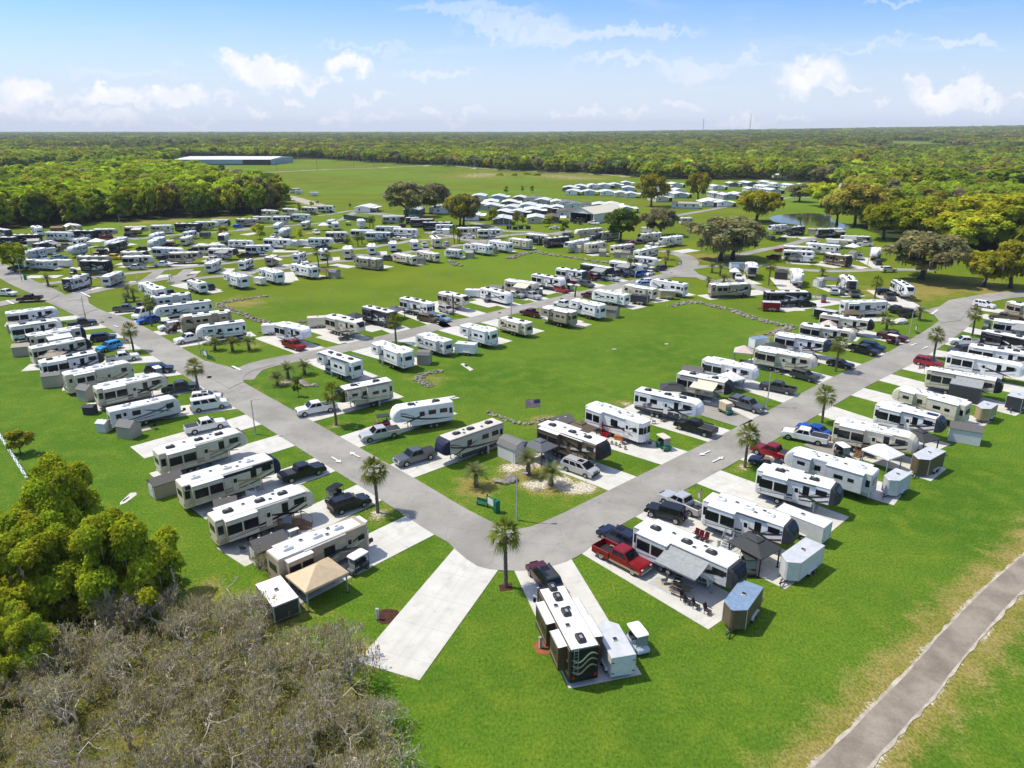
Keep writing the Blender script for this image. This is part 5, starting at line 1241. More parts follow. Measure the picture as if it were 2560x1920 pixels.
for c, v, o, look in rows('''h 1300 1275 1085 1165 3.8 3.2 2.3 charcoal 2 - | dark ribbed gazebo beside white camper with dark nose
i 1485 720 1347 665 3.6 3.0 2.3 charcoal 2 - | dark gazebo beside camper with solar panels
g 1445 482 1325 432 3.4 3.0 2.2 gunmetal 2 - | grey gazebo before the bronze camper
g 1755 343 1632 300 3.6 3.2 2.2 bronze 2 - | rust streaked gazebo by red stairs
c 1920 1120 2095 1130 3.6 3.0 2.2 charcoal 2 - | dark gazebo behind black trimmed white camper
f 1637 1262 1385 1377 4.3 3.4 2.3 sand 1 soft | tan canopy beside khaki park trailer
i 1215 845 1052 781 3.6 3.0 2.2 white 1 soft | white canopy at wooden steps
d 500 1057 380 1010 3.4 3.0 2.2 white 1 soft | white canopy before white camper
d 475 800 630 815 3.2 3.0 2.3 pinkish 1 soft | pale tan canopy on the lawn behind campers
d 735 760 905 780 3.6 3.0 2.0 charcoal 1 - | flat dark shelter between two campers
b 1615 445 1745 460 3.6 3.2 2.2 gunmetal 2 - | dark gazebo behind trailer with orange deck
b 1265 490 1420 530 3.6 3.2 2.0 charcoal 1 - | black canopy behind cream camper
a 360 845 530 840 3.4 3.0 2.2 tan 2 - | brown gazebo beside tan camper
d 835 125 920 130 3.4 3.0 2.2 charcoal 1 scr | dark screened shelter by oval nosed camper
d 1265 190 1340 195 3.8 3.2 2.4 gunmetal 1 - | grey carport beside black nosed camper
d 1410 480 1570 485 3.8 3.0 2.1 bronze 1 - | brown shelter before grey sided park trailer
d 1230 575 1330 590 3 2.6 2.2 pinkish 1 soft | pink sunshade behind cream camper
d 430 122 520 125 2.6 2.6 2.3 white 1 soft | white umbrella canopy beside pale box trailer
w 1780 590 1930 610 4 3.4 2.3 white 1 soft | white canopy over red chairs in pond loop
s 1385 490 1495 490 4 3.6 2.4 white 1 soft | white peaked canopy in the far loops
s 1350 1275 1490 1280 4 3.2 2.1 bronze 1 - | dark screened room behind loop camper
q 1580 560 1740 560 5 4 2.3 white 1 soft | white flat canopy in the loops
w 1040 720 1170 725 4 3.2 2.2 charcoal 1 - | dark awning shelter at the bend
r 930 650 1050 650 4 4 2.4 charcoal 1 - | dark shelter beside grey camper in loops
i 1480 600 1500 610 .5 .5 .4 charcoal 1 - | x'''):
    if look == 'x': continue
    p, rz, _ = place2(c, *v, float(o[2])+.3)
    gazebo((p.x, p.y, .05), rz, float(o[0]), float(o[1]), float(o[2]), o[3], look, 'garden shelters at the campsites', int(o[4]), o[5] == 'scr', 'gazebo' if o[5] != 'soft' else 'canopy', o[5] == 'soft')
# concession trailer by the thicket
p, rz, _ = place2('f', 1135, 1382, 1277, 1560, 2.1); trailer((p.x, p.y, .03), rz, 4.4, 1.2, 2.1, 'charcoal', 'white', 'boxy white roofed trailer half hidden by bare branches', 'cargo trailers at the campsites', False)
# ------------------------------------------------------------------ porches, stairs, furniture
def porch(loc, rz, lx, ly, h, m, label, rail=None, steps=4):
    root = thing('entry_porch', loc, rz, label, 'porch', 'porches and stairs at camper doors'); rail = rail or m
    ob('deck', MB().box(-lx/2, lx/2, -ly/2, ly/2, h-.08, h, m).mesh('deck'), root)
    for x in (-lx/2+.05, lx/2-.05):
        for y in (-ly/2+.05, ly/2-.05): ob('post', MB().box(-.05, .05, -.05, .05, 0, h+.95, rail).mesh('post'), root, (x, y, 0))
    def rl(x0, y0, x1, y1):
        g = MB(); n = max(3, int(math.hypot(x1-x0, y1-y0)/.16))
        g.tube([(x0, y0, h+.92), (x1, y1, h+.92)], .04, rail, 4); g.tube([(x0, y0, h+.12), (x1, y1, h+.12)], .03, rail, 4)
        for i in range(n+1): u = i/n; g.tube([(x0+(x1-x0)*u, y0+(y1-y0)*u, h+.1), (x0+(x1-x0)*u, y0+(y1-y0)*u, h+.92)], .018, rail, 4)
        ob('railing', g.mesh('railing'), root)
    rl(-lx/2, -ly/2, lx/2, -ly/2); rl(-lx/2, -ly/2, -lx/2, ly/2)
    g = MB()
    for i in range(steps): g.box(lx/2+i*.28, lx/2+(i+1)*.28, -ly/2+.05, ly/2-.05, 0, h*(1-(i+1)/(steps+1)), m)
    ob('stair', g.mesh('stair'), root)
    for y in (-ly/2+.03, ly/2-.03): ob('stair_rail', MB().tube([(lx/2, y, h+.92), (lx/2+steps*.28, y, .95)], .035, rail, 4).tube([(lx/2+steps*.28, y, 0), (lx/2+steps*.28, y, .95)], .035, rail, 4).mesh('stair_rail'), root)
for c, v, o, look in rows('''f 960 690 860 700 2.0 1.4 .8 white | white railed porch at the navy edged camper
f 1380 950 1240 960 2.4 1.5 .8 wood | brown wooden porch with towel on its rail
h 40 380 75 330 1.8 1.2 .9 red | red stairs at the white park trailer
d 950 965 850 935 2.2 1.4 .8 orange | orange wooden deck with stairs
i 930 850 990 790 1.4 1.0 .8 wood | brown wooden steps beside white canopy
d 915 420 975 400 1.8 1.3 .8 white | white stairs at black and white camper
d 150 1210 110 1160 1.6 1.1 .8 palegrey | white stairs under the beige awning
h 985 1210 1020 1160 1.6 1.1 .8 grey | grey metal stairs beside slatted gazebo
g 1570 540 1540 520 1.4 1.0 .7 wood | brown steps at the bronze camper
b 1870 460 1830 450 2.2 1.6 .8 orange | orange deck against white trailer
b 1215 620 1160 600 2.0 1.6 .8 tan | tan wooden deck at the cream camper
d 1640 490 1620 470 1.4 1.0 .9 wood | dark steps at grey sided park trailer
e 2000 1040 1960 1010 1.6 1.2 .8 wood | brown stairs at the long white camper'''):
    lx, ly, h, mm = float(o[0]), float(o[1]), float(o[2]), P_(o[3]) if o[3] != 'red' else P_('red'); p, rz, _ = place2(c, *v, .5)
    porch((p.x, p.y, .05), rz, lx, ly, h, mm, look)
def towel(c, x, y, h, rz, m, label):
    p = G(c, x, y, h); me = MB().add([(-.5, -.09, h), (.5, -.09, h), (.5, -.14, h-.75), (-.5, -.12, h-.7), (-.5, .05, h), (.5, .05, h), (.5, .08, h-.5), (-.5, .08, h-.5)], [(0, 1, 2, 3), (4, 5, 1, 0), (4, 7, 6, 5)], m).mesh('towel')
    tag(ob('towel', me, None, (p.x, p.y, 0), rz), label, 'towel')
towel('f', 1282, 900, 1.75, place2('f', 1380, 950, 1240, 960, .5)[1], P_('paleblue'), 'pale blue towel hung over the wooden porch rail')
def chair(c, x, y, rz, m, label, cat='camp chairs on the patio'):
    p = G(c, x, y, .3); r = thing('camp_chair', (p.x, p.y, .05), rz, label, 'chair', cat)
    ob('seat', MB().box(-.26, .26, -.26, .26, .38, .43, m).mesh('seat'), r); ob('backrest', MB().prism([(-.26, .42), (-.48, 1.0), (-.44, 1.0), (-.22, .42)], 'y', -.26, .26, m).mesh('backrest'), r)
    for sx in (-.22, .22):
        for sy in (-.24, .24): ob('leg', MB().box(-.025, .025, -.025, .025, 0, .4, UNDER).mesh('leg'), r, (sx, sy, 0))
    for sy in (-.28, .28): ob('armrest', MB().box(-.3, .28, -.03, .03, .6, .64, m).mesh('armrest'), r, (0, sy, 0))
CH = mat('dark_canvas', (.035, .034, .036), .8)
chair('j', 1690, 605, R(-60), CH, 'dark camp chair beside the picnic table'); chair('j', 1722, 630, R(-30), CH, 'dark camp chair behind a low side table'); chair('j', 1785, 665, R(-40), CH, 'dark low camp chair between two others'); chair('j', 1872, 705, R(-50), CH, 'dark tall camp chair at the pad edge')
for x, y, n_ in ((735, 1165, 'uppermost'), (770, 1180, 'middle'), (810, 1195, 'lowest')): chair('h', x, y, R(-130), P_('maroon'), n_+' of three dark red garden chairs in a line', 'dark red garden chairs in a line')
def picnic(c, x, y, rz, label):
    p = G(c, x, y, .5); r = thing('picnic_table', (p.x, p.y, .05), rz, label, 'table'); ob('table_top', MB().box(-.9, .9, -.38, .38, .70, .75, WOODP).mesh('table_top'), r)
    for s in (-1, 1): ob('bench', MB().box(-.9, .9, s*.72-.14, s*.72+.14, .42, .46, WOODP).mesh('bench'), r)
    for sx in (-.65, .65): ob('leg', MB().tube([(sx, -.7, 0), (sx, -.2, .7)], .05, WOODP, 4).tube([(sx, .7, 0), (sx, .2, .7)], .05, WOODP, 4).mesh('leg'), r)
# tow vehicles and bare slabs beside the campers of the loops
LG = random.Random(77); LC = {'black': 'black', 'white': 'white', 'charcoal': 'dark grey', 'silver': 'silver', 'maroon': 'dark red', 'navy': 'dark blue'}
for k, (p_, rz_, L_, ty_) in enumerate([q for q in RVS if 150 < q[0].length < 330]):
    d_ = Vector((math.cos(rz_), math.sin(rz_), 0)); n_ = Vector((d_.y, -d_.x, 0))
    if LG.random() < .62:
        q = p_+n_*3.4-d_*LG.uniform(-1, 2); o_ = ob('parking_pad', cached('lpad', lambda: MB().box(-4.2, 4.2, -2.0, 2.0, -.1, .045, CONC).mesh('parking_pad')), None, (q.x, q.y, 0), rz_); o_['kind'] = 'structure'
    if LG.random() < .42:
        q = p_+n_*LG.uniform(3.6, 4.6)+d_*LG.uniform(0, 4.5); c_ = LG.choice(list(LC)); t_ = LG.choice(('pickup', 'pickup', 'suv')); w_ = 'pickup truck' if t_ == 'pickup' else 'family car'
        car((q.x, q.y, .05), rz_+LG.choice((0, 0, math.pi))+LG.uniform(-.12, .12), t_, c_, '', LC[c_]+' '+w_+' parked on the door side of a loop camper', LC[c_]+' '+w_+'s beside loop campers', 1)
# chairs, mats and tables set out on the door side of the campers close by
CG = random.Random(31); MATC = [P_(n) for n in ('steelblue', 'grey', 'maroon', 'tan', 'green', 'charcoal')]; FC = [mat('chair_'+n, PAINT[n], .8) for n in ('navy', 'charcoal', 'green', 'maroon')]
for k, (p_, rz_, L_, ty_) in enumerate([q for q in RVS if q[0].length < 135]):
    d_ = Vector((math.cos(rz_), math.sin(rz_), 0)); n_ = Vector((d_.y, -d_.x, 0)); cold = 'beside a camper door'
    if k % 2 == 0:
        q = p_+n_*2.9+d_*CG.uniform(-3.5, -.5); c_ = CG.choice(('steelblue', 'grey', 'tan'))
        tag(ob('patio_mat', MB().box(-1.5, 1.5, -.9, .9, 0, .02, P_(c_)).box(-1.3, 1.3, -.7, .7, .005, .024, P_('beige')).mesh('patio_mat'), None, (q.x, q.y, .056), rz_), 'woven outdoor mat lying on concrete '+cold, 'mat', 'outdoor mats at camper doors')
    if k % 3 != 2:
        for j in range(CG.choice((1, 2, 2))):
            q = p_+n_*CG.uniform(2.7, 3.6)+d_*CG.uniform(-4, 1); cc_ = FC[(k+j) % 4]; r_ = thing('folding_chair', (q.x, q.y, .07), CG.uniform(0, 6.28), 'folding fabric chair standing on a pad '+cold, 'chair', 'folding chairs at camper doors')
            ob('seat', cached(('fs', cc_.name), lambda: MB().box(-.25, .25, -.25, .25, .4, .44, cc_).mesh('seat')), r_); ob('backrest', cached(('fb', cc_.name), lambda: MB().prism([(-.25, .44), (-.4, .95), (-.37, .96), (-.21, .45)], 'y', -.25, .25, cc_).mesh('backrest')), r_)
            for sx in (-.22, .22):
                for sy in (-.22, .22): ob('leg', cached('fleg', lambda: MB().box(-.02, .02, -.02, .02, 0, .42, GALV).mesh('leg')), r_, (sx, sy, 0))
    if k % 4 == 1:
        q = p_+n_*3.0+d_*CG.uniform(1, 2.5); r_ = thing('folding_table', (q.x, q.y, .06), rz_, 'small folding table standing '+cold, 'table', 'folding tables at camper doors'); ob('table_top', cached('ft', lambda: MB().box(-.6, .6, -.3, .3, .68, .72, PLASTW).mesh('table_top')), r_)
        for sx in (-.5, .5): ob('leg', cached('ftl', lambda: MB().box(-.02, .02, -.25, .25, 0, .68, GALV).mesh('leg')), r_, (sx, 0, 0))
picnic('j', 1665, 530, R(-35), 'brown picnic table on patio beside grey awning'); picnic('a', 1240, 1410, R(15), 'weathered table in shade of pale grey trailer')
def small(name, c, x, y, rz, mb, label, cat, h=0, group=None):
    p = G(c, x, y, h); return tag(ob(name, mb.mesh(name, .01), None, (p.x, p.y, .05), rz), label, cat, group)
small('barbecue_grill', 'h', 1380, 990, .5, MB().box(-.6, .6, -.3, .3, .75, .9, PLASTB).loft([(-.35, .26, .9, 1.15), (.35, .26, .9, 1.15)], PLASTB, .15).box(-.3, .3, -.25, .25, .1, .75, UNDER), 'black grill beside the pale box trailer', 'grill')
small('storage_chest', 'h', 145, 430, R(-28), MB().box(-.65, .65, -.32, .32, 0, .6, P_('orange')).box(-.68, .68, -.35, .35, .6, .68, P_('orange')), 'orange chest below the red stairs', 'chest')
small('water_bucket', 'h', 1765, 440, 0, MB().cyl((0, 0, 0), .16, .36, 'z', P_('red'), 12, .2), 'red bucket beside white pickup', 'bucket')
for k, (x, y) in enumerate(((90, 465), (122, 475), (150, 488), (193, 505))): small('flower_pot', 'h', x, y, 0, MB().cyl((0, 0, 0), .18, .35, 'z', CONCP, 12, .24).cyl((0, 0, .3), .2, .25, 'z', mat('pot_plant', (.05, .09, .02), .9), 7, .1), 'stone flower pot lining the lawn beside bronze camper', 'flower pot', 0, 'stone pots lining the lawn')
small('bird_feeder', 'g', 1400, 590, 0, MB().tube([(0, 0, 0), (0, 0, 2.1)], .025, UNDER, 5).cyl((0, 0, 1.6), .12, .35, 'z', P_('red'), 8), 'red feeder on a pole beside bronze camper', 'feeder'); small('bird_feeder', 'g', 1180, 650, 0, MB().tube([(0, 0, 0), (0, 0, 2.2), (.3, 0, 2.1)], .025, UNDER, 5).cyl((.3, 0, 1.7), .1, .3, 'z', GALV, 8), 'hanging feeder above the sand bed', 'feeder')
small('wheelie_bin', 'h', 1465, 1475, 0, MB().cyl((0, 0, 0), .2, .5, 'z', P_('blue'), 12, .24), 'blue bucket at the silver trailer tongue', 'bucket') 
# pedestals for power and water
PED = mat('pedestal_grey', (.5, .5, .49), .6)
for c, x, y in (('z', 816, 1338), ('j', 588, 985), ('g', 985, 535), ('g', 543, 340), ('g', 152, 170), ('b', 1580, 950), ('b', 1140, 1040), ('a', 1075, 720), ('a', 2060, 705), ('a', 525, 300), ('a', 860, 265), ('a', 1185, 215), ('r', 895, 1360), ('r', 295, 1425), ('r', 1465, 1295), ('r', 1960, 1535), ('c', 590, 650), ('c', 905, 585), ('c', 1205, 510), ('s', 1150, 1420), ('s', 535, 1510), ('t', 1190, 1210), ('t', 1625, 1140), ('t', 210, 1340), ('h', 905, 1275), ('r', 2000, 1230)):
    small('utility_pedestal', c, x, y, .4, MB().box(-.13, .13, -.1, .1, 0, 1.05, PED).prism([(-.15, 1.05), (.15, 1.05), (.15, 1.1), (-.15, 1.2)], 'y', -.12, .12, PED).box(-.08, .08, .1, .115, .65, .9, UNDER), 'grey utility pedestal standing at a campsite', 'utility post', 0, 'utility pedestals at the campsites')
# ------------------------------------------------------------------ lamps, boards, flags, fence
def hgt(c, bx, by, ty_):
    b = G(c, bx, by); best = (9e9, 6)
    for k in range(10, 260):
        zz = k*.1; q = G(c, bx, ty_, zz); e = abs(q.y-b.y)
        if e < best[0]: best = (e, zz)
    return best[1]
LAMPS = []
for k, (c, x, y, ty_, where) in enumerate((('f', 1040, 265, 0, 'beside the pad with white pickup'), ('g', 1205, 1048, 690, 'on the inner corner lawn by the green boards'), ('d', 750, 1300, 1000, 'next to grey capped pickup'), ('a', 740, 545, 350, 'at the junction grass beside black pickup'),
        ('a', 1735, 865, 640, 'beside the bench at the stout palms'), ('d', 1975, 705, 490, 'beside green board at the bend'), ('d', 1170, 365, 190, 'before the grey carport'), ('c', 615, 510, 318, 'on the narrow road beside white trailer'), ('c', 1682, 240, 120, 'on the narrow road beside blue car'),
        ('a', 1475, 260, 30, 'on the loop lane before slanted drives'), ('a', 190, 220, 20, 'beside round green tree'), ('q', 2090, 380, 120, 'under the woods'), ('q', 1580, 800, 530, 'amid silver campers'), ('s', 878, 780, 510, 'beside white camper end'), ('s', 1495, 390, 150, 'near the far lane fork'),
        ('t', 240, 880, 640, 'beside dark capped white camper'), ('t', 1527, 960, 690, 'at the three palms'), ('u', 505, 780, 490, 'behind the meadow border'), ('u', 2120, 855, 640, 'beside cream motorhomes'), ('o', 1965, 1265, 1100, 'beside bronze motorhome'), ('o', 665, 1235, 1130, 'beneath the mossy oaks'), ('u', 410, 640, 400, 'near the dark bins'), ('u', 1920, 590, 430, 'before the barn'), ('v', 1240, 300, 70, 'by the grey single home'))):
    p = G(c, x, y); h = hgt(c, x, y, ty_); h = max(5, min(h, 11)); lod = p.length > 150
    r = thing('street_lamp', (p.x, p.y, 0), 0, 'tall thin lamp post '+where, 'lamp post', 'lamp posts of the park')
    ob('pole', cached(('lp', round(h, 1)), lambda: MB().cyl((0, 0, 0), .15, .1, 'z', CONCP, 8).cyl((0, 0, .1), .1, h-.1, 'z', CONCP, 8, .07).box(-.11, .11, .06, .2, .6, 1.3, GALV).mesh('pole')), r)
    ob('lamp_arm', cached(('la', round(h, 1)), lambda: MB().tube([(0, 0, h-.1), (.7, 0, h+.1)], .035, GALV, 5).mesh('lamp_arm')), r)
    ob('lamp_head', cached('lh', lambda: MB().loft([(-.3, .12, 0, .08), (.3, .15, 0, .1)], GALV, .03).mesh('lamp_head')), r, (.9, 0, h+.08))
GRN = mat('green_enamel', (.005, .14, .075), .4)
def board(c, x, y, rz, label, bench=True):
    p = G(c, x, y); r = thing('notice_board', (p.x, p.y, 0), rz, label, 'notice board')
    for s in (-.75, .75): ob('post', MB().box(-.06, .06, -.06, .06, 0, 1.75, GRN).cyl((0, 0, 1.75), .09, .06, 'z', GRN, 8).mesh('post'), r, (s, 0, 0))
    b = ob('panel', MB().box(-.68, .68, -.05, .05, .55, 1.6, GRN).mesh('panel'), r); ob('notice', MB().box(-.6, .6, -.062, .062, .62, 1.5, PLASTW).mesh('notice'), b)
board('g', 1008, 965, R(-50), 'grey faced notice board beside the green cabinet'); board('d', 2035, 665, R(70), 'green board with white notice at the bend'); board('v', 1365, 1280, R(10), 'green board on round verge at narrow road end'); board('a', 1780, 885, R(-40), 'green board beside lamp by the stout palms')
def cabinet(c, x, y, rz, label):
    p = G(c, x, y); r = thing('green_cabinet', (p.x, p.y, 0), rz, label, 'cabinet'); ob('body', MB().box(-.3, .3, -.3, .3, 0, 1.55, GRN).mesh('body', .02), r); ob('lid', MB().box(-.34, .34, -.34, .34, 1.55, 1.62, GRN).mesh('lid', .02), r); ob('door', MB().box(-.24, .24, -.33, -.3, .1, 1.4, GRN).box(.14, .18, -.36, -.33, .7, .85, GALV).mesh('door'), r)
cabinet('g', 1050, 985, R(-50), 'upright green cabinet on the inner corner lawn'); cabinet('a', 222, 208, .2, 'low green box beneath the round tree lamp')
def bench(c, x, y, rz, label):
    p = G(c, x, y); r = thing('park_bench', (p.x, p.y, 0), rz, label, 'bench')
    ob('seat', MB().box(-.85, .85, -.2, .2, .42, .46, GRN).mesh('seat'), r); ob('backrest', MB().box(-.85, .85, .18, .22, .5, .9, GRN).mesh('backrest'), r)
    for s in (-.7, .7): ob('leg', MB().box(-.04, .04, -.2, .22, 0, .42, GALV).box(-.04, .04, .18, .22, .42, .9, GALV).mesh('leg'), r, (s, 0, 0))
bench('g', 938, 935, R(-30), 'green slatted bench beside the notice board'); bench('a', 1830, 895, R(140), 'green bench beside the stout palms')
REDC, BLUC, WHC = mat('flag_red', (.42, .012, .02), .8), mat('flag_blue', (.015, .025, .16), .8), mat('flag_white', (.75, .75, .75), .8)
def flag(c, x, y, ph, w, label, rz=0.0):
    p = G(c, x, y); r = thing('flagpole', (p.x, p.y, 0), rz, label, 'flag'); ob('pole', MB().tube([(0, 0, 0), (0, 0, ph)], .03, GALV, 6).mesh('pole'), r); g = MB(); hh = w*.58; nx_ = 12
    f = lambda i, j: (-.04-w*i/nx_, .18*math.sin(i*.9)*i/nx_, ph-.05-hh*j/13-.14*(i/nx_)**2)
    for j in range(13):
        for i in range(nx_): g.quad(f(i, j), f(i+1, j), f(i+1, j+1), f(i, j+1), BLUC if (j < 7 and i < 5) else (REDC if j % 2 == 0 else WHC))
    for j in range(5):
        for i in range(5):
            q = f(i+.5, j*1.3+.7); 
            for s in (-1, 1): g.add([(q[0]-.03, q[1]+s*.012, q[2]), (q[0], q[1]+s*.012, q[2]+.035), (q[0]+.03, q[1]+s*.012, q[2]), (q[0], q[1]+s*.012, q[2]-.035)], [(0, 1, 2, 3)], WHC)
    ob('flag', g.mesh('flag'), r)
flag('g', 1383, 270, 3.4, 2.3, 'striped flag flying over the rock border'); flag('a', 1135, 850, 3.2, 1.2, 'small striped flag beside white pickup'); flag('e', 1335, 1075, 3.0, 1.2, 'striped flag beside the screened awning camper'); flag('h', 765, 990, 3.4, 1.3, 'striped flag behind silver pickup', R(60)); flag('h', 388, 300, 3.4, 1.4, 'striped flag at the white park trailer bay')
def fence(pts, h, label):
    r = thing('white_fence', (pts[0].x, pts[0].y, 0), 0, label, 'fence'); o_ = pts[0]
    for k in range(len(pts)-1):
        a, b = pts[k]-o_, pts[k+1]-o_; n = max(1, int((b-a).length/2.4))
        for zz in (.3, .7, 1.1): ob('rail', MB().tube([(a.x, a.y, zz), (b.x, b.y, zz)], .07, PLASTW, 4).mesh('rail'), r)
        for i in range(n+1): q = a+(b-a)*i/n; ob('post', cached('fp', lambda: MB().box(-.07, .07, -.07, .07, 0, h, PLASTW).prism([(-.09, h), (.09, h), (0, h+.1)], 'y', -.09, .09, PLASTW).mesh('post')), r, (q.x, q.y, 0))
fence([G('z', -60, 850), G('z', 62, 1045), G('z', 75, 1075)], 1.3, 'white rail fence running into the green oaks')
# stop sign with its word
p = G('a', 788, 350); r = thing('stop_sign', (p.x, p.y, 0), R(8), 'red eight sided stop sign at the junction', 'sign')
ob('post', MB().box(-.04, .04, -.03, .03, 0, 2.2, GALV).mesh('post'), r)
ob('plate', MB().prism([(.4*math.cos(R(22.5+45*k)), 2.35+.4*math.sin(R(22.5+45*k))) for k in range(8)], 'y', -.045, -.035, P_('red')).mesh('plate'), r)
tcv = bpy.data.curves.new('lettering', 'FONT'); tcv.body = 'STOP'; tcv.size = .3; tcv.align_x = 'CENTER'; tcv.extrude = .004; to = bpy.data.objects.new('lettering', tcv); COL.objects.link(to)
tm_ = bpy.data.meshes.new_from_object(to); bpy.data.objects.remove(to); tm_.materials.clear(); tm_.materials.append(PLASTW); lo_ = ob('lettering', tm_, r, (0, -.05, 2.25)); lo_.rotation_euler = (math.pi/2, 0, 0)
for k, (x, y) in enumerate(((500, 640), (607, 650), (705, 640), (830, 640))):
    small('waste_skip', 'u', x, y, .1, MB().prism([(-1.0, 0), (1.0, 0), (1.15, 1.3), (-1.15, 1.3)], 'y', -.8, .8, mat('skip_green', (.01, .03, .03), .6)).box(-1.18, 1.18, -.84, .84, 1.3, 1.38, PLASTB), 'dark waste skip in the line behind the trees', 'skip', 0, 'dark waste skips in a line')
a_, b_ = G('s', 1800, 400), G('s', 2280, 470); d_ = b_-a_; small('green_wall_panel', 's', 1800, 400, math.atan2(d_.y, d_.x), MB().box(0, d_.length, -.3, .3, 0, 2.2, mat('dark_green_panel', (.01, .04, .03), .7)).box(-.05, d_.length+.05, -.35, .35, 2.2, 2.3, mat('dark_green_panel', (1, 1, 1))), 'long dark green screen wall beside white motorhome', 'wall')
# ------------------------------------------------------------------ park homes, barn, warehouse
def home(loc, rz, L, w2, hw, hr, wall, roofm, label, group, port=True):
    r = thing('park_home', loc, rz, label, 'house', group); h2 = L/2; wm = P_(wall); tn_ = (.82, .70, .58)[int(L*2) % 3]; rm = P_(roofm) if roofm != 'w' else mat('painted_metal_roof_%d' % int(tn_*100), (tn_, tn_, tn_*.99), .6, 0, .08, .5)
    ob('wall', cached(('hw', L, w2, wall), lambda: MB().prism([(-w2, .0), (-w2, hw), (0, hr-.08), (w2, hw), (w2, .0)], 'x', -h2, h2, wm).mesh('wall')), r)
    ob('roof', cached(('hr', L, w2, roofm), lambda: MB().prism([(-w2-.35, hw-.12), (0, hr), (0, hr+.09), (-w2-.35, hw-.03)], 'x', -h2-.3, h2+.3, rm).prism([(w2+.35, hw-.12), (0, hr), (0, hr+.09), (w2+.35, hw-.03)], 'x', -h2-.3, h2+.3, rm).mesh('roof')), r)
    ob('skirt', cached(('hs', L, w2), lambda: MB().box(-h2-.02, h2+.02, -w2-.02, w2+.02, 0, .5, P_('grey')).mesh('skirt')), r)
    for x in (-h2*.62, 0, h2*.62):
        for s in (-1, 1): ob('window', win_mesh(.9, 1.1), r, (x, s*w2, 1.75), 0 if s > 0 else math.pi)
    for s in (-1, 1): ob('end_window', cached('hew', lambda: MB().box(-.03, .03, -.5, .5, -.6, .6, P_('white')).box(-.04, .04, -.42, .42, -.52, .52, GLASS).mesh('end_window')), r, (s*h2, w2*.35, 1.75))
    if port:
        ob('carport_roof', cached(('hc', L), lambda: MB().box(-h2*.9, h2*.7, -w2-3.4, -w2, hw-.35, hw-.25, ROOFW).mesh('carport_roof')), r)
        for x in (-h2*.85, -h2*.1, h2*.65): ob('carport_post', cached('hp', lambda: MB().box(-.07, .07, -.07, .07, 0, hw-.3, P_('white')).mesh('carport_post')), r, (x, -w2-3.3, 0))
        ob('porch_screen', cached(('hps', L), lambda: MB().box(-h2*.9, -h2*.2, -w2-3.2, -w2-3.15, .1, hw-.35, P_('gunmetal')).mesh('porch_screen')), r)
    return r
HOMES = '''n 1150 600 white w|n 1290 602 steelblue w|n 1440 605 white w|n 1560 615 cream w|n 1650 622 palegrey w|n 1120 570 gunmetal w|n 1210 558 grey w|n 1320 552 white w|n 1420 548 palegrey w|n 1510 545 grey w|n 1610 530 grey w|n 1630 572 steelblue palegrey
o 660 560 palegrey w|o 800 535 gunmetal w|o 940 530 gunmetal w|o 1100 525 grey w|o 660 618 grey w|o 750 632 grey palegrey|o 850 625 gunmetal w|o 960 580 palegrey w|o 1080 560 white w|o 1140 590 steelblue w|o 1130 645 palegrey palegrey|o 640 680 paleblue palegrey|o 710 692 white w|o 570 692 palegrey w|o 1180 540 white w|o 1300 550 white w|o 1420 552 white w
o 190 555 white w|o 300 540 palegrey w|o 330 590 white w|o 335 622 steelblue w|o 160 652 cream w|o 230 600 white w
n 340 640 palegrey palegrey|n 505 645 paleblue palegrey|n 690 655 gunmetal palegrey|n 800 662 cream roofgrey|n 890 676 grey palegrey|n 1010 690 cream palegrey|n 1090 698 palegrey roofgrey|n 1170 712 palegrey roofgrey|n 1260 718 white bronze|n 1380 715 grey palegrey|n 1480 712 palegrey palegrey|n 1600 742 grey w
n 440 690 gunmetal w|n 600 692 gunmetal w|n 450 722 grey w|n 760 718 white palegrey|n 620 736 palegrey palegrey|n 545 775 gunmetal w|n 800 758 gunmetal w|n 910 742 wood w|n 1010 738 gunmetal w|n 1090 772 palegrey bronze|n 380 715 grey w|n 680 772 grey w
n 540 832 olive palegrey|n 830 822 beige palegrey|n 970 820 bronze bronze|m 1220 735 white w|m 1640 755 teal palegrey|m 1850 740 white w|n 40 745 white w|n 270 800 white w'''
hk = {}
for k, rr in enumerate(HOMES.replace('\n', '|').split('|')):
    w_ = rr.split(); c, x, y = w_[0], float(w_[1]), float(w_[2]); p = G(c, x, y, 3.6)
    rk = {'white': 'white walled', 'w': 'white'}
    L_, w2_ = [(14, 4.1), (12.5, 3.6), (15.5, 4.4)][k % 3]
    block = 'far block beside the meadow' if k < 12 else ('block before the road trees' if k < 35 else 'block behind the barn')
    hk[block] = hk.get(block, 0)+1
    home((p.x, p.y+2, 0), R(84 if c != 'o' else 96)+R((k*37 % 13)-6), L_, w2_, 2.8, 3.55, w_[3], w_[4], w_[3].replace('palegrey', 'pale grey').replace('gunmetal', 'dark grey').replace('steelblue', 'blue grey').replace('paleblue', 'pale blue')+' park home with '+({'w': 'white', 'palegrey': 'grey', 'roofgrey': 'dark grey', 'bronze': 'brown'}[w_[4]])+' roof, '+ORD[hk[block]]+' in the '+block, 'park homes with carports', k % 4 != 3)
p, rz, _ = place2('o', 500, 712, 295, 706, 3.5); home((p.x, p.y, 0), rz, 15, 2.3, 2.9, 3.7, 'palegrey', 'shedtan', 'single grey park home alone on the grass bank', 'park homes with carports', False)
p, rz, L_ = place2('n', 1225, 757, 1500, 722, 7.2); r = thing('open_barn', (p.x, p.y, 0), rz, 'big open barn with cream metal roof and white gable', 'barn'); h2 = L_/2
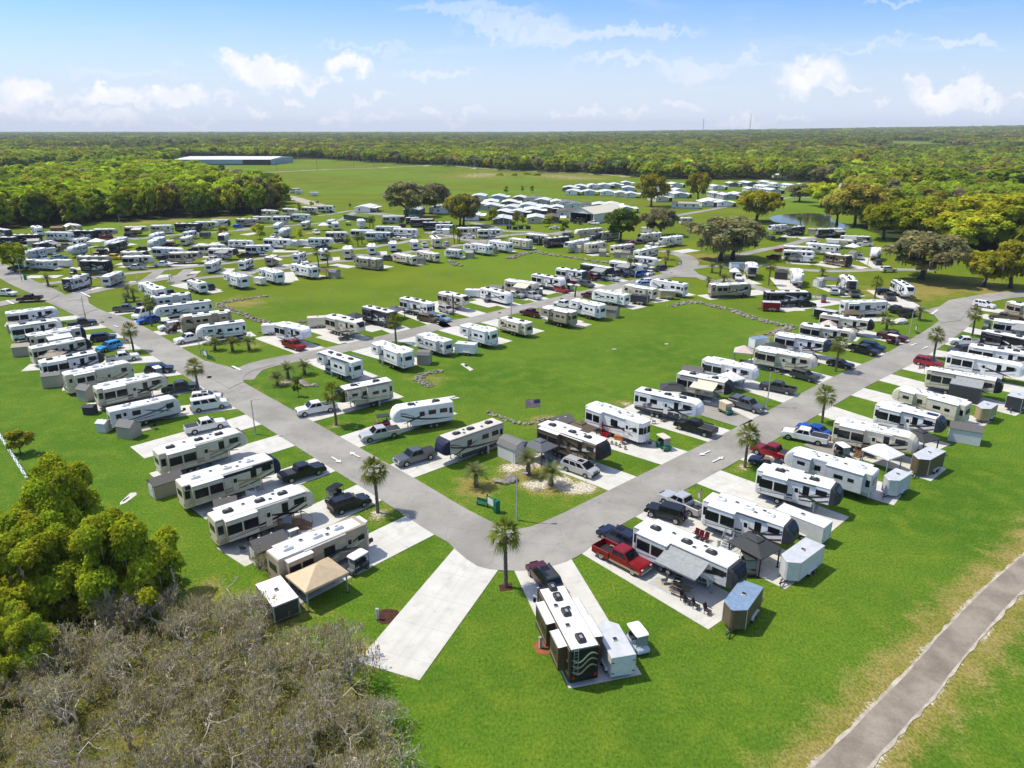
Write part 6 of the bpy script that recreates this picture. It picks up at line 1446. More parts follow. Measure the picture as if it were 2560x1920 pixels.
ob('roof', MB().prism([(-7.6, 4.5), (0, 7.2), (0, 7.32), (-7.6, 4.62)], 'x', -h2-.4, h2+.4, P_('cream')).prism([(7.6, 4.5), (0, 7.2), (0, 7.32), (7.6, 4.62)], 'x', -h2-.4, h2+.4, P_('cream')).mesh('roof'), r)
ob('gable', MB().prism([(-7.3, 4.5), (0, 7.1), (7.3, 4.5)], 'x', h2-.2, h2, P_('white')).mesh('gable'), r); ob('rear_wall', MB().prism([(-7.2, 0), (-7.2, 4.55), (0, 7.1), (7.2, 4.55), (7.2, 0)], 'x', -h2, -h2+.2, P_('palegrey')).mesh('rear_wall'), r)
for s in (-1, 1):
    ob('side_wall', MB().box(-h2+.2, h2-.2, s*7.1-.1, s*7.1+.1, 0, 4.55, P_('palegrey') if s > 0 else P_('charcoal')).mesh('side_wall'), r)
    for x in (h2-.2, 0): ob('post', MB().box(-.2, .2, -.2, .2, 0, 4.6, P_('white')).mesh('post'), r, (x, s*7.1, 0))
for k, (x, y, c_) in enumerate(((1580, 520, 'charcoal'), (1640, 545, 'charcoal'), (1690, 510, 'yellow'), (1755, 515, 'yellow'), (1800, 530, 'charcoal'), (1730, 560, 'charcoal'))):
    p = G('u', x, y); cart((p.x, p.y, 0), 1.2, c_, 'charcoal' if c_ != 'yellow' else 'white', ('yellow' if c_ == 'yellow' else 'dark')+' golf cart parked at the barn mouth', 'golf carts parked at the barn', 1)
A_, B_ = G('x', 436, 413), G('x', 690, 411); r = thing('warehouse', ((A_.x+B_.x)/2, A_.y+52, 0), 0, 'long flat warehouse with white roof far across the meadow', 'warehouse'); hx = (B_.x-A_.x)/2
ob('wall', MB().box(-hx, hx, -50, 50, 0, 7, mat('sheet_wall', (.34, .42, .50), .6, 0, .06, .1)).mesh('wall'), r); ob('roof', MB().prism([(-51, 6.95), (0, 9.2), (51, 6.95)], 'x', -hx-.5, hx+.5, ROOFW).mesh('roof'), r)
ob('base_band', MB().box(-hx-.05, hx+.05, -50.06, -49.9, 0, 1.6, P_('gunmetal')).mesh('base_band'), r); ob('dark_bay', MB().box(hx-36, hx+.06, -50.08, -49.9, 0, 6.9, P_('charcoal')).mesh('dark_bay'), r)
for k, (c, x, y, wd, dp, hh) in enumerate((('m', 965, 325, 14, 9, 4), ('l', 2000, 210, 34, 16, 5), ('l', 960, 268, 22, 10, 5), ('l', 100, 230, 22, 10, 5), ('l', 110, 285, 16, 10, 4), ('o', 1810, 590, 13, 9, 5), ('o', 1095, 480, 12, 9, 5), ('o', 1200, 500, 14, 5, 4), ('l', 2090, 212, 20, 12, 5))):
    p = G(c, x, y); home((p.x, p.y, 0), R(10*(k % 3)), wd, dp/2, hh*.7, hh, 'white' if k % 2 else 'palegrey', 'w', ['low white roofed farm building at the meadow edge', 'long white shed among far trees', 'white roofed house beyond the woods', 'far white house at the wood horizon', 'low white house in far gap', 'grey cottage beside the road trees', 'green roofed cottage in trees', 'white trailer home before the tree line', 'white outbuilding among far trees'][k], 'far buildings among the trees', False)
for k, (x, y) in enumerate(((460, 440), (806, 436), (1122, 412), (1298, 418))):
    p = G('m', x, y); tag(ob('utility_pole', cached('up', lambda: MB().cyl((0, 0, 0), .2, 11, 'z', WOODP, 6, .14).box(-1.2, 1.2, -.08, .08, 10, 10.2, WOODP).mesh('utility_pole')), None, (p.x, p.y, 0)), 'wooden utility pole along the farm track', 'utility pole', 'utility poles along the farm track')
PP = [G(c, x, y) for c, x, y in (('n', 60, 405), ('n', 300, 412), ('n', 572, 425), ('n', 1015, 445), ('n', 1515, 470), ('o', 235, 490), ('o', 720, 500), ('o', 1200, 505), ('o', 1955, 540))]
for k, p in enumerate(PP): tag(ob('utility_pole', cached('up2', lambda: MB().cyl((0, 0, 0), .25, 14, 'z', GALV, 6, .16).box(-1.6, 1.6, -.08, .08, 13, 13.2, GALV).mesh('utility_pole')), None, (p.x, p.y, 0)), 'tall power pole before the far tree line', 'utility pole', 'power poles before the far tree line')
for zz, nm in ((13.2, 'top'), (11.6, 'middle'), (10.2, 'lower')):
    pts = []
    for a, b in zip(PP[:-1], PP[1:]): pts += [Vector((a.x+(b.x-a.x)*u, a.y+(b.y-a.y)*u, zz-6*u*(1-u))) for u in (0, .25, .5, .75)]
    g = MB(); g.tube(pts+[Vector((PP[-1].x, PP[-1].y, zz))], .05, GALV, 3); tag(ob('power_line', g.mesh('power_line')), nm+' power line strung before the far trees', 'cable')
for k, (px, top) in enumerate(((1754, 299), (1870, 291))):
    D = 5200; X_ = (px-1280)/F_PX*D*.95; hz_ = CAM_H+(324-top)/F_PX*D; g = MB()
    for a in range(3): g.tube([(2.2*math.cos(a*2.1), 2.2*math.sin(a*2.1), 0), (1.2*math.cos(a*2.1), 1.2*math.sin(a*2.1), hz_)], .7, P_('gunmetal'), 4)
    for j in range(14): g.tube([(2*math.cos(j*2.1), 2*math.sin(j*2.1), hz_*j/14), (1.8*math.cos((j+1)*2.1), 1.8*math.sin((j+1)*2.1), hz_*(j+1)/14)], .4, P_('gunmetal'), 3)
    tag(ob('radio_mast', g.mesh('radio_mast'), None, (X_, D, 0)), ['shorter', 'taller'][k]+' thin radio mast on the horizon', 'mast')
# ------------------------------------------------------------------ foliage
RN = np.random.default_rng(11)
def leaf_mat(name, col, var=.35, trans=.45):
    m = bpy.data.materials.new('leaf_'+name); m.use_nodes = True; t = m.node_tree; t.nodes.clear()
    at = N(t, 'ShaderNodeVertexColor', layer_name='tone'); oi = N(t, 'ShaderNodeObjectInfo')
    c = mixc(t, 1, col, at.outputs[0], 'MULTIPLY')
    hs = N(t, 'ShaderNodeHueSaturation'); LK(t, c, hs.inputs['Color'])
    LK(t, math_node(t, 'ADD', .492, math_node(t, 'MULTIPLY', oi.outputs['Random'], .022)), hs.inputs['Hue']); LK(t, math_node(t, 'ADD', .8, math_node(t, 'MULTIPLY', oi.outputs['Random'], .4)), hs.inputs['Value'])
    d = N(t, 'ShaderNodeBsdfDiffuse'); LK(t, hs.outputs[0], d.inputs[0])
    tr = N(t, 'ShaderNodeBsdfTranslucent'); LK(t, mixc(t, 1, hs.outputs[0], (1.35, 1.3, .7), 'MULTIPLY'), tr.inputs[0])
    mx = N(t, 'ShaderNodeMixShader'); mx.inputs[0].default_value = trans; LK(t, d.outputs[0], mx.inputs[1]); LK(t, tr.outputs[0], mx.inputs[2])
    o = N(t, 'ShaderNodeOutputMaterial'); LK(t, mx.outputs[0], o.inputs[0]); return m
LEAF = {n: leaf_mat(n, c) for n, c in dict(spring=(.32, .37, .026), green=(.20, .25, .024), dark=(.12, .165, .03), olive=(.34, .325, .035), grey=(.27, .255, .13), gold=(.44, .45, .04), rust=(.38, .34, .075), light=(.37, .42, .035), mix=(.24, .27, .028)).items()}
MOSS = leaf_mat('spanish_moss', (.42, .37, .27), .2, .35)
PALM = leaf_mat('palm_blade', (.15, .18, .03), .2, .3); PINDO = leaf_mat('feather_palm', (.19, .21, .08), .2, .25); PALMD = leaf_mat('dead_frond', (.26, .19, .09), .2, .2)
BARK = mat('oak_bark', (.085, .072, .06), .95, 0, .25, 3); BARKP = mat('palm_trunk', (.155, .125, .10), .95, 0, .3, 6); TWIG = mat('bare_twig', (.53, .475, .385), .95, 0, .25, 2); TWIGD = mat('bare_branch', (.64, .58, .47), .95, 0, .3, 2)
def quads_mesh(name, P0, nrm, size, tone, m, aspect=1.0, up=None):
    n = len(P0); nrm = nrm/np.linalg.norm(nrm, axis=1, keepdims=True)
    a = np.cross(nrm, RN.normal(size=(n, 3)) if up is None else up); a /= np.linalg.norm(a, axis=1, keepdims=True)+1e-9; b = np.cross(nrm, a)
    s = (size if isinstance(size, np.ndarray) else np.full(n, size))[:, None]*.5
    j = lambda: RN.uniform(.55, 1.25, size=(n, 1))
    V = np.stack([P0-a*s*j()-b*s*aspect*j(), P0+a*s*j()-b*s*aspect*j(), P0+a*s*j()+b*s*aspect*j(), P0-a*s*j()+b*s*aspect*j()], 1).reshape(-1, 3).astype(np.float32)
    return raw_mesh(name, V, np.arange(4*n).reshape(-1, 4), np.repeat(tone, 4, axis=0), m)
def raw_mesh(name, V, F, tone, m):
    me = bpy.data.meshes.new(name); me.vertices.add(len(V)); me.vertices.foreach_set('co', V.astype(np.float32).ravel()); k = F.shape[1]
    me.loops.add(F.size); me.loops.foreach_set('vertex_index', F.astype(np.int32).ravel()); me.polygons.add(len(F)); me.polygons.foreach_set('loop_start', (np.arange(len(F))*k).astype(np.int32)); me.update(calc_edges=True)
    at = me.color_attributes.new('tone', 'FLOAT_COLOR', 'POINT'); T = np.ones((len(V), 4), np.float32); T[:, :3] = tone; at.data.foreach_set('color', T.ravel()); me.materials.append(m); return me
def lobes_for(kind, seed):
    """crown of about 10 m spread as a set of leaf clumps (centre, radii)"""
    g = np.random.default_rng(seed); L = []
    if kind == 'oak':
        for k in range(17):
            a = k*2.4+g.uniform(-.5, .5); r = 3.8*math.sqrt((k+.5)/17)*g.uniform(.8, 1.1); zc = 2.9+4.9*(1-(r/4.9)**2)*g.uniform(.75, 1.05); sz_ = g.uniform(.9, 1.3)
            for q_ in range(5): L.append((r*math.cos(a)+g.normal()*.7*sz_, r*math.sin(a)+g.normal()*.7*sz_, zc+g.normal()*.45, *(lambda q: (q, q, q*.85))(g.uniform(.55, 1.05)*sz_)))
            if r > 2: L.append((r*.8*math.cos(a+.3), r*.8*math.sin(a+.3), 2.9+g.uniform(-.4, .9), .95, .95, .8))
    elif kind == 'low':
        for k in range(26):
            a = k*2.4+g.uniform(-.4, .4); r = 3.9*math.sqrt((k+.5)/26); zc = .9+6.4*(1-(r/4.4)**2)**.6*g.uniform(.85, 1.05)*g.choice([1, 1, .55, .3]); sz_ = g.uniform(.9, 1.35)
            for q_ in range(5): L.append((r*math.cos(a)+g.normal()*.65*sz_, r*math.sin(a)+g.normal()*.65*sz_, max(.7, zc+g.normal()*.45), *(lambda q: (q, q, q*.85))(g.uniform(.6, 1.1)*sz_)))
    elif kind == 'tall':
        for k in range(30):
            a = g.uniform(0, 6.28); h = g.uniform(0, 1); r = 3.3*math.sqrt(g.uniform(0, 1))*math.sin(math.pi*(.16+.78*h))**.7; q = g.uniform(.8, 1.5); L.append((r*math.cos(a), r*math.sin(a), 2.0+8.5*h, q, q, q*.9))
    elif kind == 'young':
        for k in range(16):
            a = g.uniform(0, 6.28); h = g.uniform(0, 1); r = 2.6*math.sqrt(g.uniform(0, 1))*math.sin(math.pi*(.2+.7*h)); q = g.uniform(.6, 1.1); L.append((r*math.cos(a), r*math.sin(a), 2.0+4.2*h, q, q, q*.85))
    return np.array(L)
def crown_mesh(kind, seed, n, size, m, droop=0):
    L = lobes_for(kind, seed); g = np.random.default_rng(seed+7); w_ = L[:, 3]**2; k = g.choice(len(L), n, p=w_/w_.sum())
    d = g.normal(size=(n, 3)); d /= np.linalg.norm(d, axis=1, keepdims=True); d[:, 2] = np.where(d[:, 2] < -.35, -d[:, 2], d[:, 2])
    rad = g.uniform(.45, 1.08, size=(n, 1))**.6; P0 = L[k, :3]+d*L[k, 3:]*rad; P0 += g.normal(size=(n, 3))*.12
    lt = g.uniform(.72, 1.3, size=len(L)); hue = g.uniform(-.12, .14, size=len(L)); t0 = lt[k]*g.uniform(.7, 1.35, size=n)
    tone = np.stack([t0*(1+hue[k]), t0, t0*(1-hue[k]*.5)], 1)
    return quads_mesh('crown', P0, d+g.normal(size=(n, 3))*.5+np.array([0, 0, .45]), size*g.uniform(.6, 1.4, size=n), tone, m), L
def limb_mesh(L, seed, thick, trunk_h, m, lean=0):
    g = np.random.default_rng(seed); mb = MB(); top = Vector((lean, 0, trunk_h)); mb.tube([(0, 0, -.1), (lean*.25, .05, trunk_h*.35), (lean*.6, -.05, trunk_h*.7), tuple(top)], [thick*1.5, thick, thick*.9, thick*.85], m, 8)
    idx = np.argsort(-np.hypot(L[:, 0], L[:, 1]))[:11] if len(L) > 14 else range(len(L))
    for i in idx:
        e = Vector(L[i, :3]); mid = top.lerp(e, .5)+Vector((g.uniform(-.3, .3), g.uniform(-.3, .3), g.uniform(.0, .5))); mb.tube([tuple(top-Vector((0, 0, .2))), tuple(mid), tuple(e)], [thick*.55, thick*.33, thick*.12], m, 5)
        f = e+Vector((g.uniform(-1, 1), g.uniform(-1, 1), g.uniform(0, .8))); mb.tube([tuple(mid), tuple(mid.lerp(f, .6)), tuple(f)], [thick*.25, thick*.15, thick*.05], m, 4)
    return mb.mesh('trunk', 0, 1, True)
def moss_mesh(L, seed, n, m):
    g = np.random.default_rng(seed+3); k = g.integers(0, len(L), n); a = g.uniform(0, 6.28, n); P0 = L[k, :3]+np.stack([L[k, 3]*np.cos(a)*.95, L[k, 4]*np.sin(a)*.95, -L[k, 5]*g.uniform(0, .9, n)], 1)
    ln = g.uniform(.3, 1.15, n); P0[:, 2] -= ln*.4; t = g.uniform(.6, 1.3, (n, 1))*np.ones((1, 3))
    nr = np.stack([np.cos(a), np.sin(a), g.uniform(-.1, .1, n)], 1); up = np.tile([[0., 0., 1.]], (n, 1))
    nr /= np.linalg.norm(nr, axis=1, keepdims=True); h = np.cross(nr, up); wd = g.uniform(.05, .16, n)[:, None]; l2 = ln[:, None]*.5
    V = np.stack([P0-h*wd+up*l2, P0+h*wd+up*l2, P0+h*wd*.25-up*l2*g.uniform(.5, 1.2, (n, 1)), P0-h*wd*.2-up*l2], 1).reshape(-1, 3)
    return raw_mesh('hanging_foliage', V, np.arange(4*n).reshape(-1, 4), np.repeat(t, 4, axis=0), m)
def with_mat(o, m):
    o.material_slots[0].link = 'OBJECT'; o.material_slots[0].material = m; return o
TREEDEF = {'big': [('low', s, 95000, .20, 300) for s in (3, 4)], 'mid': [('oak', s, 12500, .34, 330) for s in (5, 6, 7)], 'far': [('oak', s, 3000, .72, 0) for s in (8, 9, 10)], 'tall': [('tall', s, 3000, .62, 0) for s in (12, 13, 14)], 'young': [('young', s, 2200, .33, 0) for s in (15, 16)]}
def tree(p, kind, leaf, width, height, label, group=None, moss=True, trunk=.32, name='tree', bark=None):
    v = TREEDEF[kind]; kk, seed, n, sz, nm = v[int(RN.integers(0, len(v)))]
    cm, L = cached(('crown', kk, seed, n), lambda: crown_mesh(kk, seed, n, sz, LEAF['green'])); th = {'oak': 2.4, 'low': 2.2, 'tall': 3.0, 'young': 1.8}[kk]
    tm = cached(('limbs', kk, seed, n, trunk), lambda: limb_mesh(L, seed, trunk, th, BARK, .3))
    r = thing(name, (p[0], p[1], 0), RN.uniform(0, 6.28), label, 'tree', group); base = {'oak': (10.4, 8.4), 'low': (10.6, 8.6), 'tall': (8.5, 11.5), 'young': (6.4, 7.0)}[kk]
    s, sz_ = width/base[0], height/base[1]; r.scale = (s, s, sz_)
    ob('trunk', tm, r); with_mat(ob('crown', cm, r), LEAF[leaf])
    if moss and nm and (kind == 'big' or leaf in ('grey', 'olive')): ob('hanging_foliage', cached(('moss', kk, seed, n), lambda: moss_mesh(L, seed, nm, MOSS)), r)
    return r
def pxw(c, wpx, p): return wpx*CR[c][2]*p.length/F_PX*.97
TREES = '''m 1580 840 525 410 mid grey dark spreading oak with grey green crown behind the far loops
m 1830 805 545 345 mid grey second broad grey oak beside the larger one
m 2040 920 640 300 mid olive yellow green oak leaning beside a mossy one
n 205 920 640 330 mid grey mossy oak with long grey beards
n 1560 1052 765 350 mid dark dark oak standing beside red sports car
n 1910 1000 755 370 mid grey broad dark oak behind cream motorhomes
o 690 1215 850 620 mid grey huge mossy oak at the lane fork
o 800 1205 835 560 mid grey leaning double trunked oak with grey moss
o 1000 880 610 440 mid olive rust topped oak on the pond lawn
o 95 748 470 280 mid olive lone oak on the grass bank beside park homes
o 500 702 450 210 mid olive narrow oak among the park homes
o 1375 708 550 250 mid grey flat grey oak on the far pond bank
o 1568 748 540 290 mid gold yellow green oak on far pond bank
o 1700 905 590 300 mid rust rusty cypress at the pond edge
o 1850 918 545 380 mid rust big orange cypress leaning over the pond
o 1960 880 540 320 mid rust rusty cypress behind the orange one
p 1190 1572 1110 780 mid grey great mossy oak with forked trunk on the bend lawn
p 1812 1645 1290 420 mid olive olive green oak shading the bend
p 2075 1660 1180 480 mid olive tall oak with thick trunk beside white car
p 1640 1300 900 640 mid gold golden oak rising behind great mossy oak
p 1960 1290 740 700 mid gold largest golden crown above the bend
p 2200 1300 820 600 mid gold golden oak at the edge of the view beyond the bend
p 1450 1210 830 560 mid gold golden green oak between mossy crowns
p 1080 1190 780 440 mid light pale green oak with grey moss above the cream trailer
p 820 1180 820 420 mid light bright green oak behind the tan trailer
p 1250 1190 800 500 mid olive olive oak behind forked trunk oak
p 1340 770 490 350 far green round dark oak with visible trunk in the wood face
p 1500 740 480 300 far mix tall oak beside the round dark one
p 1040 740 480 330 far mix olive crown in the right wood face
p 850 700 560 300 far spring bright crown above rusty cypress
p 1750 760 560 380 far green dark crown above golden oaks
p 2050 780 480 420 far green broad dark crown at the view edge
p 560 520 330 160 far rust reddish bare crown among green woods
p 880 600 450 230 far grey grey bare crown in the wood face
p 1700 640 470 240 far grey pale bare crown above dark oaks
q 270 1105 600 440 mid spring round bright green tree beside the road lamp
s 350 750 480 270 young gold yellow green young tree beside pale pad
s 1045 755 560 165 young gold sparse young tree beside white camper
r 1770 610 445 260 young gold olive sapling behind white camper
u 205 560 270 220 young spring green young tree by the grey home
u 645 575 330 190 young olive olive young tree behind the dark bins
u 740 570 390 150 young olive slim young tree beside an olive one
u 1190 600 410 270 young spring bright round tree behind the flatbed
u 1445 725 480 230 young green green young tree by charcoal motorhome
n 575 645 570 55 young green small tree at meadow edge behind homes
n 710 628 568 35 young green slim small tree at meadow edge
n 795 628 565 50 young green round small tree at meadow edge
s 1900 205 130 70 young dark small palm like tree by far lane
s 730 240 90 180 young olive dark olive tree beside the woods end
s 1030 290 110 110 young grey grey sapling between white campers
s 1240 180 90 120 young olive small bush tree at woods end
s 1350 150 85 90 young grey brownish small tree at meadow corner
k 100 145 20 140 young olive small sparse tree beside the white fence
b 850 1215 1060 100 young dark small dark tree beside boulders on corner island
w 970 830 740 110 young dark dark bush beside the bend drive
w 1300 870 770 80 young dark round shrub at lane side
t 720 560 420 120 young dark dark young tree before pale trailer
w 2150 800 690 150 young grey grey small oak before white camper'''
TROW = {}
for r_ in TREES.split('\n'):
    w_ = r_.split(); c = w_[0]; x, y, top, wd = [float(q) for q in w_[1:5]]; p = G(c, x, y); h = max(2.5, hgt(c, x, y, top)); wid = max(1.6, pxw(c, wd, p))
    tree(p, w_[5], w_[6], wid, h, ' '.join(w_[7:]), 'trees of the park', w_[6] in ('grey', 'olive', 'gold', 'light', 'rust'), .32 if w_[5] != 'young' else .12)
# green oaks at the lower left corner
for c, x, y, top, wd, leaf, lab in (('k', 300, 640, 190, 400, 'spring', 'uppermost green oak above the bare thicket'), ('k', 640, 880, 400, 520, 'spring', 'mossy green oak nearest'.replace(' nearest', '')+' with dark gaps beside the lawn'), ('k', 180, 950, 480, 560, 'spring', 'wide green oak between upper oak and the thicket'),
        ('k', 130, 1250, 900, 330, 'light', 'rounded light green oak lowest of the corner group'), ('k', 480, 900, 520, 420, 'green', 'darker green oak in the middle of the corner group'), ('k', -60, 760, 420, 420, 'spring', 'green oak cut by the picture edge beside white fence')):
    p = G(c, x, y); tree(p, 'big', leaf, pxw(c, wd, p), max(6, hgt(c, x, y, top)), lab, 'green oaks by the thicket', True, .3)
# bare thicket
def bare_mesh(seed, depth=5):
    g = random.Random(seed); mb = [MB(), MB()]; ends = []
    def grow(p, d, ln, rad, lev):
        pts = [p]; q = p
        for i in range(3):
            d = (d+Vector((g.gauss(0, .22), g.gauss(0, .22), g.gauss(.02, .16)))).normalized(); q = q+d*ln/3; pts.append(q)
        mb[0 if lev > 3 else 1].tube(pts, [rad, rad*.86, rad*.74, rad*.62], TWIG if lev > 2 else TWIGD, 3 if lev > 1 else 6)
        if lev >= 3: ends.append(q)
        if lev >= depth: return
        n = 3 if lev < 2 else g.choice((2, 3, 3, 4)); 
        for k in range(n):
            ax = Vector((g.gauss(0, 1), g.gauss(0, 1), g.gauss(0, .45))).normalized(); nd = (d*.75+ax*g.uniform(.55, 1.05)).normalized()
            grow(pts[g.choice((2, 3, 3))], nd, ln*g.uniform(.6, .82), max(.008, rad*.55), lev+1)
    for k in range(3): grow(Vector((g.uniform(-.3, .3), g.uniform(-.3, .3), -.1)), Vector((g.uniform(-.5, .5), g.uniform(-.5, .5), 1)).normalized(), g.uniform(2.0, 2.9), .15, 0)
    a = mb[1].mesh('branch', 0, 1, True); b = mb[0].mesh('twigs')
    E = np.array([tuple(e) for e in ends]); E = E[RN.integers(0, len(E), 1100)]; n = len(E); t = RN.uniform(.6, 1.3, (n, 1))*np.ones((1, 3)); up = np.tile([[0., 0., 1.]], (n, 1)); an = RN.uniform(0, 6.28, n); h = np.stack([np.cos(an), np.sin(an), 0*an], 1); ln = RN.uniform(.15, .8, (n, 1)); wd = RN.uniform(.02, .07, (n, 1))
    V = np.stack([E-h*wd, E+h*wd, E+h*wd*.3-up*ln, E-h*wd*.3-up*ln*.9], 1).reshape(-1, 3)
    lf = E[RN.integers(0, n, 260)]+RN.normal(size=(260, 3))*.2
    return a, b, raw_mesh('hanging_foliage', V, np.arange(4*n).reshape(-1, 4), np.repeat(t, 4, axis=0), MOSS), quads_mesh('leaves', lf, RN.normal(size=(260, 3)), .15, RN.uniform(.6, 1.4, (260, 1))*np.ones((1, 3)), LEAF['olive'])
BARE = [bare_mesh(s) for s in (21, 22, 23, 24)]
BSPOT = []; TP = GP('k 250 1180 420 1060 620 960 900 980 1120 960 1350 1060 1640 1160 1780 1290 1900 1560 1800 1900 1200 2150 400 2250 -250 2100 -350 1500 60 1320')
gr_ = random.Random(5); xs_ = [q[0] for q in TP]; ys_ = [q[1] for q in TP]; n_ = 0
for k in range(3000):
    x, y = gr_.uniform(min(xs_), max(xs_)), gr_.uniform(min(ys_), max(ys_))
    if in_poly(np.array([x]), np.array([y]), TP)[0] and all((x-a)**2+(y-b)**2 > 2.5**2 for a, b in BSPOT): BSPOT.append((x, y))
BSPOT += [tuple(G('k', *q)[:2]) for q in ((1330, 960), (820, 900), (1290, 700))]
for k, (x, y) in enumerate(BSPOT):
    a, b, ms, lf = BARE[k % 4]; s = gr_.uniform(.58, .85) if k < len(BSPOT)-3 else .45
    r = thing('bare_tree', (x, y, 0), gr_.uniform(0, 6.28), 'leafless grey tree with tangled twigs and hanging moss in the thicket' if k < len(BSPOT)-3 else ['leafless small tree in front of the white roofed trailer', 'leafless small tree beside mossy green oak', 'thin bare sapling behind the khaki park trailer'][k-len(BSPOT)+3], 'tree', 'leafless trees of the thicket')
    r.scale = (s, s, s*gr_.uniform(.85, 1.1)); ob('trunk', a, r); ob('twigs', b, r); ob('hanging_foliage', ms, r); ob('leaves', lf, r)
# ------------------------------------------------------------------ palms
def sabal_crown(seed):
    g = random.Random(seed); V = []; F = []; T = []
    def blade(base, tip, wd, sag, t):
        o = len(V); d = (tip-base); h = d.cross(Vector((0, 0, 1))); h = h.normalized() if h.length > 1e-4 else Vector((1, 0, 0)); m = base.lerp(tip, .6)+Vector((0, 0, .06)); tip = tip-Vector((0, 0, sag))
        V.extend([base-h*wd*.3, base+h*wd*.3, m+h*wd, m-h*wd, tip, tip]); F.append((o, o+1, o+2, o+3)); F.append((o+3, o+2, o+4, o+5)); T.extend([t]*6)
    for k in range(34):
        a = k*2.4+g.uniform(-.3, .3); el = R(80-k*3.9+g.uniform(-8, 8)); d = Vector((math.cos(a)*math.cos(el), math.sin(a)*math.cos(el), math.sin(el))); ln = g.uniform(.55, .8); c = d*ln; s = d.cross(Vector((0, 0, 1))).normalized() if abs(d.z) < .98 else Vector((1, 0, 0)); u = s.cross(d)
        t = g.uniform(.7, 1.35); n = 13; blade(Vector((0, 0, 0)), c, .02, 0, t)
        for i in range(n):
            f = -1.35+2.7*i/(n-1); e = (d*math.cos(f)+s*math.sin(f)).normalized()-u*.12*abs(f); blade(c, c+e*g.uniform(.62, .85)*(1-.18*abs(f)), .035, .12+.22*max(0, .6-math.sin(el)), t*g.uniform(.8, 1.2))
    return raw_mesh('crown', np.array([tuple(v) for v in V]), np.array(F), np.array(T)[:, None]*np.ones((1, 3)), PALM)
def feather_crown(seed, n=30, L=1.9):
    g = random.Random(seed); V = []; F = []; T = []
    for k in range(n):
        a = k*2.4+g.uniform(-.2, .2); el = R(78-62*k/n+g.uniform(-6, 6)); p = Vector((0, 0, 0)); d = Vector((math.cos(a)*math.cos(el), math.sin(a)*math.cos(el), math.sin(el))); pts = [p]; t = g.uniform(.75, 1.3)
        for i in range(10): d = (d+Vector((0, 0, -.055-.022*i))).normalized(); p = p+d*L/10; pts.append(p)
        for i in range(1, 11):
            dd = (pts[i]-pts[i-1]).normalized(); s = dd.cross(Vector((0, 0, 1))).normalized(); u = s.cross(dd); w = .42*math.sin(math.pi*(.12+.8*i/11))
            for sg in (-1, 1):
                for q in (0, .5):
                    b = pts[i-1].lerp(pts[i], q); o = len(V); e = b+s*sg*w+dd*w*.6-Vector((0, 0, .10))+u*.05; V.extend([b, b+dd*.07, e+dd*.02, e]); F.append((o, o+1, o+2, o+3)); T.extend([t*g.uniform(.8, 1.2)]*4)
    return raw_mesh('crown', np.array([tuple(v) for v in V]), np.array(F), np.array(T)[:, None]*np.ones((1, 3)), PINDO)
SAB = [sabal_crown(s) for s in (1, 2, 3)]; PIN = [feather_crown(s) for s in (4, 5)]
def dead_skirt(n, L, m, seed):
    g = random.Random(seed); mb = MB()
    for k in range(n): a = g.uniform(0, 6.28); e = Vector((math.cos(a)*L*.5, math.sin(a)*L*.5, -L*g.uniform(.5, .9))); h = Vector((-math.sin(a), math.cos(a), 0))*.08; mb.add([tuple(-h), tuple(h), tuple(e+h*2), tuple(e-h*2)], [(0, 1, 2, 3)], m)
    me = mb.mesh('dead_frond'); at = me.color_attributes.new('tone', 'FLOAT_COLOR', 'POINT'); at.data.foreach_set('color', [1.0]*4*len(me.vertices)); return me
SKIRT = dead_skirt(12, .9, PALMD, 3)
def palm(c, bx, by, cx, cy, kind, label, group, size=1.0, fixed=None):
    p = G(c, bx, by); h = fixed or max(1.2, hgt(c, bx, by, cy)); top = G(c, cx, cy, h)-p if kind == 's' else Vector((0, 0, 0)); top = Vector((max(-1, min(1, top.x)), 0, h))
    r = thing('cabbage_palm' if kind == 's' else 'feather_palm', (p.x, p.y, 0), 0, label, 'palm', group); g = MB(); n = max(4, int(h/.35)); rr = .17 if kind == 's' else .27; pts, rs = [], []
    for i in range(n+1): u = i/n; pts.append((top.x*u*u, .05*math.sin(u*5), h*u)); rs.append(rr*(1.25-.3*u)*(1.08 if i % 2 else .96) if kind == 's' else rr*(1.3-.35*u)*(1.1 if i % 2 else .92))
    ob('trunk', g.tube(pts, rs, BARKP, 8).mesh('trunk'), r); k = int(RN.integers(0, 3)); s = size*(1.42 if kind == 's' else 1.08)
    o = ob('crown', SAB[k] if kind == 's' else PIN[k % 2], r, (top.x, 0, h), RN.uniform(0, 6)); o.scale = (s, s, s); q = ob('dead_fronds', SKIRT, r, (top.x, 0, h-.05)); q.scale = (s*(.9 if kind == 's' else .6),)*3; q.name = 'dead_frond'
    return p
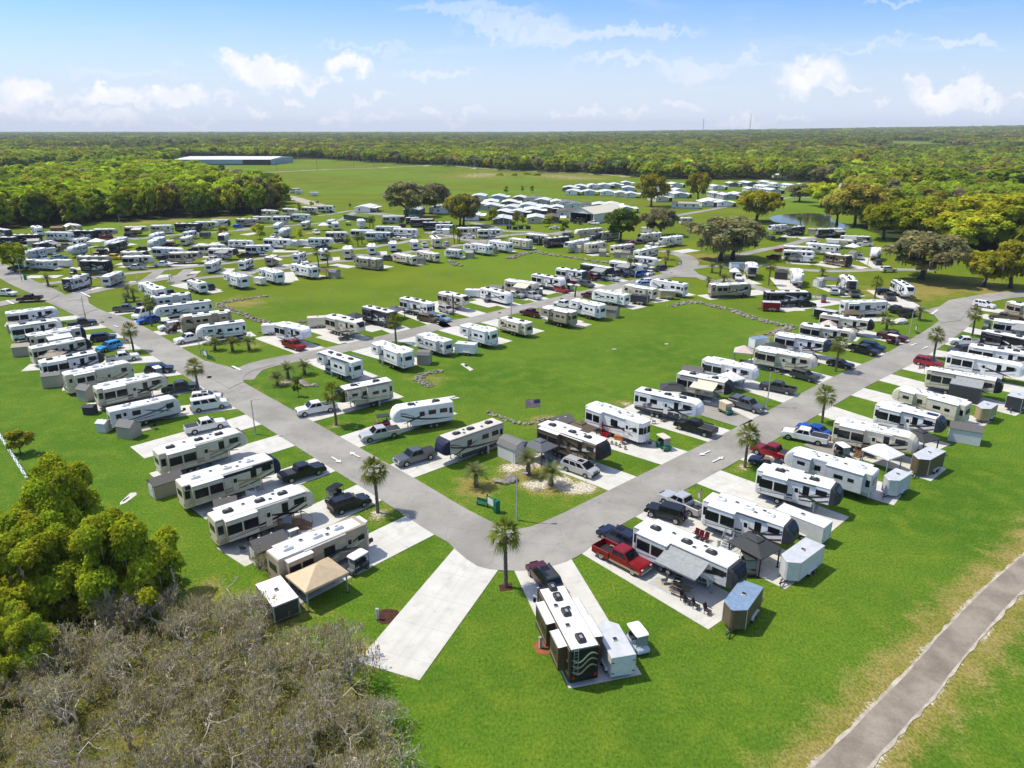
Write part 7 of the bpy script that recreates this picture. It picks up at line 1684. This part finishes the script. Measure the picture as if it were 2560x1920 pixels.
for k, a in enumerate((('f', 1980, 866, 1950, 545, 'tall palm in a sandy ring by black estate car'), ('g', 1120, 1560, 1112, 1150, 'tall palm on the mulch square at the road corner'), ('h', 1112, 640, 1145, 395, 'palm above the convertible and red pickup'), ('h', 1704, 298, 1730, 85, 'palm above white pickup and blue car'), ('d', 1345, 998, 1382, 770, 'palm beside black saloon car'),
        ('e', 1764, 690, 1795, 500, 'palm beside kayak carrying pickup'), ('e', 1430, 885, 1466, 685, 'palm behind the red car at roadside'), ('d', 1680, 376, 1703, 222, 'palm on the bend lawn before black nosed camper'), ('a', 1155, 824, 1117, 640, 'palm beside sky blue car'), ('a', 1717, 1188, 1680, 965, 'palm beside charcoal pickup'),
        ('b', 1694, 754, 1682, 565, 'palm on the narrow road beside grey sided trailer'), ('b', 1178, 1462, 1140, 1185, 'palm hiding the end of a white pickup'), ('d', 765, 252, 788, 85, 'palm beside oval nosed camper'), ('v', 512, 1475, 538, 1160, 'palm by white camper with open grey awning'), ('s', 1362, 1225, 1315, 970, 'first of two palms on the loop lane'), ('s', 1520, 1215, 1500, 1000, 'second of two palms on the loop lane'),
        ('t', 172, 638, 170, 470, 'slim palm behind white camper'), ('t', 228, 630, 222, 465, 'slim palm twin behind white camper'), ('t', 1632, 893, 1605, 660, 'tallest of three palms at the loop fork'), ('t', 1692, 878, 1690, 690, 'middle of three palms at the loop fork'), ('t', 1722, 883, 1730, 720, 'shortest of three palms at the loop fork'), ('a', 1312, 608, 1285, 400, 'palm in front of the white camper with swirls'),
        ('s', 1860, 830, 1850, 730, 'golden topped little palm on the loop grass'), ('s', 2040, 875, 2025, 720, 'yellowish palm behind front facing campers'), ('s', 2110, 835, 2100, 690, 'yellowish twin palm behind front facing campers'), ('w', 1165, 325, 1140, 220, 'little palm leaning on the pond bank'), ('m', 1370, 900, 1375, 890, 'low palm beside pale trailer'))):
    palm(*a[:5], 's', a[5], 'cabbage palms along the roads', 1.0 if a[0] not in 'st' or k < 14 else .85)
for a in (('g', 892, 790, 885, 700, 'stout palm in sparse grass beside boulder'), ('g', 1292, 700, 1280, 590, 'stout palm on white sand beside feeder'), ('g', 1467, 780, 1465, 690, 'stout palm on white sand by the roadside'), ('b', 130, 815, 125, 755, 'first of three stout palms beside bench'), ('b', 282, 825, 270, 755, 'middle of three stout palms beside bench'), ('b', 425, 815, 420, 745, 'third of three stout palms beside bench'),
          ('b', 670, 1118, 650, 1060, 'stout palm by small dark tree on corner island'), ('b', 762, 1062, 745, 985, 'upper stout palm in dry ring on corner island'), ('b', 905, 1025, 905, 965, 'lone stout palm behind corner island'), ('d', 1782, 640, 1790, 580, 'feather palm beside the white boulder'), ('d', 1750, 582, 1750, 525, 'feather palm behind the white boulder'), ('e', 1305, 555, 1310, 480, 'big feather palm at the bend corner'),
          ('d', 275, 145, 275, 95, 'feather palm at the lane fork'), ('d', 345, 172, 350, 105, 'second feather palm at the lane fork'), ('d', 245, 265, 250, 215, 'feather palm behind grey brown motorhome'), ('d', 378, 228, 378, 205, 'low feather palm behind grey brown motorhome'), ('a', 418, 262, 405, 195, 'feather palm on the loop verge'), ('a', 1092, 400, 1090, 360, 'smaller feather palm at the junction lawn'), ('a', 1160, 390, 1150, 315, 'larger feather palm at the junction lawn'), ('a', 1110, 360, 1105, 290, 'hind feather palm at the junction lawn'), ('v', 1130, 1280, 1130, 1180, 'feather palm before green board verge'), ('v', 1170, 1170, 1165, 1060, 'feather palm behind the green board verge'), ('w', 1450, 1000, 1455, 960, 'small palm before the metal shed')):
    palm(*a[:5], 'f', a[5], 'stout feather palms', .95)
sheet('flower_bed', GP('g 1065 1545 1168 1530 1172 1582 1075 1595'), .03, MULCH)
p = G('c', 1165, 355); tag(ob('tree_stump', MB().tube([(0, 0, 0), (.1, 0, 1.5), (.3, 0, 3)], [.25, .2, .14], BARK, 7).mesh('tree_stump'), None, p), 'bare brown palm stump beside the narrow road', 'stump')
p = G('c', 116, 520); tag(ob('palm_stump', MB().tube([(0, 0, 0), (0, 0, 3), (-.05, 0, 5.4)], [.2, .16, .13], BARKP, 7).mesh('palm_stump'), None, p), 'tall headless palm trunk before tan and cream camper', 'stump')
# saplings on the meadow
SAPM = cached('sap', lambda: MB().tube([(0, 0, 0), (0, 0, 1.5), (.05, 0, 2.4)], [.05, .035, .01], TWIGD, 4).tube([(0, 0, 1.4), (.4, .1, 2.1)], .015, TWIG, 3).tube([(0, 0, 1.6), (-.35, -.1, 2.2)], .015, TWIG, 3).tube([(0, 0, 1.2), (.1, .4, 1.8)], .015, TWIG, 3).mesh('sapling'))
for x, y in ((505, 435), (685, 430), (745, 390), (925, 395), (960, 360), (1110, 365), (1145, 330), (1505, 390), (1515, 415), (1698, 390), (1865, 345), (1835, 215), (1990, 215), (2145, 190)): tag(ob('sapling', SAPM, None, G('b', x, y)), 'spindly bare sapling staked in the meadow', 'tree', 'bare saplings on the meadow')
for x, y in ((525, 80), (220, 170), (70, 190), (695, 100), (690, 200), (660, 170), (560, 190), (795, 150), (820, 70), (385, 215)): tag(ob('sapling', SAPM, None, G('c', x, y)), 'spindly bare sapling staked in the meadow', 'tree', 'bare saplings on the meadow')
# ------------------------------------------------------------------ rocks
ROCKM = surf_mat('field_stone', (.20, .17, .145), (.36, .32, .28), 1.1, 6, .95, None, .5); ROCKW = surf_mat('white_stone', (.5, .47, .43), (.66, .63, .6), 1, 6, .95, None, .3)
def rock_geo(g, s):
    bm = bmesh.new(); bmesh.ops.create_icosphere(bm, subdivisions=2, radius=1)
    n = [Vector((g.gauss(0, 1), g.gauss(0, 1), g.gauss(0, 1))).normalized() for _ in range(9)]; cut = [g.uniform(.45, .85) for _ in n]
    for v in bm.verts:
        for q, c_ in zip(n, cut):
            d = v.co.dot(q)
            if d > c_: v.co -= q*(d-c_)
        v.co *= 1+g.uniform(-.04, .04); v.co.x *= s[0]; v.co.y *= s[1]; v.co.z *= s[2]
    V = [tuple(v.co) for v in bm.verts]; F = [tuple(v.index for v in f.verts) for f in bm.faces]; bm.free(); return V, F
rg = random.Random(8); RG = [rock_geo(rg, (1, rg.uniform(.6, .9), rg.uniform(.45, .7))) for _ in range(10)]
def toned(me):
    at = me.color_attributes.new('tone', 'FLOAT_COLOR', 'POINT'); at.data.foreach_set('color', [.7]*4*len(me.vertices)); return me
def rubble(s, w, step, size, label, m=None):
    pts = catmull(GP(s), step); mb = MB()
    for i, p in enumerate(pts[:-1]):
        d = (pts[i+1]-p); d.normalize(); n = Vector((-d.y, d.x, 0))
        for k in range(max(4, int(w/size*3.2))):
            o = p+n*rg.uniform(-w/2, w/2)+d*rg.uniform(-step, step)*.6; V, F = rg.choice(RG); sc = size*rg.uniform(.2, .5); a = rg.uniform(0, 6.28); ca, sa = math.cos(a), math.sin(a); hh = sc*rg.uniform(.2, .9)*(1.2-abs((o-p).dot(n))/w)
            mb.add([(o.x+sc*(v[0]*ca-v[1]*sa), o.y+sc*(v[0]*sa+v[1]*ca), hh*.6+sc*v[2]) for v in V], F, m or ROCKM)
    tag(ob('rubble', mb.mesh('rubble')), label, 'rock border', 'rough rock borders around the lawns', 'stuff')
rubble('b 575 348 480 360 380 380 230 398 165 425 200 445 300 480 400 520 500 560 600 582', 1.9, .8, 1.15, 'rock border bending round the meadow corner'); rubble('b 860 570 940 582', 1.8, .9, 1.2, 'short heap of rocks beside off white trailer')
rubble('b 2085 1000 2000 1005 1930 1030 1890 1070 1930 1100 2010 1130', 1.8, .55, .8, 'hooked pile of stones on inner lawn edge'); rubble('g 985 226 1060 250 1150 285 1240 305 1330 300 1440 270 1500 262', 1.1, .5, .75, 'rock border under the striped flag')
rubble('d 0 415 130 402 250 425 450 475 600 525 720 565 860 595 950 605 960 625 860 655 760 690', 2.4, .9, 1.2, 'long rock border at the far side of inner lawn'); rubble('c 2000 435 2100 415 2212 402', 2.0, .9, 1.2, 'start of the long rock border behind pale gold trailer')
rubble('u 510 1150 700 1095 940 1040 1200 1085 1600 1140 1900 1190 2300 1230', 3, 1.4, 1.5, 'rock border across the back of the meadow'); rubble('t 1540 1200 1620 1230 1660 1270 1800 1285', 2.8, 1.2, 1.3, 'small stone heap on the meadow'); rubble('w 690 320 760 330', 3, 1.5, 1.5, 'rocks by the pond bank')
for c, x, y, s, lab, wm in (('g', 1085, 755, (1.3, .75, .5), 'long brown boulder beside stout palms', ROCKM), ('g', 1160, 742, (1.5, .9, .8), 'dark jagged boulder beside stout palms', ROCKM), ('b', 900, 1118, (1.5, 1.0, .9), 'grey boulder on corner island', ROCKM), ('b', 985, 1122, (.9, .6, .5), 'rounded boulder beside the grey one', ROCKM), ('d', 1905, 580, (2.3, 1.4, 1.0), 'white boulder on the bend lawn', ROCKW), ('g', 1360, 812, (.5, .4, .2), 'low stone on white sand', ROCKM)):
    V, F = rock_geo(rg, s); mb = MB().add(V, F, wm); tag(ob('boulder', mb.mesh('boulder'), None, G(c, x, y)+Vector((0, 0, s[2]*.25)), rg.uniform(0, 3)), lab, 'boulder')
for x, y in ((520, 480), (640, 480), (760, 470), (840, 480)): 
    V, F = rock_geo(rg, (5, 3, 2.4)); tag(ob('scrub_mound', toned(MB().add(V, F, LEAF['olive']).mesh('scrub_mound')), None, G('n', x, y)), 'low scrubby mound on the far meadow', 'mound', 'scrub mounds on the far meadow')
# ------------------------------------------------------------------ woods
def unit_clump(seed, n, flat=.75):
    g = np.random.default_rng(seed); L = []
    for k in range(7): a = g.uniform(0, 6.28); r = .55*math.sqrt(g.uniform(0, 1)); L.append((r*math.cos(a), r*math.sin(a), g.uniform(-.15, .45)*flat, g.uniform(.32, .5)))
    L = np.array(L); k = g.integers(0, 7, n); d = g.normal(size=(n, 3)); d /= np.linalg.norm(d, axis=1, keepdims=True); d[:, 2] = np.where(d[:, 2] < -.3, -d[:, 2], d[:, 2])
    P0 = L[k, :3]+d*L[k, 3:4]*g.uniform(.6, 1.05, (n, 1)); P0[:, 2] *= flat; nr = d+g.normal(size=(n, 3))*.45+np.array([0, 0, .4]); lt = g.uniform(.75, 1.25, 7)[k]*g.uniform(.75, 1.3, n)
    return P0, nr/np.linalg.norm(nr, axis=1, keepdims=True), lt
PALW = np.array([(.32, .37, .028), (.25, .305, .03), (.185, .25, .036), (.14, .185, .045), (.31, .28, .045), (.27, .235, .13), (.38, .42, .05)])
LEAFW = leaf_mat('woods', (1, 1, 1))
def woods(name, X, Y, wid, hei, label, nleaf, pw, seed=1):
    g = np.random.default_rng(seed); U = [unit_clump(seed*10+q, nleaf) for q in range(6)]; Vs = []; Ts = []
    z0 = height_at(X, Y); which = g.integers(0, 6, len(X)); 
    fld = np.stack([np.sin(X*a_+Y*b_+c_)+.7*np.sin(X*b_*2.3-Y*a_*1.9+c_*2) for a_, b_, c_ in g.uniform([.004, .003, 0], [.02, .016, 6.28], (7, 3))], 1)
    ci = np.argmax(np.log(np.array(pw)+1e-6)[None]+g.gumbel(size=(len(X), 7))*.75+fld*.75, axis=1)
    for q in range(6):
        m_ = which == q
        if not m_.any(): continue
        P0, nr, lt = U[q]; k = int(m_.sum()); a = g.uniform(0, 6.28, k); ca, sa = np.cos(a)[:, None], np.sin(a)[:, None]; w2 = wid[m_][:, None]*.62
        rot = lambda A: np.stack([A[None, :, 0]*ca-A[None, :, 1]*sa, A[None, :, 0]*sa+A[None, :, 1]*ca, np.repeat(A[None, :, 2], k, 0)], -1)
        C = rot(P0); C[..., :2] *= w2[..., None]; C[..., 2] = z0[m_][:, None]+hei[m_][:, None]*(.58+.48*C[..., 2]/.75); C[..., 0] += X[m_][:, None]; C[..., 1] += Y[m_][:, None]
        nn = rot(nr).reshape(-1, 3); C = C.reshape(-1, 3); s = np.repeat(np.minimum(wid[m_]*.135*(150/nleaf)**.5, hei[m_]*.22), len(P0))*g.uniform(.7, 1.35, k*len(P0))
        aa = np.cross(nn, g.normal(size=nn.shape)); aa /= np.linalg.norm(aa, axis=1, keepdims=True); bb = np.cross(nn, aa); s = s[:, None]
        Vs.append(np.stack([C-aa*s-bb*s*.8, C+aa*s*.8-bb*s, C+aa*s+bb*s*.9, C-aa*s*.7+bb*s], 1).reshape(-1, 3))
        vr = g.uniform(.75, 1.25, k)[:, None, None]; t = (PALW[ci[m_]][:, None, :]*vr*lt[None, :, None]).reshape(-1, 3); Ts.append(np.repeat(t, 4, axis=0))
    V = np.concatenate(Vs); return tag(ob(name, raw_mesh(name, V, np.arange(len(V)).reshape(-1, 4), np.concatenate(Ts), LEAFW)), label, 'forest', None, 'stuff')
def scatter(x0, x1, y0, y1, step, seed):
    g = np.random.default_rng(seed); nx_, ny_ = int((x1-x0)/step), int((y1-y0)/step); X, Y = np.meshgrid(np.arange(nx_), np.arange(ny_)); X = x0+(X+.5*(Y % 2)+g.uniform(-.42, .42, X.shape))*step; Y = y0+(Y+g.uniform(-.42, .42, Y.shape))*step; return X.ravel(), Y.ravel()
def in_view(X, Y, m=60): return (np.abs(X) < Y*.74+m)
# left wood: its front trees one by one, the rest as a mass
X, Y = scatter(-420, -60, 290, 1100, 8.5, 2); k = in_poly(X, Y, WOODP_) & in_view(X, Y, 30); X, Y = X[k], Y[k]
edge = np.array([q for q in WOODP_[:9]]); d = seg_dist(X, Y, edge); fr = d < 26
woods('forest', X[~fr], Y[~fr], np.full((~fr).sum(), 12.5)*RN.uniform(.7, 1.45, (~fr).sum()), 15*RN.uniform(.72, 1.2, (~fr).sum()), 'dense green wood behind the crowded loops', 420, [.34, .25, .12, .05, .12, .03, .09], 3)
FK = [('spring', 'bright spring green tree'), ('green', 'mid green tree'), ('spring', 'bright leafy tree'), ('olive', 'olive green tree'), ('mix', 'deep green tree'), ('dark', 'dark evergreen tree'), ('green', 'leafy green tree'), ('grey', 'greyish bare topped tree')]
for n_, i in enumerate(np.argsort(X[fr])):
    x, y = X[fr][i], Y[fr][i]; lf, nm = FK[int(RN.integers(0, len(FK)))]
    tree((x, y), 'tall' if RN.uniform() < .6 else 'far', lf, RN.uniform(8.5, 13.5), RN.uniform(11, 16), nm+' in the front edge of the wood behind the loops', 'trees at the front edge of the wood', False, .2, 'woodland_tree')
# far forest
Xs, Ys, Ws, Hs = [], [], [], []
for y0, y1, st in ((150, 420, 9.5), (420, 760, 9), (760, 1050, 9.5), (1050, 1450, 12), (1450, 2100, 17), (2100, 3200, 25), (3200, 5000, 40), (5000, 9000, 70)):
    wl = y1*.76+80; X, Y = scatter(-wl, wl, y0, y1, st, int(y0)); k = forest_mask(X, Y) & in_view(X, Y, 80) & ~in_poly(X, Y, [tuple(q) for q in np.array(WOODP_)])
    k &= RN.uniform(size=len(X)) > .07; X, Y = X[k], Y[k]; Xs.append(X); Ys.append(Y); Ws.append(np.full(len(X), st*1.25)*RN.choice([.65, .85, 1.0, 1.3, 1.75], len(X), p=[.2, .25, .25, .2, .1])); Hs.append(np.clip(12+(st-9)*.10, 12, 17)*RN.uniform(.62, 1.28, len(X)))
def near_line(X, Y): px, py = to_px(np.stack([X, Y, 0*X], -1)); return np.interp(px, FB[:, 0], FB[:, 1])-py
nfr = []
for j in range(8):
    X, Y = Xs[j], Ys[j]
    if j < 4:
        e = near_line(X, Y); px, py = to_px(np.stack([X, Y, 0*X], -1)); f_ = (e < (3.0 if j >= 1 else 14)) & (px > 640) & (px < 2500); nfr += [(X[i], Y[i]) for i in np.nonzero(f_)[0]]
        Xs[j], Ys[j], Ws[j], Hs[j] = X[~f_], Y[~f_], Ws[j][~f_], Hs[j][~f_]
nfr.sort(); stp = max(1, len(nfr)//90)
for n_, (x, y) in enumerate(nfr[::stp]):
    lf, nm = FK[int(RN.integers(0, len(FK)))]; tree((x, y), 'far', lf, RN.uniform(11, 17) if y > 500 else RN.uniform(9, 13), RN.uniform(10, 15), nm+' in the tree line across the far meadow', 'trees in the far tree line', False, .26, 'woodland_tree')
for j, (nl, pw, lab) in enumerate(((380, [.28, .22, .14, .06, .16, .06, .08], 'woods rising beyond the bend'), (320, [.24, .22, .14, .1, .16, .06, .08], 'woods beyond the pond'), (260, [.22, .22, .18, .1, .14, .06, .08], 'woods behind the far meadow'), (150, [.2, .22, .2, .12, .12, .08, .06], 'second belt of forest behind meadow'), (110, [.15, .22, .24, .16, .1, .1, .03], 'middle distance forest canopy'), (90, [.1, .22, .28, .2, .08, .12, 0], 'distant forest canopy'), (60, [.08, .2, .3, .24, .06, .12, 0], 'hazy forest under the horizon'), (50, [.05, .2, .3, .3, .05, .1, 0], 'last forest at the horizon'))):
    if len(Xs[j]): woods('forest', Xs[j], Ys[j], Ws[j], Hs[j], lab, nl, pw, 40+j)
# ------------------------------------------------------------------ humid air
hm = bpy.data.materials.new('humid_air'); hm.use_nodes = True; ht = hm.node_tree; ht.nodes.clear(); pv = N(ht, 'ShaderNodeVolumePrincipled'); pv.inputs['Color'].default_value = (.86, .91, 1, 1); pv.inputs['Density'].default_value = HAZE
LK(ht, pv.outputs[0], N(ht, 'ShaderNodeOutputMaterial').inputs['Volume'])
if HAZE > 0: tag(ob('haze', MB().box(-7500, 7500, -60, 9300, -1, 130, hm).mesh('haze')), 'thin pale humid air over the whole park', None, None, 'stuff')
